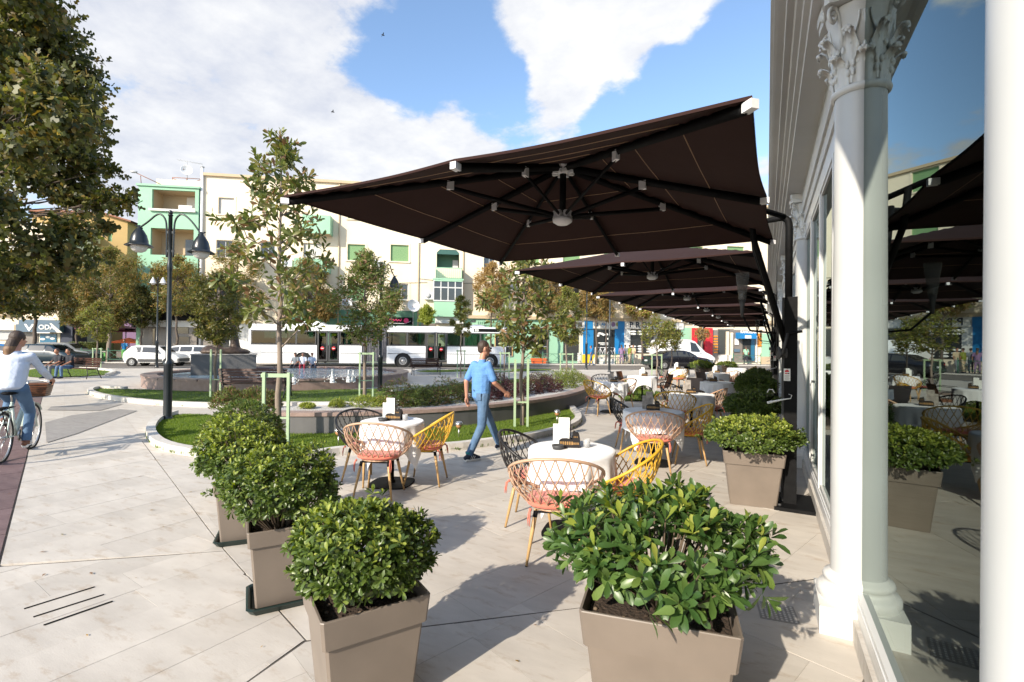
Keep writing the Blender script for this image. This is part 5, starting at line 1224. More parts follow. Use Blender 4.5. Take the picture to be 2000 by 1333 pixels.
for k, (px, pb, ptp) in enumerate(((573, 751, 731), (589, 743, 720), (649, 748, 721), (681, 747, 723), (690, 746, 724))):
    p = at(px, pb, .33); h = hgt(ptp, p)-.33; w = MB(); rr = random.Random(k)
    rows = [[((.03+.05*(1-t)**1.5+rr.uniform(-.012, .012))*math.cos(a)*(1+.3*rr.random()), (.03+.05*(1-t)**1.5+rr.uniform(-.012, .012))*math.sin(a), t*h) for a in [2*PI*i/10 for i in range(10)]] for t in (0, .15, .3, .45, .6, .75, .9, 1.0)]
    w.grid(rows, 'spray', True, True)
    for _ in range(26): w.ell((rr.gauss(0, .12), rr.gauss(0, .12), rr.uniform(0, h*.6)), (.018, .018, .022), 'spray', 5, 3)
    o = w.build('water_jet'); o.location = p; o['label'] = 'white foaming water jet, ' + ['leftmost one in the basin', 'in front of the seated children', 'third from the left in the open basin', 'fourth from the left, one of the right pair', 'rightmost one in the basin'][k]; o['category'] = 'water jet'; o['group'] = 'water jets in the fountain'
# slate pedestal and bronze sculpture
pa, pb_ = at(348, 750), at(478, 747); pc = (pa+pb_)/2+CF*.9; pc.z = 0; L_ = (pb_-pa).length; HP = hgt(694, (pa+pb_)/2)
ped = thing('pedestal', 'large slate grey stone pedestal beside the fountain', 'pedestal', pc, math.atan2(pb_.y-pa.y, pb_.x-pa.x))
w = MB(); w.box((0, 0, HP/2), (L_, 1.8, HP), 'planterwall'); w.build('block', ped); w = MB(); w.box((0, 0, HP+.02), (L_+.06, 1.86, .04), 'greyslab'); w.build('top_slab', ped)
def blob(name, prims, mats, vox, parent=None, smooth=5, assign=None, disp=0):
    """one continuous skin grown over tapering limbs: prims are (a, b, ra, rb[, flat]) or (c, (rx, ry, rz))"""
    w = MB(); dm = mats[0]
    for p in prims:
        if len(p) == 2: w.ell(p[0], p[1], dm, 14, 10)
        else:
            a, b, ra, rb = Vector(p[0]), Vector(p[1]), p[2], p[3]; d = b-a; n = 4; pts = [a-d.normalized()*ra*.85, a-d.normalized()*ra*.5]+[a.lerp(b, i/n) for i in range(n+1)]+[b+d.normalized()*rb*.5, b+d.normalized()*rb*.85]
            rs = [ra*.5, ra*.86]+[ra+(rb-ra)*i/n for i in range(n+1)]+[rb*.86, rb*.5]; w.tube(pts, rs, dm, 12, sx=(p[4] if len(p) > 4 else 1.0))
    me = w.mesh(name); o = obj(name, me, None); r = o.modifiers.new('r', 'REMESH'); r.mode = 'VOXEL'; r.voxel_size = vox; r.use_smooth_shade = True
    s = o.modifiers.new('s', 'SMOOTH'); s.factor = .5; s.iterations = smooth
    dg = bpy.context.evaluated_depsgraph_get(); m2 = bpy.data.meshes.new_from_object(o.evaluated_get(dg)); bpy.data.objects.remove(o); bpy.data.meshes.remove(me); m2.name = name
    m2.materials.clear()
    for m in mats: m2.materials.append(M[m] if isinstance(m, str) else m)
    m2.polygons.foreach_set('material_index', [0]*len(m2.polygons))
    if assign:
        for f in m2.polygons: f.material_index = assign(f.center)
    m2.polygons.foreach_set('use_smooth', [True]*len(m2.polygons)); return obj(name, m2, parent)
sc = blob('sculpture', [((0, 0, .10), (.95, .5, .20)), ((-.6, .1, .15), (.3, .3, .22)), ((-.32, 0, .1), (-.24, 0, 1.0), .20, .14), ((.36, 0, .1), (.28, .05, 1.1), .22, .13), ((-.24, 0, 1.0), (-.2, 0, 1.9), .15, .20), ((.28, 0, 1.1), (.2, 0, 1.9), .14, .2), ((-.2, 0, 1.9), (-.2, 0, 2.6), .30, .18), ((.2, 0, 1.9), (.25, 0, 2.5), .28, .16), ((-.22, 0, 2.85), (.14, .15, .18)), ((.28, 0, 2.72), (.14, .15, .17)), ((-.35, 0, 2.4), (-.9, -.1, 2.3), .09, .07), ((-.9, -.1, 2.3), (-1.05, -.1, 1.7), .07, .12), ((.3, 0, 2.35), (.7, -.1, 1.9), .09, .07)], ('bronze',), .05, smooth=3)
sc.location = pc+Vector((0, 0, HP+.02)); sc.rotation_euler.z = ped.rotation_euler.z; sc['label'] = 'dark bronze sculpture of draped figures on the slate pedestal, half hidden by the tree'; sc['category'] = 'sculpture'

# ================================================================ BENCHES
def bench(px, py, face, label, L=1.55):
    p = at(px, py); t = thing('park_bench', label, 'bench', p, R(face-90), 'brown slatted benches round the fountain')
    for k in range(5): w = MB(); w.box((0, -.12+.085*k, .43+.008*abs(k-2)), (L, .065, .025), 'benchwood'); w.build('seat_slat', t)
    for k in range(5): w = MB(); w.box((0, -.19-.022*k, .52+.085*k), (L, .022, .065), 'benchwood', rx=-.24); w.build('back_slat', t)
    for sx in (-1, 1):
        w = MB(); x = sx*(L/2-.09)
        w.tube([(x, .27, 0), (x, .22, .2), (x, .25, .41), (x, -.16, .405), (x, -.20, .5), (x, -.31, .90)], .018, 'iron', 6); w.tube([(x, -.34, 0), (x, -.24, .2), (x, -.17, .41)], .018, 'iron', 6)
        w.tube(smooth3([(x, .25, .41), (x, .27, .58), (x, .2, .66), (x, 0, .62), (x, -.22, .66)]), .014, 'iron', 6); w.tube(smooth3([(x, .22, .2), (x, 0, .3), (x, -.24, .2)]), .01, 'iron', 6); w.build('end_frame', t)
    return t
vdir = math.degrees(math.atan2(CF.y, CF.x))
bench(502, 778, vdir+2, 'brown slatted bench seen from behind, before the fountain', 2.0)
bench(832, 733, vdir+205, 'brown slatted bench in front of the bus, facing left', 1.6)
bench(951, 748, vdir+92, 'brown slatted bench seen end on behind the walking man', 1.4)
bench(152, 739, vdir+165, 'brown slatted bench with two seated men at the left', 2.0)

# ================================================================ BUILDINGS ALONG THE STREET
FD = 43.4
def wall_holes(w, x0, x1, z0, z1, y, holes, m, depth=.22, rm=None):
    """front wall at local y (camera on -y) with reveals"""
    xs = sorted({x0, x1, *[h[0] for h in holes], *[h[1] for h in holes]}); zs = sorted({z0, z1, *[h[2] for h in holes], *[h[3] for h in holes]})
    for i in range(len(xs)-1):
        for j in range(len(zs)-1):
            cx, cz = (xs[i]+xs[i+1])/2, (zs[j]+zs[j+1])/2
            if any(h[0] < cx < h[1] and h[2] < cz < h[3] for h in holes) or not (x0 < cx < x1 and z0 < cz < z1): continue
            w.add([(xs[i], y, zs[j]), (xs[i+1], y, zs[j]), (xs[i+1], y, zs[j+1]), (xs[i], y, zs[j+1])], [(0, 1, 2, 3)], m)
    for h in holes:
        a, b, c, d = h[:4]; Y = y+depth
        w.add([(a, y, c), (a, Y, c), (a, Y, d), (a, y, d), (b, y, c), (b, Y, c), (b, Y, d), (b, y, d)], [(0, 1, 2, 3), (4, 7, 6, 5), (0, 4, 5, 1), (3, 2, 6, 7)], rm or m)
def block(name, label, t0, t1, d0, d1, H, m, holes, roof=None, x=None, cat='building', parapet=True):
    b = thing(name, label, cat, (0, 0, 0), ST); w = MB(); wall_holes(w, t0, t1, 0, H, d0, holes, m)
    w.add([(t0, d0, 0), (t0, d1, 0), (t0, d1, H), (t0, d0, H)], [(0, 3, 2, 1)], m); w.add([(t1, d0, 0), (t1, d1, 0), (t1, d1, H), (t1, d0, H)], [(0, 1, 2, 3)], m); w.add([(t0, d1, 0), (t1, d1, 0), (t1, d1, H), (t0, d1, H)], [(0, 3, 2, 1)], m)
    w.build('wall', b); w = MB(); w.b2(t0-.12 if parapet else t0, t1+.12 if parapet else t1, d0-.12, d1, H, H+.16, m); w.build('roof', b); return b
def window(b, r, y, kind, label=None, sill=True):
    a, c, z0, z1 = r; w = MB(); f = .06; Y = y+.14
    fm = {'green': 'shutter', 'dark': 'grey_fr', 'white': 'white_gloss', 'blind': 'grey_fr'}.get(kind, 'grey_fr')
    for x in (a+f/2, c-f/2): w.box((x, Y, (z0+z1)/2), (f, .06, z1-z0), fm)
    for z in (z0+f/2, z1-f/2): w.box(((a+c)/2, Y, z), (c-a-2*f, .058, f), fm)
    if kind in ('dark', 'white'): w.box(((a+c)/2, Y, (z0+z1)/2), (.05, .05, z1-z0-2*f), fm)
    o = w.build('window', b)
    if kind in ('green', 'blind'):
        w = MB(); n = max(6, int((z1-z0)/.1)); h = (z1-z0-2*f)/n
        for i in range(n): w.box(((a+c)/2, Y-.0, z0+f+(i+.5)*h), (c-a-2*f, .02, h*.9), 'shutter' if kind == 'green' else 'blind', rx=.18)
        w.build('shutter', o)
    else: w = MB(); w.box(((a+c)/2, Y+.012, (z0+z1)/2), (c-a-2*f, .01, z1-z0-2*f), 'pane'); w.build('pane', o)
    if sill: w = MB(); w.b2(a-.15, c+.15, y-.10, y+.05, z0-.11, z0-.01, 'cream'); w.build('sill', o)
    return o
# --- the long cream apartment block
T0 = fac(271, 600, FD)[0]; TP = fac(393, 500, FD)[0]; T1 = 46.0; HB = (fac(590, 352, FD)[1]+fac(420, 347, FD)[1])/2
rects = {'A': [(427, 387, 457, 419, 'blind')], 'B': [(423, 470, 456, 503, 'dark'), (509, 472, 537, 505, 'dark'), (593, 476, 628, 508, 'blind'), (679, 478, 713, 509, 'green'), (763, 479, 798, 511, 'green'), (945, 503, 966, 540, 'dark')],
         'C': [(770, 555, 797, 586, 'dark'), (680, 556, 712, 588, 'green'), (594, 556, 628, 588, 'dark'), (424, 556, 456, 588, 'green')]}
wins = [(fr(*q[:4], FD), q[4]) for k in rects for q in rects[k]]
for px in (680, 764, 1020, 1100, 1180, 1260, 1340, 1420):        # windows of the upper rows hidden or half hidden by the parasols
    wins.append((fr(px, 396, px+33, 428, FD), 'green'))
for px in (1020, 1100, 1180, 1260, 1340, 1420): wins.append((fr(px, 482, px+33, 513, FD), 'green')); wins.append((fr(px, 556, px+33, 586, FD), 'dark'))
hB = fr(853, 488, 897, 524, FD); hA = [w_[0] for w_ in wins]
GZ = fr(700, 604, 720, 640, FD)[3]; b1 = block('apartment_building', 'long cream apartment block with mint green balconies and ground floor shops behind the bus', TP, T1, FD, FD+11, HB, 'cream', hA+[hB])
for r, k in wins: window(b1, r, FD, k)
w = MB(); w.b2(TP-.05, T1, FD-.2, FD-.0, HB-.02, HB+.2, 'cream_d'); w.build('roof_edge', b1)
for px in (662, 818, 905):                                       # downpipes
    t_ = fac(px, 500, FD)[0]; w = MB(); w.tube([(t_, FD-.07, .1), (t_, FD-.07, HB-.05)], .055, 'cream_d', 8); w.build('downpipe', b1)
w = MB(); w.tube([(TP+.05, FD-.12, .1), (TP+.05, FD-.12, HB+.6)], .11, 'whitepl', 10); w.lathe([(.16, HB+.62), (.16, HB+.68), (.02, HB+.75)], 'grey_fr', (TP+.05, FD-.12, 0), 10); w.build('flue_pipe', b1)
# arched loggia with green balcony, glazed bay under it
w = MB(); a, c, z0, z1 = hB; cut = .28
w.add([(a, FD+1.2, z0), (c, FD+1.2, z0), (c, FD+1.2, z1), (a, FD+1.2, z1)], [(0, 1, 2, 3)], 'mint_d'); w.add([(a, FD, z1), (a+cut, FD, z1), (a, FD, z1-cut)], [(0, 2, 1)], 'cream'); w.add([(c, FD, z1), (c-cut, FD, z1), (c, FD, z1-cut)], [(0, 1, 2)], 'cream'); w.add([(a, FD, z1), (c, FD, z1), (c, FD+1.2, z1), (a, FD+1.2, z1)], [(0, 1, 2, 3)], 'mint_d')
w.b2(c-.55, c-.05, FD+1.05, FD+1.1, z0, z0+.9, 'blind'); w.build('loggia', b1)
w = MB(); w.b2(a, c, FD+.02, FD+.06, z1-.42, z1-.02, 'dkgreen'); w.build('roller_awning', b1)
r = fr(850, 523, 903, 549, FD-1); bal = MB(); bal.b2(r[0], r[1], FD-1.0, FD-.001, r[2]-.05, r[2]+.12, 'mint'); bl = bal.build('balcony', b1); w = MB()
w.b2(r[0], r[1], FD-1.0, FD-.93, r[3]-.07, r[3], 'mint')
for i in range(14): x = r[0]+.06+i*(r[1]-r[0]-.12)/13; w.box((x, FD-.96, (r[2]+r[3])/2), (.05, .05, r[3]-r[2]-.1), 'mint')
for x in (r[0]+.03, r[1]-.03): w.b2(x-.02, x+.02, FD-.96, FD-.01, r[2]+.12, r[3], 'mint')
w.build('railing', bl)
r = fr(847, 549, 903, 588, FD-.9); w = MB(); w.b2(r[0], r[1], FD-.9, FD-.001, r[2], r[3], 'pane'); bay = w.build('glazed_bay', b1); w = MB()
for i in range(5): x = r[0]+i*(r[1]-r[0])/4; w.box((x, FD-.93, (r[2]+r[3])/2), (.09, .05, r[3]-r[2]), 'white_gloss')
for z in (r[2], r[2]+(r[3]-r[2])*.66, r[3]): w.box(((r[0]+r[1])/2, FD-.935, z), (r[1]-r[0]+.09, .05, .1), 'white_gloss')
w.build('window_frame', bay); r2_ = fr(847, 588, 903, 619, FD-.9); w = MB(); w.b2(r2_[0], r2_[1], FD-.9, FD-.001, r2_[2], r[2]-.05, 'mint'); w.build('parapet', bay); w = MB(); w.b2(r[0]-.1, r[1]+.1, FD-1, FD-.001, r[3]+.05, r[3]+.2, 'mint'); w.build('slab', bay)
# solid green balconies
for (px0, py0, px1, py1) in ((590, 420, 645, 456), (574, 505, 641, 531), (566, 585, 640, 606)):
    r = fr(px0, py0, px1, py1, FD-1.1); w = MB(); w.b2(r[0], r[1], FD-1.1, FD-1.0, r[2], r[3], 'mint'); w.b2(r[1]-.1, r[1], FD-1.0, FD-.001, r[2], r[3], 'mint'); w.b2(r[0], r[0]+.1, FD-1.0, FD-.001, r[2], r[3], 'mint'); w.b2(r[0]+.1, r[1]-.1, FD-1.0, FD-.001, r[2], r[2]+.15, 'cream_d'); w.build('balcony', b1)
# air conditioner and dish
r = fr(829, 571, 846, 585, FD-.35); w = MB(); w.b2(r[0], r[1], FD-.35, FD-.02, r[2], r[3], 'whitepl'); ac = w.build('air_conditioner', b1); w = MB(); w.lathe([(0, 0), ((r[3]-r[2])*.38, 0), ((r[3]-r[2])*.38, .02), (0, .02)], 'grey_fr', n=18); o = w.build('fan_grille', ac); o.location = ((r[0]*.55+r[1]*.45), FD-.355, (r[2]+r[3])/2); o.rotation_euler.x = PI/2
def dish(px, py, d, rad, label, mast_to):
    t_, z_ = fac(px, py, d); p = street(t_, d, z_); t = thing('satellite_dish', label, 'satellite dish', p, ST); w = MB(); w.lathe([(0, 0), (rad*.5, .04), (rad*.85, .12), (rad, .18), (rad*.99, .19), (rad*.84, .13), (0, .012)], 'whitepl', n=28); o = w.build('dish', t); o.rotation_euler = (R(82), 0, R(20))
    w = MB(); w.tube([(0, .05, 0), (0, .12, mast_to-z_)], .03, 'grey_fr', 6); w.build('mast', t); w = MB(); w.tube([(0, -.1, -rad), (0, -.55, -.1)], .012, 'grey_fr', 5); w.box((0, -.55, -.08), (.08, .1, .08), 'greyfab'); w.build('feed_arm', t)
dish(807, 598, FD-.9, .55, 'pale round satellite dish on a pole above the bus', 3.2)
dish(365, 334, FD+2, .45, 'white satellite dish on the roof above the mint loggia', 14.9)
for k, (px, py) in enumerate(((735, 515), (660+18, 590), (560, 514), (1000, 560), (1090, 585), (1225, 585))):
    tt, zz_ = fac(px, py, FD-.3); w = MB(); w.b2(tt-.42, tt+.42, FD-.36, FD-.03, zz_-.3, zz_+.3, 'whitepl'); ac_ = w.build('air_conditioner', b1); w = MB(); w.lathe([(0, 0), (.23, 0), (.23, .02), (0, .02)], 'grey_fr', n=16); o_ = w.build('fan_grille', ac_); o_.location = (tt-.12, FD-.365, zz_); o_.rotation_euler.x = PI/2
for r_, k_ in wins:                                              # raised surrounds
    a, c, z0, z1 = r_; w = MB(); w.b2(a-.16, a-.012, FD-.03, FD-.001, z0, z1+.14, 'cream_d' if False else 'cream'); w.b2(c+.012, c+.16, FD-.03, FD-.001, z0, z1+.14, 'cream'); w.b2(a-.012, c+.012, FD-.03, FD-.001, z1+.012, z1+.14, 'cream'); w.build('surround', b1)
for k in range(5):
    a, c = fac(670+k*150, 545, FD), fac(835+k*150, 552, FD); w = MB(); w.tube([(a[0], FD-.06, a[1]), ((a[0]+c[0])/2, FD-.08, (a[1]+c[1])/2-.25), (c[0], FD-.06, c[1])], .018, 'plastic', 4); w.build('cable', b1)
# ground floor shops on the cream block, px x from left to right
def shop(px0, px1, py0, py1, m, y=.05, name='shop_panel', parent=None, thick=.1): r = fr(px0, py0, px1, py1, FD-y); w = MB(); w.b2(r[0], r[1], FD-y, FD-.004+0*thick, r[2], r[3], m); return w.build(name, parent or b1), r
shop(480, 566, 634, 709, 'white_p', .06, 'white_shopfront'); shop(448, 480, 600, 709, 'white_p', .05, 'white_pier')
shop(416, 448, 640, 709, 'dark', .05, 'dark_doorway'); shop(486, 500, 655, 678, 'pane', .09, 'shop_window')
shop(393, 416, 600, 709, 'greystone', .05, 'stone_pier'); shop(566, 850, 606, 712, 'mint_d', .06, 'green_shopfront'); shop(822, 850, 632, 712, 'greystone', .10, 'brown_pier')
for k in range(7): shop(575+k*36, 600+k*36, 648, 700, 'pane', .10, 'shop_window')
sg, r = shop(747, 806, 620, 634, 'black', .22, 'salon_sign'); rr = random.Random(3); w = MB(); x = r[0]+.12; zc = (r[2]+r[3])/2; pts = []
for i in range(30): pts.append((x+i*(r[1]-r[0]-1.0)/30, FD-.25, zc+.05+.13*math.sin(i*1.35)*(.6+.4*math.sin(i*.7))))
w.tube(pts, .035, 'pinksign', 5); w.ell((r[1]-.55, FD-.24, zc+.02), (.22, .03, .22), 'pinksign'); w.tube([(r[0]+.3, FD-.245, r[2]+.1), (r[1]-.6, FD-.245, r[2]+.07), (r[1]-.15, FD-.245, zc)], .018, 'whitepl', 5); w.build('script_lettering', sg)
shop(850, 905, 618, 632, 'white_p', .5, 'white_awning'); shop(905, 1130, 622, 712, 'mint', .05, 'mint_shopfront'); shop(921, 929, 626, 630, 'pane', .08, 'vent_window'); s_, r = shop(930, 985, 625, 636, 'mint', .15, 'sign_board')
w = MB(); rr = random.Random(9)
for i in range(12): w.box((r[0]+.2+i*.17, FD-.16, (r[2]+r[3])/2-.05), (.09, .02, .22+.1*rr.random()), 'mint_d', ry=.2*rr.uniform(-1, 1))
w.build('lettering', s_)
for (a, c) in ((1040, 1069), (968, 1000)):
    o, r = shop(a, c, 640, 696, 'pane', .12, 'tall_shop_window'); w = MB()
    for x in (r[0]-.04, r[1]+.04): w.box((x, FD-.13, (r[2]+r[3])/2), (.08, .06, r[3]-r[2]), 'wood')
    for z in (r[2]+(r[3]-r[2])*f for f in (0, .33, .66, 1)): w.box(((r[0]+r[1])/2, FD-.135, z), (r[1]-r[0], .05, .05), 'grey_fr')
    w.build('window_frame', o)
shop(1100, 1130, 655, 705, 'dark', .07, 'doorway'); shop(1128, 1142, 690, 709, 'white_p', .1, 'stone_plinth'); shop(1106, 1128, 628, 642, 'maroon', .1, 'sign_board')
# blue shop with white fascia
o, r = shop(1125, 1222, 627, 642, 'blind', .2, 'blue_shop_fascia')
for (a, c) in ((1142, 1158), (1207, 1220)): shop(a, c, 626, 643, 'blue', .24, 'blue_block')
for (a, c) in ((1139, 1159), (1201, 1219)): shop(a, c, 643, 692, 'blue', .12, 'blue_pier')
q, rq = shop(1160, 1200, 644, 693, 'pane', .08, 'shop_window'); w = MB(); rr = random.Random(4)
for i in range(7): w.ell((rq[0]+.3+rr.random()*1.2, FD-.1, rq[3]-.3-rr.random()*.7), (.16, .012, .10), 'card', 8, 5)
w.box(((rq[0]+rq[1])/2, FD-.1, rq[3]-1.25), (1.1, .02, .09), 'card'); w.box(((rq[0]+rq[1])/2, FD-.1, rq[3]-1.4), (.8, .02, .06), 'card'); w.build('window_print', q)
tx, tz = fac(1177, 634, FD-.22); lettering('AlA', .34, 'blue', o, (tx+.15, FD-.21, tz), bold=.01); w = MB(); ex, ez = fac(1164, 634, FD-.22); w.lathe([(.10, 0), (.22, 0), (.22, .02), (.10, .02)], 'slate', n=18); e_ = w.build('round_emblem', o); e_.location = (ex, FD-.205, ez); e_.rotation_euler.x = PI/2
w = MB(); ex, ez = fac(1133, 634, FD-.22); w.b2(ex-.2, ex+.2, FD-.225, FD-.201, ez-.2, ez+.2, 'greystone'); w.build('picture_panel', o)
ex, ez = fac(1198, 634, FD-.22); w = MB(); w.ell((ex, FD-.21, ez), (.2, .02, .22), 'lilac'); w.ell((ex+.45, FD-.21, ez), (.2, .02, .2), 'limeleaf'); w.build('picture_panel', o)
pnl = thing('yellow_barrier', 'bright yellow slatted panel in front of the blue shop', 'barrier', (0, 0, 0), ST); r = fr(1137, 693, 1167, 709, FD-.6)
for k in range(5): z = r[2]+(k+.5)*(r[3]-r[2])/5; w = MB(); w.b2(r[0], r[1], FD-.62, FD-.58, z-.075, z+.075, 'yellow'); w.build('board', pnl)
stp = thing('shop_steps', 'white railings and steps at the blue shop entrance', 'steps', (0, 0, 0), ST); r = fr(1160, 674, 1198, 706, FD-.8)
w = MB(); w.b2(r[0], r[1], FD-1.2, FD-.15, .0, .5, 'white_p'); w.b2(r[0]+.1, r[1]-.4, FD-.8, FD-.15, .5, .62, 'white_p'); w.build('landing', stp); w = MB()
for i in range(5):
    x = r[0]+i*(r[1]-r[0])/4; w.tube([(x, FD-1.15, .5), (x, FD-1.15, 1.5)], .025, 'whitepl', 5)
    if i < 4: x2 = r[0]+(i+1)*(r[1]-r[0])/4; w.tube([(x, FD-1.15, .55), (x2, FD-1.15, 1.45)], .018, 'whitepl', 4); w.tube([(x2, FD-1.15, .55), (x, FD-1.15, 1.45)], .018, 'whitepl', 4)
w.tube([(r[0], FD-1.15, 1.5), (r[1], FD-1.15, 1.5)], .03, 'whitepl', 5); w.build('railing', stp)
# PROMO shop
o, r = shop(1221, 1335, 627, 643, 'blind', .22, 'shop_sign'); w = MB()
for k in range(12): x = r[0]+k*(r[1]-r[0])/11; w.b2(x-.015, x+.015, FD-.235, FD-.221, r[2], r[3], 'grey_fr')
w.build('sign_joint', o); tx, tz = fac(1226, 635, FD-.22); nm = 'PROMO'
for i, chh in enumerate(nm): ux, uz = fac(1233+i*12.6, 635.5, FD-.23); lettering(chh, .72, 'navy', o, (ux, FD-.235, tz), bold=.018, name='letter')
shop(1219, 1231, 643, 700, 'white_p', .1, 'white_pier'); q, rq = shop(1231, 1277, 644, 690, 'pane', .1, 'shop_window'); w = MB()
for cx_ in (1237, 1251, 1268):
    for zz_ in (648, 653, 677, 682, 687):
        ex, ez = fac(cx_, zz_, FD-.12); w.ell((ex, FD-.13, ez), (.30, .02, .09), 'card', 12, 5)
w.build('window_print', q); shop(1277, 1283, 644, 700, 'grey_fr', .14, 'pier'); shop(1283, 1330, 644, 700, 'pane', .1, 'shop_window'); shop(1330, 1352, 640, 705, 'mint', .1, 'mint_pier')
shop(1402, 1433, 643, 708, 'greystone', .055, 'brown_wall')
# red shop, yellow and blue shops deep right
shop(1353, 1362, 641, 700, 'red', .3, 'red_pier'); shop(1377, 1392, 641, 700, 'red', .3, 'red_pier'); shop(1362, 1377, 641, 700, 'pane', .08, 'glass_door'); shop(1365, 1375, 654, 658, 'orange', .14, 'orange_sign')
shop(1392, 1402, 645, 705, 'greystone', .1, 'brown_pier'); w = MB(); rr = random.Random(8); pw_ = shop(1403, 1425, 645, 692, 'pane', .08, 'shop_window')[0]
for k in range(7): o, r = shop(1394, 1402, 656+k*5.2, 658.6+k*5.2, 'orange', .16, 'orange_lettering_strip')
shop(1420, 1424, 648, 705, 'cream', .3, 'cream_pier'); shop(1428, 1432, 650, 700, 'cream', .3, 'cream_pier'); shop(1405, 1428, 694, 708, 'blind', .3, 'stall_riser')
shop(1433, 1477, 645, 708, 'greystone', .06, 'brown_wall'); w = MB(); r = fr(1447, 650, 1478, 662, FD-.9); w.b2(r[0], r[1], FD-.9, FD-.062, r[2], r[3], 'blue'); aw = w.build('blue_awning', b1); lettering('KANCELARI', .36, 'card', aw, ((r[0]+r[1])/2, FD-.91, r[3]+.05), bold=.012, sx=.9); w = MB(); ex, ez = fac(1461, 658.5, FD-.9); w.b2(ex-.32, ex+.32, FD-.93, FD-.902, ez-.14, ez+.14, 'card'); w.build('white_plate', aw)
shop(1451, 1466, 663, 703, 'dark', .12, 'doorway'); shop(1467, 1474, 663, 705, 'teal', .14, 'display_panel'); shop(1436, 1443, 662, 674, 'card', .16, 'poster'); shop(1434, 1445, 682, 688, 'slate', .16, 'poster')
for k in range(8): shop(1479, 1487+(k % 2), 652+k*3.2, 654.2+k*3.2, 'orange', .16, 'orange_lettering_strip')
shop(1477, 1479, 650, 708, 'white_p', .2, 'white_pier'); shop(1488, 1504, 652, 697, 'mint', .1, 'mint_pier'); shop(1488, 1504, 697, 712, 'cream_d', .12, 'plinth')
r = fr(905, 590, 1340, 624, FD); w = MB(); w.b2(r[0], T1-.1, FD-.35, FD-.004, fac(1100, 626, FD)[1], fac(1100, 620, FD)[1], 'cream_d'); w.build('string_course', b1)
# --- mint loggia wing at the left end
lg = [(297, 372, 381, 413), (294, 447, 378, 499), (292, 525, 372, 572)]; lh = [fr(*q, FD-.3) for q in lg]; HM = fac(330, 366, FD-.3)[1]
b2 = block('loggia_wing', 'mint green stair wing with three open loggias at the left end of the cream block', T0, TP-.12, FD-.3, FD+9, HM, 'mint', lh)
for i, (a, c, z0, z1) in enumerate(lh):
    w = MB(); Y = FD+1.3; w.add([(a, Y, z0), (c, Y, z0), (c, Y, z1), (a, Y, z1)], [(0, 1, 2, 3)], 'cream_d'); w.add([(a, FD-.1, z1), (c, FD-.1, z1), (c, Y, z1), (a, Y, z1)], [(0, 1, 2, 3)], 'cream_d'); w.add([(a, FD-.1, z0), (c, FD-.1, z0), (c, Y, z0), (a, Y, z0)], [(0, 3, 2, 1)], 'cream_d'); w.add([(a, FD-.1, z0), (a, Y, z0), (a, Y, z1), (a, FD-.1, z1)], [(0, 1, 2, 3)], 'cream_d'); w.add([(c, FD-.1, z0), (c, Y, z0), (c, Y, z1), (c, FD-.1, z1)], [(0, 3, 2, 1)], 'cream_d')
    lo = w.build('loggia', b2); w = MB(); w.b2(c-1.35, c-.55, Y-.05, Y-.02, z0, z0+1.6, 'pane' if i else 'blind'); w.build('balcony_door', lo)
    if i == 0:
        w = MB(); w.b2(a-.15, c+.1, FD-.5, FD-.36, z0-.05, z0+.12, 'blind'); w.b2(c-1.2, c-.2, FD-.37, FD-.34, z0+.12, z0+.5, 'blind'); w.build('planter_shelf', lo); w = MB(); w.b2((a+c)/2, (a+c)/2+1, FD+1.05, FD+1.3, z1-1.3, z1-1.05, 'whitepl'); w.build('air_conditioner', lo)
w = MB(); r = fr(305, 352, 392, 366, FD+.8); w.b2(r[0], TP-.1, FD+.8, FD+9, HM+.161, r[3], 'cream'); w.build('penthouse', b2)
w = MB(); x0, x1 = fac(337, 345, FD+2)[0], fac(392, 345, FD+2)[0]; zr = r[3]
for x in (x0, (x0+x1)/2, x1): w.tube([(x, FD+2, zr), (x, FD+2, zr+.55)], .03, 'rtile', 5)
w.tube([(x0, FD+2, zr+.55), (x1, FD+2, zr+.55)], .03, 'rtile', 5); w.tube([(x0, FD+2, zr+.5), (x0+1.0, FD+2, zr)], .025, 'rtile', 5); w.tube([(x1, FD+2, zr+.5), (x1-1.0, FD+2, zr)], .025, 'rtile', 5)
rr_ = w.build('roof_frame', b2)
an = thing('tv_antenna', 'thin television antenna on the roof above the mint loggia', 'antenna', street(fac(366, 300, FD+2)[0], FD+2, zr), ST); w = MB(); w.tube([(0, 0, 0), (0, 0, 2.0)], .02, 'grey_fr', 5); w.build('mast', an); w = MB(); w.tube([(-.75, 0, 2.1), (1.2, 0, 1.85)], .015, 'grey_fr', 4)
for i in range(8): w.tube([(-.7+i*.26, -.25, 2.08-i*.033), (-.7+i*.26, .25, 2.08-i*.033)], .01, 'grey_fr', 4)
w.build('boom', an)
fl = thing('roof_floodlight', 'small floodlight on a raking bracket at the roof corner of the mint wing', 'floodlight', street(T0+.1, FD-.3, HM+.16), ST); w = MB(); w.tube([(1.6, 0, 0), (-.1, -.3, .75)], .03, 'rtile', 5); w.tube([(.1, 0, 0), (.1, -.1, .6)], .025, 'rtile', 5); w.build('bracket', fl); w = MB(); w.ell((-.25, -.35, .82), (.28, .12, .10), 'grey_fr'); w.build('lamp_head', fl)
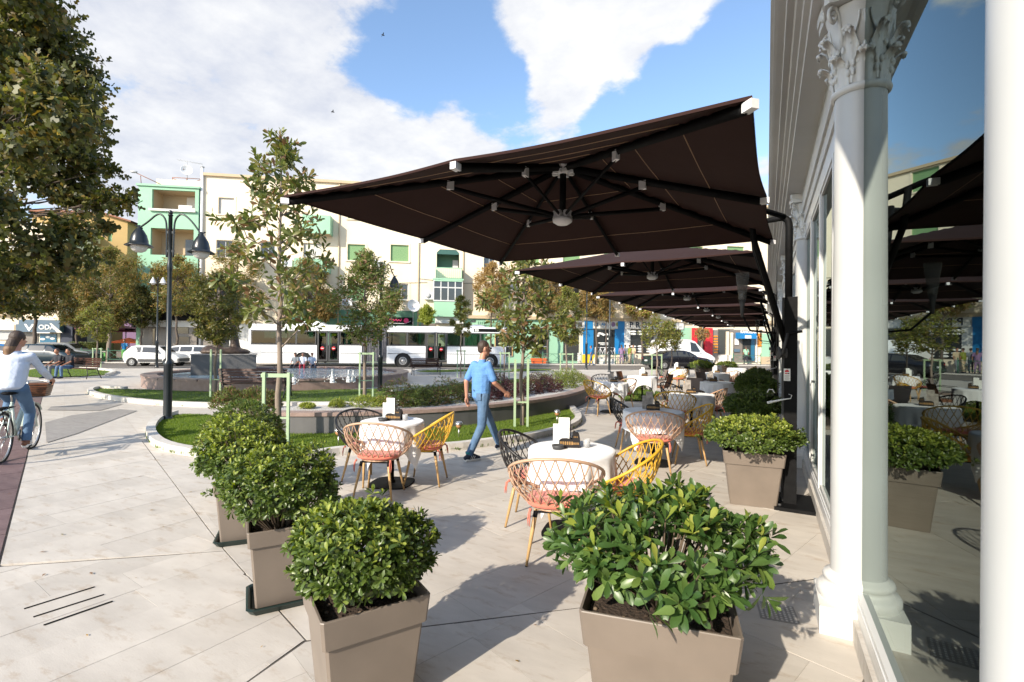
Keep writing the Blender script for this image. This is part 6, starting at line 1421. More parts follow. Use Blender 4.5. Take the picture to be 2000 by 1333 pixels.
# --- brown marble shop under the mint wing
o, r = shop(274, 384, 608, 709, 'greystone', .36, 'marble_front', b2); r = fr(274, 608, 384, 709, FD-.36)
def shop2(px0, px1, py0, py1, m, y, name): r = fr(px0, py0, px1, py1, FD-y); w = MB(); w.b2(r[0], r[1], FD-y, FD-.361, r[2], r[3], m); return w.build(name, b2)
shop2(274, 384, 606, 626, 'black', .8, 'dark_canopy'); shop2(280, 384, 626, 639, 'blind', .55, 'sign_band'); shop2(298, 302, 642, 700, 'pane', .4, 'shop_door'); shop2(345, 368, 640, 652, 'pane', .4, 'shop_window'); shop2(343, 369, 658, 700, 'pane', .4, 'shop_window'); shop2(306, 330, 642, 700, 'greystone', .42, 'shutter_panel')
sgn = [c for c in COL.objects if c.name.startswith('sign_band')][0]; ex, ez = fac(318, 632, FD-.56); lettering('OTP', .36, 'mint_d', sgn, (ex, FD-.56, ez), name='lettering') if False else None
# --- ochre gable building, seen over the trees
OD = 52; r = fr(132, 440, 247, 720, OD); bo = thing('ochre_building', 'ochre gabled building with small green shuttered windows behind the left trees', 'building', (0, 0, 0), ST)
apex = fac(186, 414, OD); ze = fac(249, 433, OD)[1]; x0 = fac(60, 600, OD)[0]; x1 = r[1]; oh = [fr(167, 432, 177, 458, OD), fr(210, 447, 219, 472, OD), fr(163, 655, 173, 672, OD)]
w = MB(); wall_holes(w, x0, x1, 0, ze, OD, oh, 'ochre', .25); w.add([(x0, OD, ze), (x1, OD, ze), (apex[0], OD, apex[1]), (x0, OD, apex[1]-.4)], [(0, 1, 2, 3)], 'ochre'); w.add([(x1, OD, 0), (x1, OD+14, 0), (x1, OD+14, ze), (x1, OD, ze)], [(0, 1, 2, 3)], 'ochre'); w.build('wall', bo)
w = MB(); w.add([(x1+.5, OD-.4, ze-.12), (x1+.5, OD+14, ze-.12), (apex[0], OD+14, apex[1]), (apex[0], OD-.4, apex[1]), (x1+.5, OD-.4, ze+.03), (x1+.5, OD+14, ze+.03), (apex[0], OD+14, apex[1]+.16), (apex[0], OD-.4, apex[1]+.16)], [(0, 1, 2, 3), (4, 7, 6, 5), (0, 3, 7, 4)], 'rtile'); w.b2(x0, apex[0], OD-.4, OD+14, apex[1]-.3, apex[1]-.1, 'rtile'); w.build('roof', bo)
w = MB(); w.b2(x1, x1+1.0, OD+2, OD+5, fac(250, 500, OD)[1], fac(250, 484, OD)[1], 'ochre'); w.b2(x1, x1+.9, OD+1.5, OD+4, fac(250, 453, OD)[1], fac(250, 449, OD)[1], 'slate'); w.build('balcony', bo)
for h in oh: window(bo, h, OD+.05, 'green', sill=False)
r = fr(118, 460, 146, 492, OD-.5); w = MB(); w.b2(r[0], r[1], OD-.9, OD-.02, r[2]-.2, r[2]+.4, 'navy'); w.b2(r[0]-3, r[1]-1.2, OD-1.2, OD-.02, r[3]-.4, r[3], 'slate'); w.build('balcony', bo)
# --- pale yellow house with slate sign shop at far left
r0 = fac(-120, 600, 47)[0]; r1 = fac(115, 600, 47)[0]; bh = fac(60, 440, 47)[1]; ph = [fr(50, 480, 75, 510, 47), fr(5, 480, 30, 510, 47), fr(-50, 480, -25, 510, 47)]
b4 = block('yellow_house', 'pale yellow house with grey roller shutters at the far left, behind the blue car', r0, r1, 47, 58, bh, 'cream', ph)
for h in ph: window(b4, h, 47, 'blind')
def s4(px0, px1, py0, py1, m, y=.1, name='panel', par=None): r = fr(px0, py0, px1, py1, 47-y); w = MB(); w.b2(r[0], r[1], 47-y, 46.996, r[2], r[3], m); return w.build(name, par or b4), r
s4(-40, 27, 634, 645, 'blind', .4, 'awning_box'); s4(-40, 26, 645, 664, 'grey_fr', .1, 'roller_shutter'); s4(-100, 34, 612, 616, 'cream_d', .3, 'string_course')
kq = thing('sign_shop', 'single storey shop with slate blue fascia, white lettering and navy side wall behind the cyclist', 'shop', (0, 0, 0), ST); KD = 45.2
def s5(px0, px1, py0, py1, m, y, name='panel', par=None, y1=0.0): r = fr(px0, py0, px1, py1, KD-y); w = MB(); w.b2(r[0], r[1], KD-y, KD-y1, r[2], r[3], m); return w.build(name, par or kq), r
s5(35, 117, 628, 712, 'cream', 0, 'front', y1=-1.7); s5(118, 141, 627, 712, 'navy', 0, 'navy_wall', y1=-1.7); s5(36, 117, 625, 634, 'slate', .1, 'upper_fascia', y1=.001); fo, r = s5(31, 116, 634, 649, 'slate', .5, 'awning_fascia', y1=.001)
s5(78, 110, 653, 675, 'teal', .06, 'teal_window', y1=.001); s5(40, 74, 650, 680, 'greystone', .05, 'doorway', y1=.001)
tx, tz = fac(60, 641, KD-.5); lettering('V', .78, 'card', fo, (tx-.1, KD-.52, tz), bold=.02, sx=1.4); tx, tz = fac(79, 641, KD-.5); lettering('ODA', .52, 'card', fo, (tx+.45, KD-.52, tz+.05), bold=.012)
w = MB(); w.b2(tx-.5, tx+.7, KD-.52, KD-.505, tz-.42, tz-.35, 'card')
for sx, px in ((-1, 110),): ex, ez = fac(px, 641, KD-.5); w.add([(ex-.45*sx, KD-.515, ez-.38), (ex-.05*sx, KD-.515, ez-.38), (ex+.5*sx, KD-.515, ez+.38), (ex+.35*sx, KD-.515, ez+.38)], [(0, 1, 2, 3)], 'blind')
w.build('sign_stripe', fo); w = MB()
for px, py in ((84, 663), (94, 659), (103, 662)): ex, ez = fac(px, py, KD-.06); w.ell((ex, KD-.075, ez), (.2, .02, .09), 'card', 10, 5)
w.build('window_print', kq)
# lilac house, far terraces, parasols and orange awning between the buildings
b6 = block('lilac_house', 'small lilac house front between the ochre building and the brown marble shop', fac(240, 640, 50)[0], fac(276, 640, 50)[0], 50, 58, fac(255, 608, 50)[1], 'lilac', [fr(257, 632, 270, 648, 50)]); window(b6, fr(257, 632, 270, 648, 50), 50, 'white', sill=False)
w = MB(); r = fr(238, 616, 278, 628, 49.7); w.b2(r[0], r[1], 49, 49.99, r[2]+.1, r[3]-.1, 'blind'); w.build('scalloped_awning', b6)
def tent(px, py_top, py_edge, d, halfw, m, label):
    t_, z0 = fac(px, py_edge, d); zt = fac(px, py_top, d)[1]; p = street(t_, d); t = thing('market_parasol', label, 'parasol', p, ST); w = MB(); w.add([(-halfw, -halfw*.7, z0), (halfw, -halfw*.7, z0), (halfw, halfw*.7, z0), (-halfw, halfw*.7, z0), (0, 0, zt), (-halfw, -halfw*.7, z0-.12), (halfw, -halfw*.7, z0-.12)], [(0, 1, 4), (1, 2, 4), (2, 3, 4), (3, 0, 4), (5, 6, 1, 0)], m); w.build('canopy', t); w = MB(); w.tube([(0, 0, 0), (0, 0, zt)], .04, 'grey_fr', 6); w.build('pole', t)
tent(216, 632, 642, 46.5, 1.9, 'maroon', 'maroon parasol behind the pale trunked tree'); tent(246, 637, 647, 47.5, 1.8, 'maroon', 'maroon parasol nearer the marble shop'); tent(252, 660, 668, 44.2, .95, 'orangef', 'small bright orange awning over a street cart')
ct = thing('street_cart', 'low street cart with dark goods under the orange awning', 'cart', street(fac(252, 690, 44.2)[0], 44.2), ST); w = MB(); w.box((0, 0, .55), (1.4, .8, .5), 'greystone'); w.build('body', ct); w = MB()
for sx in (-1, 1): w.lathe([(0, -.03), (.3, -.03), (.3, .03), (0, .03)], 'rubber', n=14)
w.v = [(x, z, y+.3) for x, y, z in w.v]; w.build('wheel', ct)
r = fr(134, 688, 206, 705, 44.0); lw = thing('lime_wall', 'low lime green wall below the hedge at the left', 'wall', (0, 0, 0), ST); w = MB(); w.b2(r[0], r[1], 43.95, 44.1, 0, r[3], 'limewall'); w.build('panel', lw); w = MB(); w.b2(r[0]-.05, r[1]+.05, 43.9, 44.15, r[3]+.002, r[3]+.08, 'kerb'); w.build('coping', lw)
bn = thing('litter_bin', 'small lime green bin by the white hatchback', 'bin', street(fac(243, 700, 42.4)[0], 42.4), ST); w = MB(); w.lathe([(.16, .25), (.2, .95), (.21, .97), (.0, .98)], 'limewall', n=14); w.build('bucket', bn); w = MB(); w.tube([(0, .15, 0), (0, .15, .9)], .03, 'fence', 6); w.build('post', bn)
# green street railing along the far pavement, in bays
def railing(px0, px1, label, d=41.25, py=700):
    ta, tb = fac(px0, py, d)[0], fac(px1, py, d)[0]; t = thing('street_railing', label, 'railing', (0, 0, 0), ST, 'green railings along the far pavement'); n = max(1, round((tb-ta)/1.9)); s = (tb-ta)/n
    for i in range(n+1): w = MB(); x = ta+i*s; w.tube([(x, d, .05), (x, d, 1.05)], .035, 'fence', 6); w.ell((x, d, 1.08), (.045, .045, .045), 'fence', 6, 5); w.build('post', t)
    for i in range(n):
        w = MB(); x = ta+i*s; w.tube([(x, d, .92), (x+s, d, .92)], .02, 'fence', 5); w.tube([(x, d, .25), (x+s, d, .25)], .02, 'fence', 5); w.tube([(x, d, .25), (x+s/2, d, .92), (x+s, d, .25)], .014, 'fence', 4); w.tube([(x, d, .92), (x+s/2, d, .25), (x+s, d, .92)], .014, 'fence', 4); w.build('infill', t)
railing(106, 262, 'green crossed railing before the lime wall at the left'); railing(1022, 1135, 'green crossed railing before the mint shop front'); railing(1168, 1236, 'green crossed railing before the blue shop'); railing(1432, 1486, 'green crossed railing before the blue awning, far right')
for (px, lab, col) in ((1052, 'terracotta trough with a clipped plant before the mint shop', 'x'),):
    p = street(fac(px, 700, 42.6)[0], 42.6, .05); t = thing('plant_trough', lab, 'plant pot', p, ST); w = MB(); w.grid([[(-.6, -.22, 0), (.6, -.22, 0), (.6, .22, 0), (-.6, .22, 0)], [(-.7, -.27, .45), (.7, -.27, .45), (.7, .27, .45), (-.7, .27, .45)]], 'orangef', False, True); w.build('trough', t)
    rng = np.random.default_rng(77); P, A = shell_points(140, (.65, .3, .35), rng, -.1); P[:, 2] += .5; Pq, D, Nn, Ls, Jj = rosettes(P, A, 5, .1, rng); leaf_parts(t, Pq, D, Nn, Ls, np.zeros(len(Pq), int), [M['hedge']], 'mid', 1, 0)
# plain blocks closing the street ends and the square behind, seen only in reflections
b7 = block('far_building', 'plain cream block closing the street beyond the parasols', 46.3, 70, 43.4, 55, 12, 'cream_d', [])
# birds
for k, (px, py, lab) in enumerate(((650, 219, 'small dark bird flying left of the parasol'), (748, 69, 'tiny bird high above the parasol'))):
    p = EYE+pxdir(px, py)*(45/FPX); w = MB(); w.ell((0, 0, 0), (.16, .05, .05), 'darkcl', 8, 6)
    for sg in (-1, 1): w.add([(.05, 0, .01), (-.07, 0, .01), (-.03, sg*.22, .09), (.03, sg*.22, .10), (-.06, sg*.42, .03)], [(0, 1, 2, 3), (3, 2, 4)], 'darkcl'); w.add([(.05, 0, .005), (-.07, 0, .005), (-.03, sg*.22, .085), (.03, sg*.22, .095)], [(3, 2, 1, 0)], 'darkcl')
    o = w.build('bird'); o.location = p; o.rotation_euler.z = 1; o['label'] = lab; o['category'] = 'bird'

# ================================================================ VEHICLES
def wheel(par, x, y, r, wd, side, rimr=.62, plain=False):
    w = MB(); w.lathe([(r*.6, -wd/2), (r*.93, -wd/2), (r, -wd*.35), (r, wd*.35), (r*.93, wd/2), (r*.6, wd/2)], 'rubber', n=26, cap=False); o = w.build('wheel', par); o.location = (x, y, r); o.rotation_euler.x = PI/2
    w = MB(); zz_ = wd/2-.002; w.lathe([(0, zz_+.006), (r*.18, zz_+.004), (r*.2, zz_-.014), (r*rimr*.8, zz_-.016), (r*rimr, zz_), (r*rimr, -zz_), (0, -zz_)], 'rim', n=24)
    for k in range(10): a = k*PI/5; w.box((r*rimr*.55*math.cos(a), r*rimr*.55*math.sin(a), zz_-.010), (r*rimr*.6, r*.08, .012), 'rim', a)
    w.lathe([(r*.24, zz_-.013), (r*rimr*.78, zz_-.013)], 'plastic', n=20, cap=False)
    q = w.build('rim', o); q.scale.z = side
    return o
def car(name, label, cat, loc, rz, L, W, prof, m, wr, wx, win, mirror=True, tail=None, bumper='plastic', sideband=False, glassm='pane'):
    """prof: (x, z_bottom, z_belt, z_top, halfwidth factor) from rear to front; win: x ranges with side windows"""
    t = thing(name, label, cat, loc, rz); rows = []; hw = W/2; w = MB()
    for (x, zb, zl, zt, f) in prof:
        h = hw*f; top = max(zt, zl+.015); tw = h*(.74 if top-zl > .15 else .93)
        rows.append([(x, -h*.93, zb), (x, -h, zb+.16), (x, -h*1.0, (zb+zl)/2+.05), (x, -h*.965, zl), (x, -tw, top-.045), (x, -tw*.82, top-.008), (x, 0, top), (x, tw*.82, top-.008), (x, tw, top-.045), (x, h*.965, zl), (x, h, (zb+zl)/2+.05), (x, h, zb+.16), (x, h*.93, zb)])
    w.grid(rows, m, True); w.add(rows[0], [tuple(range(13))], m); w.add(rows[-1], [tuple(reversed(range(13)))], m); w.add([rows[0][0], rows[0][12], rows[-1][12], rows[-1][0]], [(0, 1, 2, 3)], 'plastic'); body = w.build('body', t)
    def lerp_prof(x):
        for a, b in zip(prof, prof[1:]):
            if a[0] <= x <= b[0]: u = (x-a[0])/(b[0]-a[0]); return [a[i]+(b[i]-a[i])*u for i in range(5)]
    for (xa, xb, xa2, xb2) in win:       # bottom from xa to xb, top from xa2 to xb2
        for sg in (-1, 1):
            vs = []
            for (x, top) in ((xa, 0), (xb, 0), (xb2, 1), (xa2, 1)):
                p = lerp_prof(x); h = hw*p[4]; tw = h*.74; u = .86 if top else .10; z = p[2]+(p[3]-.045-p[2])*u; y = h*.965+(tw-h*.965)*u; vs.append((x, sg*(y+.008), z))
            w = MB(); w.add(vs, [(0, 1, 2, 3) if sg < 0 else (3, 2, 1, 0)], glassm); w.build('side_window', t)
    for k in range(len(prof)-1):         # windscreen and rear window
        a, b = prof[k], prof[k+1]
        if abs((b[3]-max(b[2], 0))-(a[3]-a[2])) > .28:
            hi, lo = (a, b) if a[3] > b[3] else (b, a); vs = []
            for (p, u) in ((lo, .12), (hi, .9)):
                x = lo[0]+(hi[0]-lo[0])*u; z = lo[3]+(hi[3]-lo[3])*u+.012; hh = hw*(.80-.12*u)*lo[4]; vs += [(x+.012*(1 if lo[0] > hi[0] else -1), -hh, z), (x+.012*(1 if lo[0] > hi[0] else -1), hh, z)]
            w = MB(); w.add(vs, [(0, 1, 3, 2)], glassm); w.add(vs, [(2, 3, 1, 0)], glassm); w.build('windscreen' if lo[0] > hi[0] else 'rear_window', t)
    xs = (prof[0][0], prof[-1][0]); w = MB(); w.box((xs[1]-.02, 0, prof[-1][1]+.14), (.12, W*.94, .22), bumper); w.build('bumper', t); w = MB(); w.box((xs[0]+.02, 0, prof[0][1]+.14), (.12, W*.94, .22), bumper); w.build('bumper', t)
    for sg in (-1, 1):
        w = MB(); w.ell((xs[1]-.10, sg*W*.36, prof[-1][2]-.13), (.12, .15, .07), 'clear', 10, 6); w.build('headlight', t); w = MB(); zt_ = prof[0][2]; w.ell((xs[0]+.09, sg*W*.39, zt_-.10), (.11, .13, .085), 'redlight', 10, 6); w.build('tail_light', t)
        if mirror: w = MB(); xm = win[-1][1]-.12; pm = lerp_prof(xm); w.ell((xm, sg*(hw*1.04), pm[2]+.06), (.07, .09, .06), m, 8, 6); w.build('mirror', t)
        for x in wx: wheel(t, x, sg*(hw-.065), wr, .2, 1 if sg < 0 else -1)
        if sideband: w = MB(); w.box(((wx[0]+wx[1])/2, sg*(hw+.004), prof[2][1]+.16), (wx[1]-wx[0]-.75, .02, .17), 'plastic'); w.build('side_band', t)
        for x in wx: w = MB(); w.lathe([(0, 0), (wr*1.16, 0)], 'rubber', n=22, cap=False); a_ = w.build('wheel_arch', t); a_.location = (x, sg*(hw+.003), wr); a_.rotation_euler.x = PI/2 if sg < 0 else -PI/2
    w = MB(); w.box((xs[0]-.045, 0, prof[0][2]-.25), (.01, .5, .11), 'card'); w.build('number_plate', t)
    w = MB()
    for xx in [q[0] for q in win[1:]]:
        for sg in (-1, 1): w.box((xx-.04, sg*(hw*.985), .62), (.008, .02, .5), 'plastic')
    if w.v: w.build('door_gap', t)
    return t
hatch_prof = [(-1.70, .30, .86, .92, .92), (-1.62, .28, .90, 1.02, .96), (-1.30, .27, .92, 1.37, .99), (-1.05, .27, .92, 1.42, 1), (-.2, .27, .91, 1.43, 1), (.35, .27, .90, 1.40, 1), (.98, .27, .90, .93, .99), (1.55, .28, .80, .83, .97), (1.72, .32, .66, .69, .90)]
pL = at(250, 714.5); rzS = ST
def on_street(px, d, z=-.05): t_ = fac(px, 700, d)[0]; return street(t_, d, z)
car('hatchback_car', 'boxy white hatchback with grey lower sides passing at the left', 'car', on_street(306, 36.6), rzS, 3.45, 1.5, hatch_prof, 'carwhite', .29, (-1.12, 1.08), [(-1.42, -.62, -1.18, -.62), (-.54, .62, -.54, .30)], sideband=True)
est = [(-2.1, .30, .9, .96, .93), (-2.0, .28, .92, 1.1, .97), (-1.75, .27, .93, 1.42, .99), (-.9, .27, .93, 1.45, 1), (.2, .27, .92, 1.44, 1), (.55, .27, .92, 1.38, 1), (1.15, .27, .91, .95, .99), (1.9, .28, .8, .83, .96), (2.1, .33, .66, .68, .88)]
car('estate_car', 'white estate car behind the boxy hatchback', 'car', on_street(360, 39.6), rzS+PI, 4.2, 1.66, est, 'carwhite', .31, (-1.3, 1.3), [(-1.75, -.95, -1.6, -.95), (-.85, -.05, -.85, -.05), (.03, .85, .03, .5)])
sed = [(-2.42, .34, .92, .98, .90), (-2.3, .30, 1.0, 1.03, .97), (-1.72, .27, 1.0, 1.06, 1), (-.98, .26, .97, 1.40, 1), (-.45, .25, .96, 1.465, 1), (.25, .25, .95, 1.45, 1), (.55, .25, .94, 1.38, 1), (1.3, .25, .93, .97, 1), (2.0, .27, .84, .87, .97), (2.42, .32, .66, .70, .88)]
sp_ = at(1322, 723); car('sedan_car', 'black saloon car parked facing right behind the young trees', 'car', on_street(1322, 34.6), rzS+R(1), 4.85, 1.86, sed, 'carblack', .335, (-1.45, 1.42), [(-1.28, -.42, -.95, -.40), (-.34, .50, -.34, .42), (.58, .98, .52, .60)], bumper='carblack')
van = [(-2.6, .30, 1.15, 2.15, .95), (-2.5, .28, 1.2, 2.28, .99), (-.6, .28, 1.2, 2.36, 1), (.35, .28, 1.2, 2.32, 1), (.75, .28, 1.2, 2.2, 1), (1.62, .28, 1.18, 1.30, .99), (2.2, .30, 1.0, 1.06, .96), (2.5, .34, .8, .84, .88)]
car('delivery_van', 'white delivery van half hidden behind the black saloon', 'van', on_street(1333, 39.4), rzS, 5.1, 1.95, van, 'carwhite', .34, (-1.6, 1.6), [(.28, 1.18, .28, .78)], bumper='plastic')
car('blue_hatchback', 'bright blue hatchback cut by the left edge of the picture', 'car', on_street(6, 38.4), rzS, 4.0, 1.68, est, 'carblue', .31, (-1.25, 1.25), [(-1.6, -.85, -1.5, -.85), (-.75, .2, -.75, .2), (.3, 1.0, .3, .5)])
car('grey_hatchback', 'light grey car parked before the sign shop', 'car', on_street(128, 42.0, .05), rzS, 4.1, 1.68, est, 'cargrey', .31, (-1.25, 1.25), [(-1.6, -.85, -1.5, -.85), (-.75, .2, -.75, .2), (.3, 1.0, .3, .5)])
car('dark_estate', 'dark teal car behind the seated men', 'car', on_street(96, 38.8), rzS, 4.2, 1.7, est, 'cardark', .31, (-1.3, 1.3), [(-1.6, -.85, -1.5, -.85), (-.75, .2, -.75, .2), (.3, 1.0, .3, .5)])

# ---- the articulated bus, axis along the street, near side at d = 36
BD = 36.0; b0 = fac(485, 700, BD)[0]; b1x = fac(988, 700, BD)[0]
bus = thing('articulated_bus', 'long white articulated city bus with dark windows and grey bellows', 'bus', (0, 0, 0), ST)
ZB0, ZS, ZW0, ZW1, ZR = .30-.05, .95, 1.50, 2.52, 2.95
X = lambda px: fac(px, 700, BD)[0]
segs = [(b0, X(706)), (X(755), b1x)]; WB = 2.5
def busbox(x0, x1, front, rear):
    w = MB(); ch = .12
    rows = []
    for y in (BD, BD+WB): pass
    # lower skirt, roof as a shell with a rounded upper edge
    w.b2(x0, x1, BD, BD+.06, ZW1, ZR-.10, 'bus')
    for (z0, z1) in ((ZB0, ZW0), (ZW1, ZR)): w.b2(x0, x1, BD+WB-.06, BD+WB, z0, z1-(.10 if z1 == ZR else 0), 'bus')
    cuts = [(X(618.5), X(662.5)), (X(831), X(873))]; cur = x0
    for a, c in cuts+[(x1, x1)]:
        if a <= cur or a > x1: continue
        w.b2(cur, a, BD, BD+.06, ZB0, ZW0, 'bus'); cur = c
    w.grid([[(x, BD, ZR-.10) for x in (x0, x1)], [(x, BD+.03, ZR-.03) for x in (x0, x1)], [(x, BD+.12, ZR) for x in (x0, x1)], [(x, BD+WB-.12, ZR) for x in (x0, x1)], [(x, BD+WB-.03, ZR-.03) for x in (x0, x1)], [(x, BD+WB, ZR-.1) for x in (x0, x1)]], 'bus')
    w.b2(x0, x0+.12, BD+.06, BD+WB-.06, ZB0, ZR-.1, 'bus') if rear else None
    if front: w.b2(x1-.05, x1, BD+.06, BD+WB-.06, ZB0, 1.2, 'bus'); w.b2(x1-.05, x1, BD+.06, BD+WB-.06, 2.6, ZR-.1, 'bus')
    w.b2(x0, x1, BD+.06, BD+WB-.06, .32, .38, 'dark'); return w.build('body', bus)
busbox(*segs[0], False, True); busbox(*segs[1], True, False)
w = MB(); w.b2(b0, b0+.2, BD-.002, BD+.05, ZW0, ZW1, 'bus'); w.build('rear_pillar', bus)
w = MB(); n = 17                                     # bellows
for i in range(n):
    x0 = segs[0][1]+(segs[1][0]-segs[0][1])*i/n; x1 = segs[0][1]+(segs[1][0]-segs[0][1])*(i+1)/n; xm = (x0+x1)/2; o_ = .06
    w.grid([[(x, BD+.05+(o_ if j == 1 else 0)*-1+.0, .35), (x, BD+.05-(o_ if j == 1 else 0), ZR-.12), (x, BD+.3, ZR+(.03 if j == 1 else -.03)), (x, BD+WB-.3, ZR+(.03 if j == 1 else -.03)), (x, BD+WB-.05+(o_ if j == 1 else 0), ZR-.12), (x, BD+WB-.05+(o_ if j == 1 else 0), .35)] for j, x in enumerate((x0, xm, x1))], 'bellows', False)
w.build('bellows', bus)
def bglass(px0, px1, z0=ZW0, z1=ZW1, name='side_window', far=True):
    x0, x1 = X(px0), X(px1); w = MB(); w.b2(x0+.03, x1-.03, BD+.012, BD+.022, z0+.02, z1-.02, 'busglass'); o = w.build(name, bus)
    w = MB(); f = .06
    for x in (x0+f/2, x1-f/2): w.b2(x-f/2, x+f/2, BD-.004, BD+.05, z0, z1, 'plastic')
    for z in (z0+.04, z1-.04): w.b2(x0+f, x1-f, BD-.004, BD+.05, z-.04, z+.04, 'plastic')
    w.build('frame', o)
    if far:
        w = MB(); w.b2(x0+.03, x1-.03, BD+WB-.03, BD+WB-.02, z0, z1, 'busglass'); w.b2(x0-.04, x0+.04, BD+WB-.06, BD+WB, z0, z1, 'plastic'); w.build('far_window', bus)
for a, c in ((489, 540), (540, 578), (578, 617), (663, 703), (757, 795), (795, 831), (872, 906), (906, 938), (938, 951)): bglass(a, c)
for a, c in ((619, 640), (641, 662), (832, 851), (852, 872)):
    x0, x1 = X(a), X(c); w = MB(); z0, z1 = .40, ZW1
    for x in (x0+.06, x1-.06): w.b2(x-.05, x+.05, BD-.006, BD+.05, z0, z1, 'plastic')
    w.b2(x0+.11, x1-.11, BD-.006, BD+.05, z1-.12, z1, 'plastic'); w.b2(x0+.11, x1-.11, BD-.006, BD+.05, z0, z0+.1, 'plastic'); d_ = w.build('door', bus)
    w = MB(); w.b2(x0+.11, x1-.11, BD+.012, BD+.022, z0+.1, z1-.12, 'busglass'); w.build('glass', d_)
    w = MB(); w.lathe([(0, 0), (.13, 0), (.13, .012), (0, .012)], 'red', n=18); s_ = w.build('no_entry_sticker', d_); s_.location = ((x0+x1)/2, BD+.008, 1.28); s_.rotation_euler.x = PI/2; w = MB(); w.box(((x0+x1)/2, BD-.006, 1.28), (.17, .004, .04), 'card'); w.build('sticker_bar', d_)
    w = MB(); w.b2((x0+x1)/2-.16, (x0+x1)/2+.16, BD+.03, BD+.04, 2.16, 2.33, 'yellow'); w.build('yellow_label', d_); w = MB(); w.tube([((x0+x1)/2+.05, BD+.1, 1.2), ((x0+x1)/2+.24, BD+.1, .95), ((x0+x1)/2+.24, BD+.1, .45)], .02, 'red', 5); w.build('handrail', d_)
w = MB(); w.b2(X(619)-.0, X(662), BD+WB-.05, BD+WB, .4, ZW1, 'plastic'); w.build('far_side_panel', bus) if False else None
for a, c in ((480, 617), (664, 706), (756, 831), (873, 985)): w = MB(); w.b2(X(a)+.02 if a > 480 else b0+.01, min(X(c), b1x)-.02, BD-.006, BD+.002, ZS-.02, ZS+.02, 'plastic'); w.build('trim_line', bus)
for px, sg in ((592, 0), (787, 0), (957, 0)):
    x = X(px); w = MB(); w.lathe([(0, 0), (.60, 0), (.60, .02)], 'rubber', n=30, cap=False); a_ = w.build('wheel_arch', bus); a_.location = (x, BD-.002, .46-.05); a_.rotation_euler.x = PI/2
    for y, s_ in ((BD+.105, 1), (BD+WB-.105, -1)): o = wheel(bus, x, y, .48, .28, s_); o.location.z = .43
w = MB()
for i in range(9): w.b2(X(494), X(511), BD-.010, BD-.001, .66+i*.055, .695+i*.055, 'grey_fr')
w.build('rear_vent', bus)
w = MB(); x0, x1 = X(565), X(632); w.grid([[(x0, y, ZR), (x0+.25, y, ZR+.24), (x1-.5, y, ZR+.24), (x1, y, ZR)] for y in (BD+.45, BD+WB-.45)], 'bus', False); w.add([(x0, BD+.45, ZR), (x0+.25, BD+.45, ZR+.24), (x1-.5, BD+.45, ZR+.24), (x1, BD+.45, ZR)], [(0, 3, 2, 1)], 'bus'); w.build('roof_unit', bus)
w = MB(); w.ell((X(933), BD+1.2, ZR), (.75, .7, .24), 'bus'); w.build('roof_unit', bus)
w = MB(); w.b2(X(925), X(975), BD-.012, BD+.001, 2.60, 2.84, 'black'); ds = w.build('destination_sign', bus); w = MB(); w.b2(X(927), X(934), BD-.018, BD-.0125, 2.63, 2.81, 'card'); w.build('sign_plate', ds); lettering('20', .17, 'black', ds, (X(930.5), BD-.022, 2.72), name='route_number', depth=.002)
w = MB(); w.b2(b1x-.03, b1x-.02, BD+.15, BD+WB-.15, 1.2, 2.6, 'busglass'); w.build('windscreen', bus)
for px in (500, 522, 545, 565, 588, 600, 672, 690, 765, 785, 805, 822, 885, 900):
    for y in (BD+.55, BD+WB-.5): w = MB(); x = X(px); w.b2(x-.22, x+.22, y-.4, y+.4, .75, 1.0, 'maroon'); w.b2(x-.25, x-.17, y-.4, y+.4, .9, 1.62, 'maroon'); w.build('seat', bus)
for px in (555, 640, 700, 812, 868, 915): w = MB(); x = X(px); w.tube([(x, BD+1.25, .4), (x, BD+1.25, ZR-.1)], .02, 'pole_y', 6); w.build('pole', bus)
w = MB(); w.b2(b0+.13, b1x-.06, BD+.07, BD+WB-.07, 2.53, 2.56, 'plastic'); w.b2(b0+.121, b0+.15, BD+.07, BD+WB-.07, .5, 2.52, 'plastic'); w.b2(b0+.16, X(617), BD+WB-.10, BD+WB-.07, .5, 2.0, 'dark'); w.build('lining', bus); w = MB(); w.b2(b0+.16, b1x-.06, BD+.3, BD+WB-.3, .381, .42, 'plastic'); w.build('floor', bus)  # dark ceiling and wall lining, added to make the windows look dark

# ================================================================ PEOPLE
def hand(side, wr, dirv, palm, L=.18, curl=.5):
    """palm and five unequal fingers as tapering limbs"""
    d = Vector(dirv).normalized(); n = Vector(palm).normalized(); s = d.cross(n).normalized()*side; w0 = Vector(wr); out = [(w0, w0+d*L*.45, .024, .030, 1.0), (w0+d*L*.2+s*.012, w0+d*L*.5+s*.014, .020, .018), (w0+d*L*.2-s*.016, w0+d*L*.48-s*.02, .020, .017)]
    for k, (o_, ln) in enumerate(((-.030, .36), (-.010, .46), (.010, .50), (.030, .44))):
        a = w0+d*L*.48+s*o_; b = a+(d*(1-curl*.35)+n*curl*.35).normalized()*L*ln*.5; c = b+(d*(1-curl)+n*curl).normalized()*L*ln*.5; out += [(a, b, .0105, .0095), (b, c, .0095, .0075)]
    a = w0+d*L*.12+s*.028; b = a+(d*.7+s*.6+n*.25).normalized()*L*.24; out += [(a, b, .013, .011), (b, b+(d+n*.3).normalized()*L*.17, .0105, .0085)]
    return out
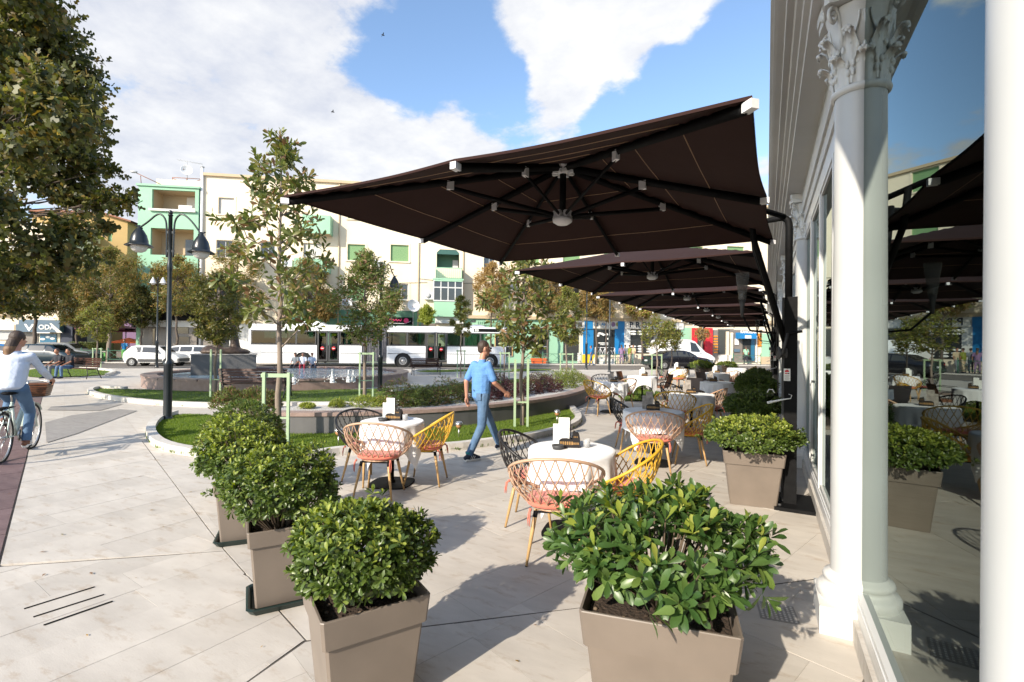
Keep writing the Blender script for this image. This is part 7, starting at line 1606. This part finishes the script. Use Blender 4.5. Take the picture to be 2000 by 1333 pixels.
def head_prims(c, yaw, tilt=0, s=1.0):
    c = Vector(c); f = Vector((math.cos(yaw), math.sin(yaw), 0)); l = Vector((-f.y, f.x, 0)); u = Vector((0, 0, 1)); P = []
    P.append((c+u*.02*s, (.088*s, .078*s, .098*s))); P.append((c+f*.022*s-u*.045*s, (.066*s, .058*s, .062*s))); P.append((c+f*.045*s-u*.088*s, (.030*s, .034*s, .024*s)))
    P.append((c+f*.088*s-u*.018*s, c+f*.106*s-u*.036*s, .011*s, .015*s))                       # nose
    P.append((c+f*.072*s+u*.018*s-l*.03*s, c+f*.072*s+u*.018*s+l*.03*s, .014*s, .014*s))          # brow
    P.append((c+f*.076*s-u*.062*s-l*.016*s, c+f*.076*s-u*.062*s+l*.016*s, .012*s, .012*s))        # lips
    for sg in (-1, 1): P.append((c+l*sg*.079*s-f*.008*s+u*.012*s, c+l*sg*.083*s-f*.004*s-u*.028*s, .014*s, .009*s))
    return P
def person(label, J, cols, loc, rz, vox=.012, group=None, hairk='short', s=1.0, yaw=0.0, detail=True, extra=None, scale=1.0):
    """J: joint positions in a local frame facing +x, left is +y"""
    t = thing('person', label, 'person', loc, rz, group); t.scale = (scale,)*3; g = lambda k: Vector(J[k]); B = []
    pel, chest, neck, head = g('pelvis'), g('chest'), g('neck'), g('head')
    B += [(pel, chest, .08, .085), (pel, (.09*s, .12*s, .09*s)), (chest, (.08*s, .12*s, .11*s)), (chest, neck, .07, .052), (neck, head-Vector((0, 0, .05)), .052, .050)]
    B += head_prims(head, yaw)
    for sd2, nm in ((1, 'l'), (-1, 'r')):
        sh, el, wr = g(nm+'sh'), g(nm+'el'), g(nm+'wr'); B += [(chest+Vector((0, sd2*.05, .08)), sh-Vector((0, 0, .02)), .045, .038), (sh-Vector((0, 0, .02)), el, .038, .038), (el, wr, .040, .026)]
        dv = (wr-el).normalized(); pv = Vector((.25, -sd2, 0)); pv = pv-dv*pv.dot(dv); B += hand(sd2, wr, dv+Vector((.12, 0, -.05)), pv, L=.17) if detail else [(wr, wr+dv*.14, .028, .02)]
        hp, kn, an = g(nm+'hip'), g(nm+'kn'), g(nm+'an'); B += [(pel, hp, .07, .065), (hp, kn, .066, .046), (kn, an, .044, .034), (an, g(nm+'toe'), .036, .028)]
    body = blob('body', B, (cols['skin'],), vox, t, smooth=3 if detail else 2)
    # shirt
    S = [(chest+(neck-chest)*.5, neck-Vector((0, 0, .035)), .085, .062)]
    for i in range(13):
        u = i/12; c_ = pel+(chest-pel)*(u*1.28-.06) if u < .85 else chest+(neck-chest)*(u-.78)*1.5; S.append((c_, ((.128+.010*math.sin(u*PI))*s, (.158+.014*u)*s if u < .9 else .15*s, .075*s)))
    for sd2, nm in ((1, 'l'), (-1, 'r')):
        sh, el, wr = g(nm+'sh'), g(nm+'el'), g(nm+'wr'); S += [(chest+Vector((0, sd2*.05, .085)), sh-Vector((0, 0, .012)), .072, .058)]
        q = cols.get('sleeve', .75); e = sh+(el-sh)*min(1, q); S.append((sh-Vector((0, 0, .012)), e, .058, .056 if q < 1 else .048))
        if q > 1: S.append((el, el+(wr-el)*(q-1), .054, .042))
    blob('shirt', S, (cols['shirt'],), vox, t, smooth=3)
    T = [(pel-Vector((0, 0, .02)), (.118*s, .152*s, .115*s))]
    for nm in 'lr': hp, kn, an = g(nm+'hip'), g(nm+'kn'), g(nm+'an'); T += [(pel-Vector((0, 0, .02)), hp, .10, .095), (hp, kn, .092, .066), (kn, kn+(an-kn)*.94, .064, .055)]
    blob('trousers', T, (cols['legs'],), vox, t, smooth=3)
    for nm in 'lr':
        an, toe = g(nm+'an'), g(nm+'toe'); d = (toe-an); d.z = 0 if abs(d.z) < .06 else d.z; dn = d.normalized(); hl = an-dn*.05
        sh_ = blob('shoe', [(an, an-Vector((0, 0, .03)), .046, .046), (hl-Vector((0, 0, .035)), toe, .036, .030), (an+dn*.03, toe, .040, .026)], (cols['shoe'],), max(.008, vox*.8), t, smooth=2)
        if detail:
            w = MB(); up = Vector((0, 0, 1)); m0 = hl-Vector((0, 0, .062)); m1 = toe-Vector((0, 0, .024)); w.tube([m0-dn*.01, m0, m1, m1+dn*.022], [.020, .036, .034, .018], 'card', 8, sx=1.0); w.v = [(x, y, z) for x, y, z in w.v]; w.build('sole', sh_)
            side = Vector((-dn.y, dn.x, 0))
            w = MB()
            for k in range(3):
                for sg in (-1, 1):
                    a = an+dn*(.03+.028*k)+side*sg*.036-Vector((0, 0, .004+.004*k)); b = an+dn*(.008+.028*k)+side*sg*.042-Vector((0, 0, .045)); w.tube([a, b], .0055, 'card', 4)
            w.build('shoe_stripe', sh_)
    hc = head; f = Vector((math.cos(yaw), math.sin(yaw), 0))
    if hairk == 'short': HP_ = [(hc+Vector((0, 0, .035))-f*.014, (.092, .083, .092)), (hc-f*.045-Vector((0, 0, .012)), (.052, .066, .06))]
    elif hairk == 'none': HP_ = None
    else: HP_ = [(hc+Vector((0, 0, .035))-f*.012, (.10, .092, .098)), (hc-f*.06-Vector((0, 0, .03)), hc-f*.10-Vector((0, 0, .16)), .07, .075), (hc-f*.10-Vector((0, 0, .16)), hc-f*.12-Vector((.0, .0, .33)), .072, .05), (hc-f*.12-Vector((0, .02, .33)), hc-f*.12-Vector((0, .01, .44)), .045, .018)]
    if HP_:
        zc = hc.z-.10
        h = blob('hair', HP_, ('hair', 'blond'), max(.008, vox*.8), t, smooth=3, assign=(lambda c: 1 if c.z < zc else 0) if hairk == 'long' else None)
    return t
walk = dict(pelvis=(0, 0, .94), chest=(.01, 0, 1.24), neck=(.02, 0, 1.47), head=(.05, 0, 1.625), lsh=(-.01, .165, 1.40), lel=(-.12, .215, 1.13), lwr=(-.10, .235, .89), rsh=(.01, -.165, 1.40), rel=(.08, -.225, 1.13), rwr=(.29, -.215, .98),
            lhip=(.02, .085, .91), lkn=(.24, .09, .50), lan=(.42, .085, .14), ltoe=(.56, .09, .13), rhip=(-.01, -.085, .91), rkn=(-.05, -.10, .49), ran=(-.26, -.085, .085), rtoe=(-.10, -.10, .035))
mp_ = at(938, 894); man = person('man in a blue T-shirt and jeans walking right past the lawn', walk, dict(skin='skin', shirt='tee', legs='jeans', shoe='shoe', sleeve=.82), (mp_.x, mp_.y, .0), R(66), vox=.009, yaw=-.35)
w = MB(); hc = Vector(walk['head']); 
for sg in (-1, 1): w.tube([hc+Vector((.085, sg*.045, .012)), hc+Vector((.0, sg*.085, .02))], .004, 'black', 5); w.ell(hc+Vector((.088, sg*.03-.02, .005)), (.012, .024, .018), 'black', 8, 6)
w.build('sunglasses', man)
w = MB(); w.tube([(-.135, -.02, 1.0), (-.138, .0, 1.02)], .01, 'jeans', 5); w.box((-.105, -.10, .92), (.02, .09, .10), 'jeans', rz=.2); w.build('back_pocket', man)
w = MB(); an = walk['ran']; w.lathe([(.047, .02), (.052, .05)], 'tealsock', (an[0], an[1], an[2]), 12, cap=False); w.build('sock', man)

# woman riding a bicycle
fw, bw_ = at(66, 874), at(2, 905); bd_ = (fw-bw_); bd_.z = 0; bd_.normalize(); brz = math.atan2(bd_.y, bd_.x); bc = bw_+bd_*.53; WR = .34
bk = thing('bicycle', 'pale green and white city bicycle with a dark front basket', 'bicycle', (bc.x, bc.y, 0), brz)
for x in (-.53, .53):
    w = MB(); w.tube([(x+WR*math.cos(a), 0, WR+WR*math.sin(a)) for a in [2*PI*k/36 for k in range(36)]], .019, 'rubber', 7, closed=True); o = w.build('wheel', bk); w = MB(); w.tube([(x+(WR-.028)*math.cos(a), 0, WR+(WR-.028)*math.sin(a)) for a in [2*PI*k/36 for k in range(36)]], .011, 'steel', 5, closed=True)
    for k in range(18): a = 2*PI*k/18; w.tube([(x, .02*(-1)**k, WR), (x+(WR-.03)*math.cos(a), 0, WR+(WR-.03)*math.sin(a))], .0016, 'steel', 3)
    w.tube([(x, -.04, WR), (x, .04, WR)], .02, 'steel', 8); w.build('rim', o)
    w = MB(); w.grid([[(x+(WR+.035)*math.cos(a), y, WR+(WR+.035)*math.sin(a)) for y in (-.03, 0, .03)] for a in ([PI*.95-PI*.75*k/12 for k in range(13)] if x > 0 else [PI*.30+PI*.75*k/12 for k in range(13)])], 'bikegrn'); w.build('mudguard', bk)
w = MB(); bb = (-.08, 0, .30); hs = (.36, 0, .86); ht = (.32, 0, .98); ss = (-.22, 0, .80)
for a, b, r_ in ((bb, hs, .022), ((-.12, 0, .42), (.35, 0, .90), .018), (bb, ss, .017), (bb, (-.53, .05, WR), .011), (bb, (-.53, -.05, WR), .011), (ss, (-.53, .05, WR), .009), (ss, (-.53, -.05, WR), .009), ((.40, 0, .74), ht, .022)): w.tube([a, b], r_, 'bikegrn', 8)
for sg in (-1, 1): w.tube([(.39, sg*.02, .78), (.40, sg*.05, .72), (.53, sg*.055, WR)], .013, 'bikegrn', 6)
w.build('frame', bk); w = MB(); w.tube([ss, (-.25, 0, .93)], .013, 'steel', 6); w.build('seat_post', bk)
w = MB(); w.grid([[(-.25+.16*u, v*(.09*(1-u)**.8+.015) if u > 0 else v*.10, .955-.02*abs(v)+.008*u) for v in (-1, -.5, 0, .5, 1)] for u in (-.8, -.5, -.1, .4, .8, 1)], 'black'); w.ell((-.30, 0, .935), (.11, .085, .03), 'black'); w.build('saddle', bk)
w = MB(); w.tube([ht, (.34, 0, 1.06)], .014, 'steel', 6); w.tube(smooth3([(.18, -.30, 1.02), (.30, -.27, 1.05), (.36, -.12, 1.06), (.36, .12, 1.06), (.30, .27, 1.05), (.18, .30, 1.02)]), .011, 'steel', 7)
for sg in (-1, 1): w.tube([(.18, sg*.30, 1.02), (.28, sg*.28, 1.046)], .017, 'black', 7)
w.build('handlebar', bk)
w = MB(); rg = lambda s_, z: [(.60+s_*x*.15, s_*y*.19, z) for x, y in ((-1, -1), (0, -1.06), (1, -1), (1.06, 0), (1, 1), (0, 1.06), (-1, 1), (-1.04, 0))]
w.grid([rg(.8, .80), rg(.88, .86), rg(.95, .93), rg(1.0, 1.0), rg(.96, 1.0), rg(.76, .81)], 'leather', False, True); w.add(rg(.8, .80), [tuple(range(8))], 'c_black')
for i in range(6): w.tube(rg(.82+.032*i, .81+.034*i), .006, 'c_black', 4, closed=True)
w.build('basket', bk)
w = MB(); w.tube([(-.75, 0, .74), (-.3, 0, .74)], .008, 'black', 5)
for sg in (-1, 1): w.tube([(-.78, sg*.06, .74), (-.3, sg*.06, .74)], .007, 'black', 5); w.tube([(-.72, sg*.06, .74), (-.53, sg*.07, WR)], .006, 'black', 5)
for i in range(6): w.tube([(-.76+i*.085, -.06, .745), (-.76+i*.085, .06, .745)], .005, 'black', 4)
w.build('rear_rack', bk); w = MB(); w.lathe([(.02, -.006), (.09, -.004), (.09, .004), (.02, .006)], 'steel', n=20); o = w.build('chainring', bk); o.location = (bb[0], -.05, bb[2]); o.rotation_euler.x = PI/2
for sg, dz in ((-1, -.165), (1, .165)): w = MB(); w.tube([(bb[0], sg*.06, bb[2]), (bb[0]+(.03 if sg < 0 else -.02), sg*.08, bb[2]+dz)], .01, 'steel', 6); w.box((bb[0]+(.03 if sg < 0 else -.02), sg*.12, bb[2]+dz), (.09, .08, .02), 'black'); w.build('pedal', bk)
w = MB(); w.tube([(-.17, .06, .30), (-.30, .16, .01)], .008, 'steel', 5); w.build('kickstand', bk)
ride = dict(pelvis=(-.26, 0, 1.04), chest=(-.16, 0, 1.32), neck=(-.10, 0, 1.54), head=(-.05, -.0, 1.69), lsh=(-.12, .165, 1.46), lel=(.02, .24, 1.24), lwr=(.22, .29, 1.09), rsh=(-.12, -.165, 1.46), rel=(.02, -.25, 1.23), rwr=(.23, -.29, 1.09),
            lhip=(-.23, .095, .99), lkn=(.12, .13, .80), lan=(-.08, .12, .55), ltoe=(.05, .12, .49), rhip=(-.24, -.095, .99), rkn=(.03, -.12, .62), ran=(-.10, -.12, .22), rtoe=(.04, -.12, .165))
person('woman with long blond tipped hair, pale blue blouse and jeans riding the bicycle', ride, dict(skin='skin', shirt='wshirt', legs='jeans', shoe='brownshoe', sleeve=1.8), (bc.x, bc.y, 0), brz, vox=.011, hairk='long', yaw=-.7, s=1.0)
# seated figures
sit = dict(pelvis=(0, 0, .52), chest=(.03, 0, .84), neck=(.06, 0, 1.05), head=(.10, 0, 1.19), lsh=(.04, .175, .98), lel=(.12, .22, .74), lwr=(.34, .16, .62), rsh=(.04, -.175, .98), rel=(.12, -.22, .74), rwr=(.34, -.16, .62),
           lhip=(.03, .09, .50), lkn=(.44, .13, .50), lan=(.42, .13, .09), ltoe=(.58, .15, .035), rhip=(.03, -.09, .50), rkn=(.44, -.12, .50), ran=(.48, -.12, .09), rtoe=(.64, -.14, .035))
def seated(px, py, face, label, shirt, legs, sc=1.0, dz=0, hairk='short', shoe='shoe', z=0, sk='skin_t'):
    p = at(px, py, z); person(label, sit, dict(skin=sk, shirt=shirt, legs=legs, shoe=shoe, sleeve=.8), (p.x, p.y, z+dz), R(face), vox=.024, hairk=hairk, detail=False, scale=sc)
seated(137, 739, vdir+165-0, 'man in a black T-shirt and jeans seated on the left bench', 'darkcl', 'jeans'); seated(115, 739, vdir+165, 'man in dark clothes seated at the far end of the left bench', 'darkcl', 'greycl')
zz0 = .43-.50*.75
for k, (px, lab, sh_, lg_, hk) in enumerate(((578, 'child in grey top and dark trousers sitting on the fountain rim, leftmost of three', 'greycl', 'darkcl', 'long'), (592, 'child in white top and red trousers sitting on the fountain rim, middle of three', 'wshirt', 'redcl', 'short'), (609, 'child in dark trousers sitting on the fountain rim, rightmost of three', 'wshirt', 'navy', 'short'))):
    # on the far rim of the basin
    D = pxdir(px, 700); D = Vector((D.x, D.y)).normalized(); o2 = Vector((0, 0))-Vector((fc.x, fc.y)); b_ = o2.dot(D); rr0 = FR_-.2; disc = math.sqrt(max(0, b_*b_-(o2.length_squared-rr0*rr0))); s_ = -b_+disc; q = D*s_
    inw = Vector((fc.x-q.x, fc.y-q.y)); person(lab, sit, dict(skin='skin_t', shirt=sh_, legs=lg_, shoe='shoe', sleeve=.8), (q.x, q.y, .43-.43*.82), math.atan2(inw.y, inw.x)+(-.4+.4*k), vox=.026, hairk=hk, detail=False, scale=.82)
stand = dict(pelvis=(0, 0, .94), chest=(.01, 0, 1.24), neck=(.02, 0, 1.47), head=(.04, 0, 1.62), lsh=(0, .185, 1.40), lel=(.03, .24, 1.13), lwr=(.12, .23, .92), rsh=(.0, -.185, 1.40), rel=(-.04, -.25, 1.13), rwr=(.02, -.25, .90), lhip=(.0, .085, .91), lkn=(.10, .09, .50), lan=(.14, .09, .085), ltoe=(.28, .1, .03), rhip=(0, -.085, .91), rkn=(-.03, -.09, .5), ran=(-.18, -.09, .09), rtoe=(-.04, -.1, .03))
def stander(px, d, face, label, cols, z=.05, sc=1.0, hairk='short'):
    t_ = fac(px, 700, d)[0]; p = street(t_, d, z); c = dict(skin='skin_t', shoe='shoe', sleeve=.8); c.update(cols); person(label, stand, c, p, R(face), vox=.028, hairk=hairk, detail=False, scale=sc)
stander(1155, 40.4, 200, 'man in blue shirt and shorts walking left before the yellow panel', dict(shirt='blue', legs='jeans'), z=-.05)
stander(1214, 42.2, 120, 'woman in a pink dress standing before the blue shop', dict(shirt='lilac', legs='lilac'), hairk='long'); stander(1221, 42.4, 100, 'person in dark trousers beside the woman in pink', dict(shirt='greycl', legs='navy')); stander(1229, 42.2, 60, 'person in a yellow top before the white pier', dict(shirt='limeleaf', legs='cream_d')); stander(1237, 42.0, 250, 'person in beige clothes next to the rear of the black saloon', dict(shirt='cream_d', legs='greycl'))
stander(1457, 42.3, 126, 'woman in a pale green top and dark skirt entering under the blue awning', dict(shirt='mint', legs='darkcl'), hairk='long'); stander(243, 43.2, 300, 'person in a blue jacket beside the street cart', dict(shirt='blue', legs='darkcl'))
# passengers behind the bus windows
for k, (px, sh_) in enumerate(((505, 'darkcl'), (587, 'limeleaf'), (603, 'wshirt'), (652, 'darkcl'), (690, 'darkcl'), (770, 'darkcl'), (790, 'wshirt'), (812, 'darkcl'), (880, 'greycl'), (858, 'greycl'), (962, 'wshirt'))):
    x = X(px); p = street(x, BD+.62, .42 if px != 858 else .0); t = person('bus passenger in %s, %s' % ({'darkcl': 'dark clothes', 'limeleaf': 'a pale green top', 'wshirt': 'a pale shirt', 'greycl': 'a grey top'}[sh_], ['at the very rear', 'left of a pale shirted one', 'just left of the rear doors', 'standing in the rear doorway', 'right before the bellows', 'just behind the bellows', 'second behind the bellows', 'third behind the bellows', 'right of the middle doors', 'standing at the middle doors', 'at the front by the driver seat'][k]),
               sit if px not in (858, 652) else stand, dict(skin='skin_t', shirt=sh_, legs='darkcl', shoe='shoe', sleeve=.8), p, ST+random.uniform(-.4, .4), vox=.03, detail=False, group='bus passengers')
print('objects', len(bpy.data.objects))
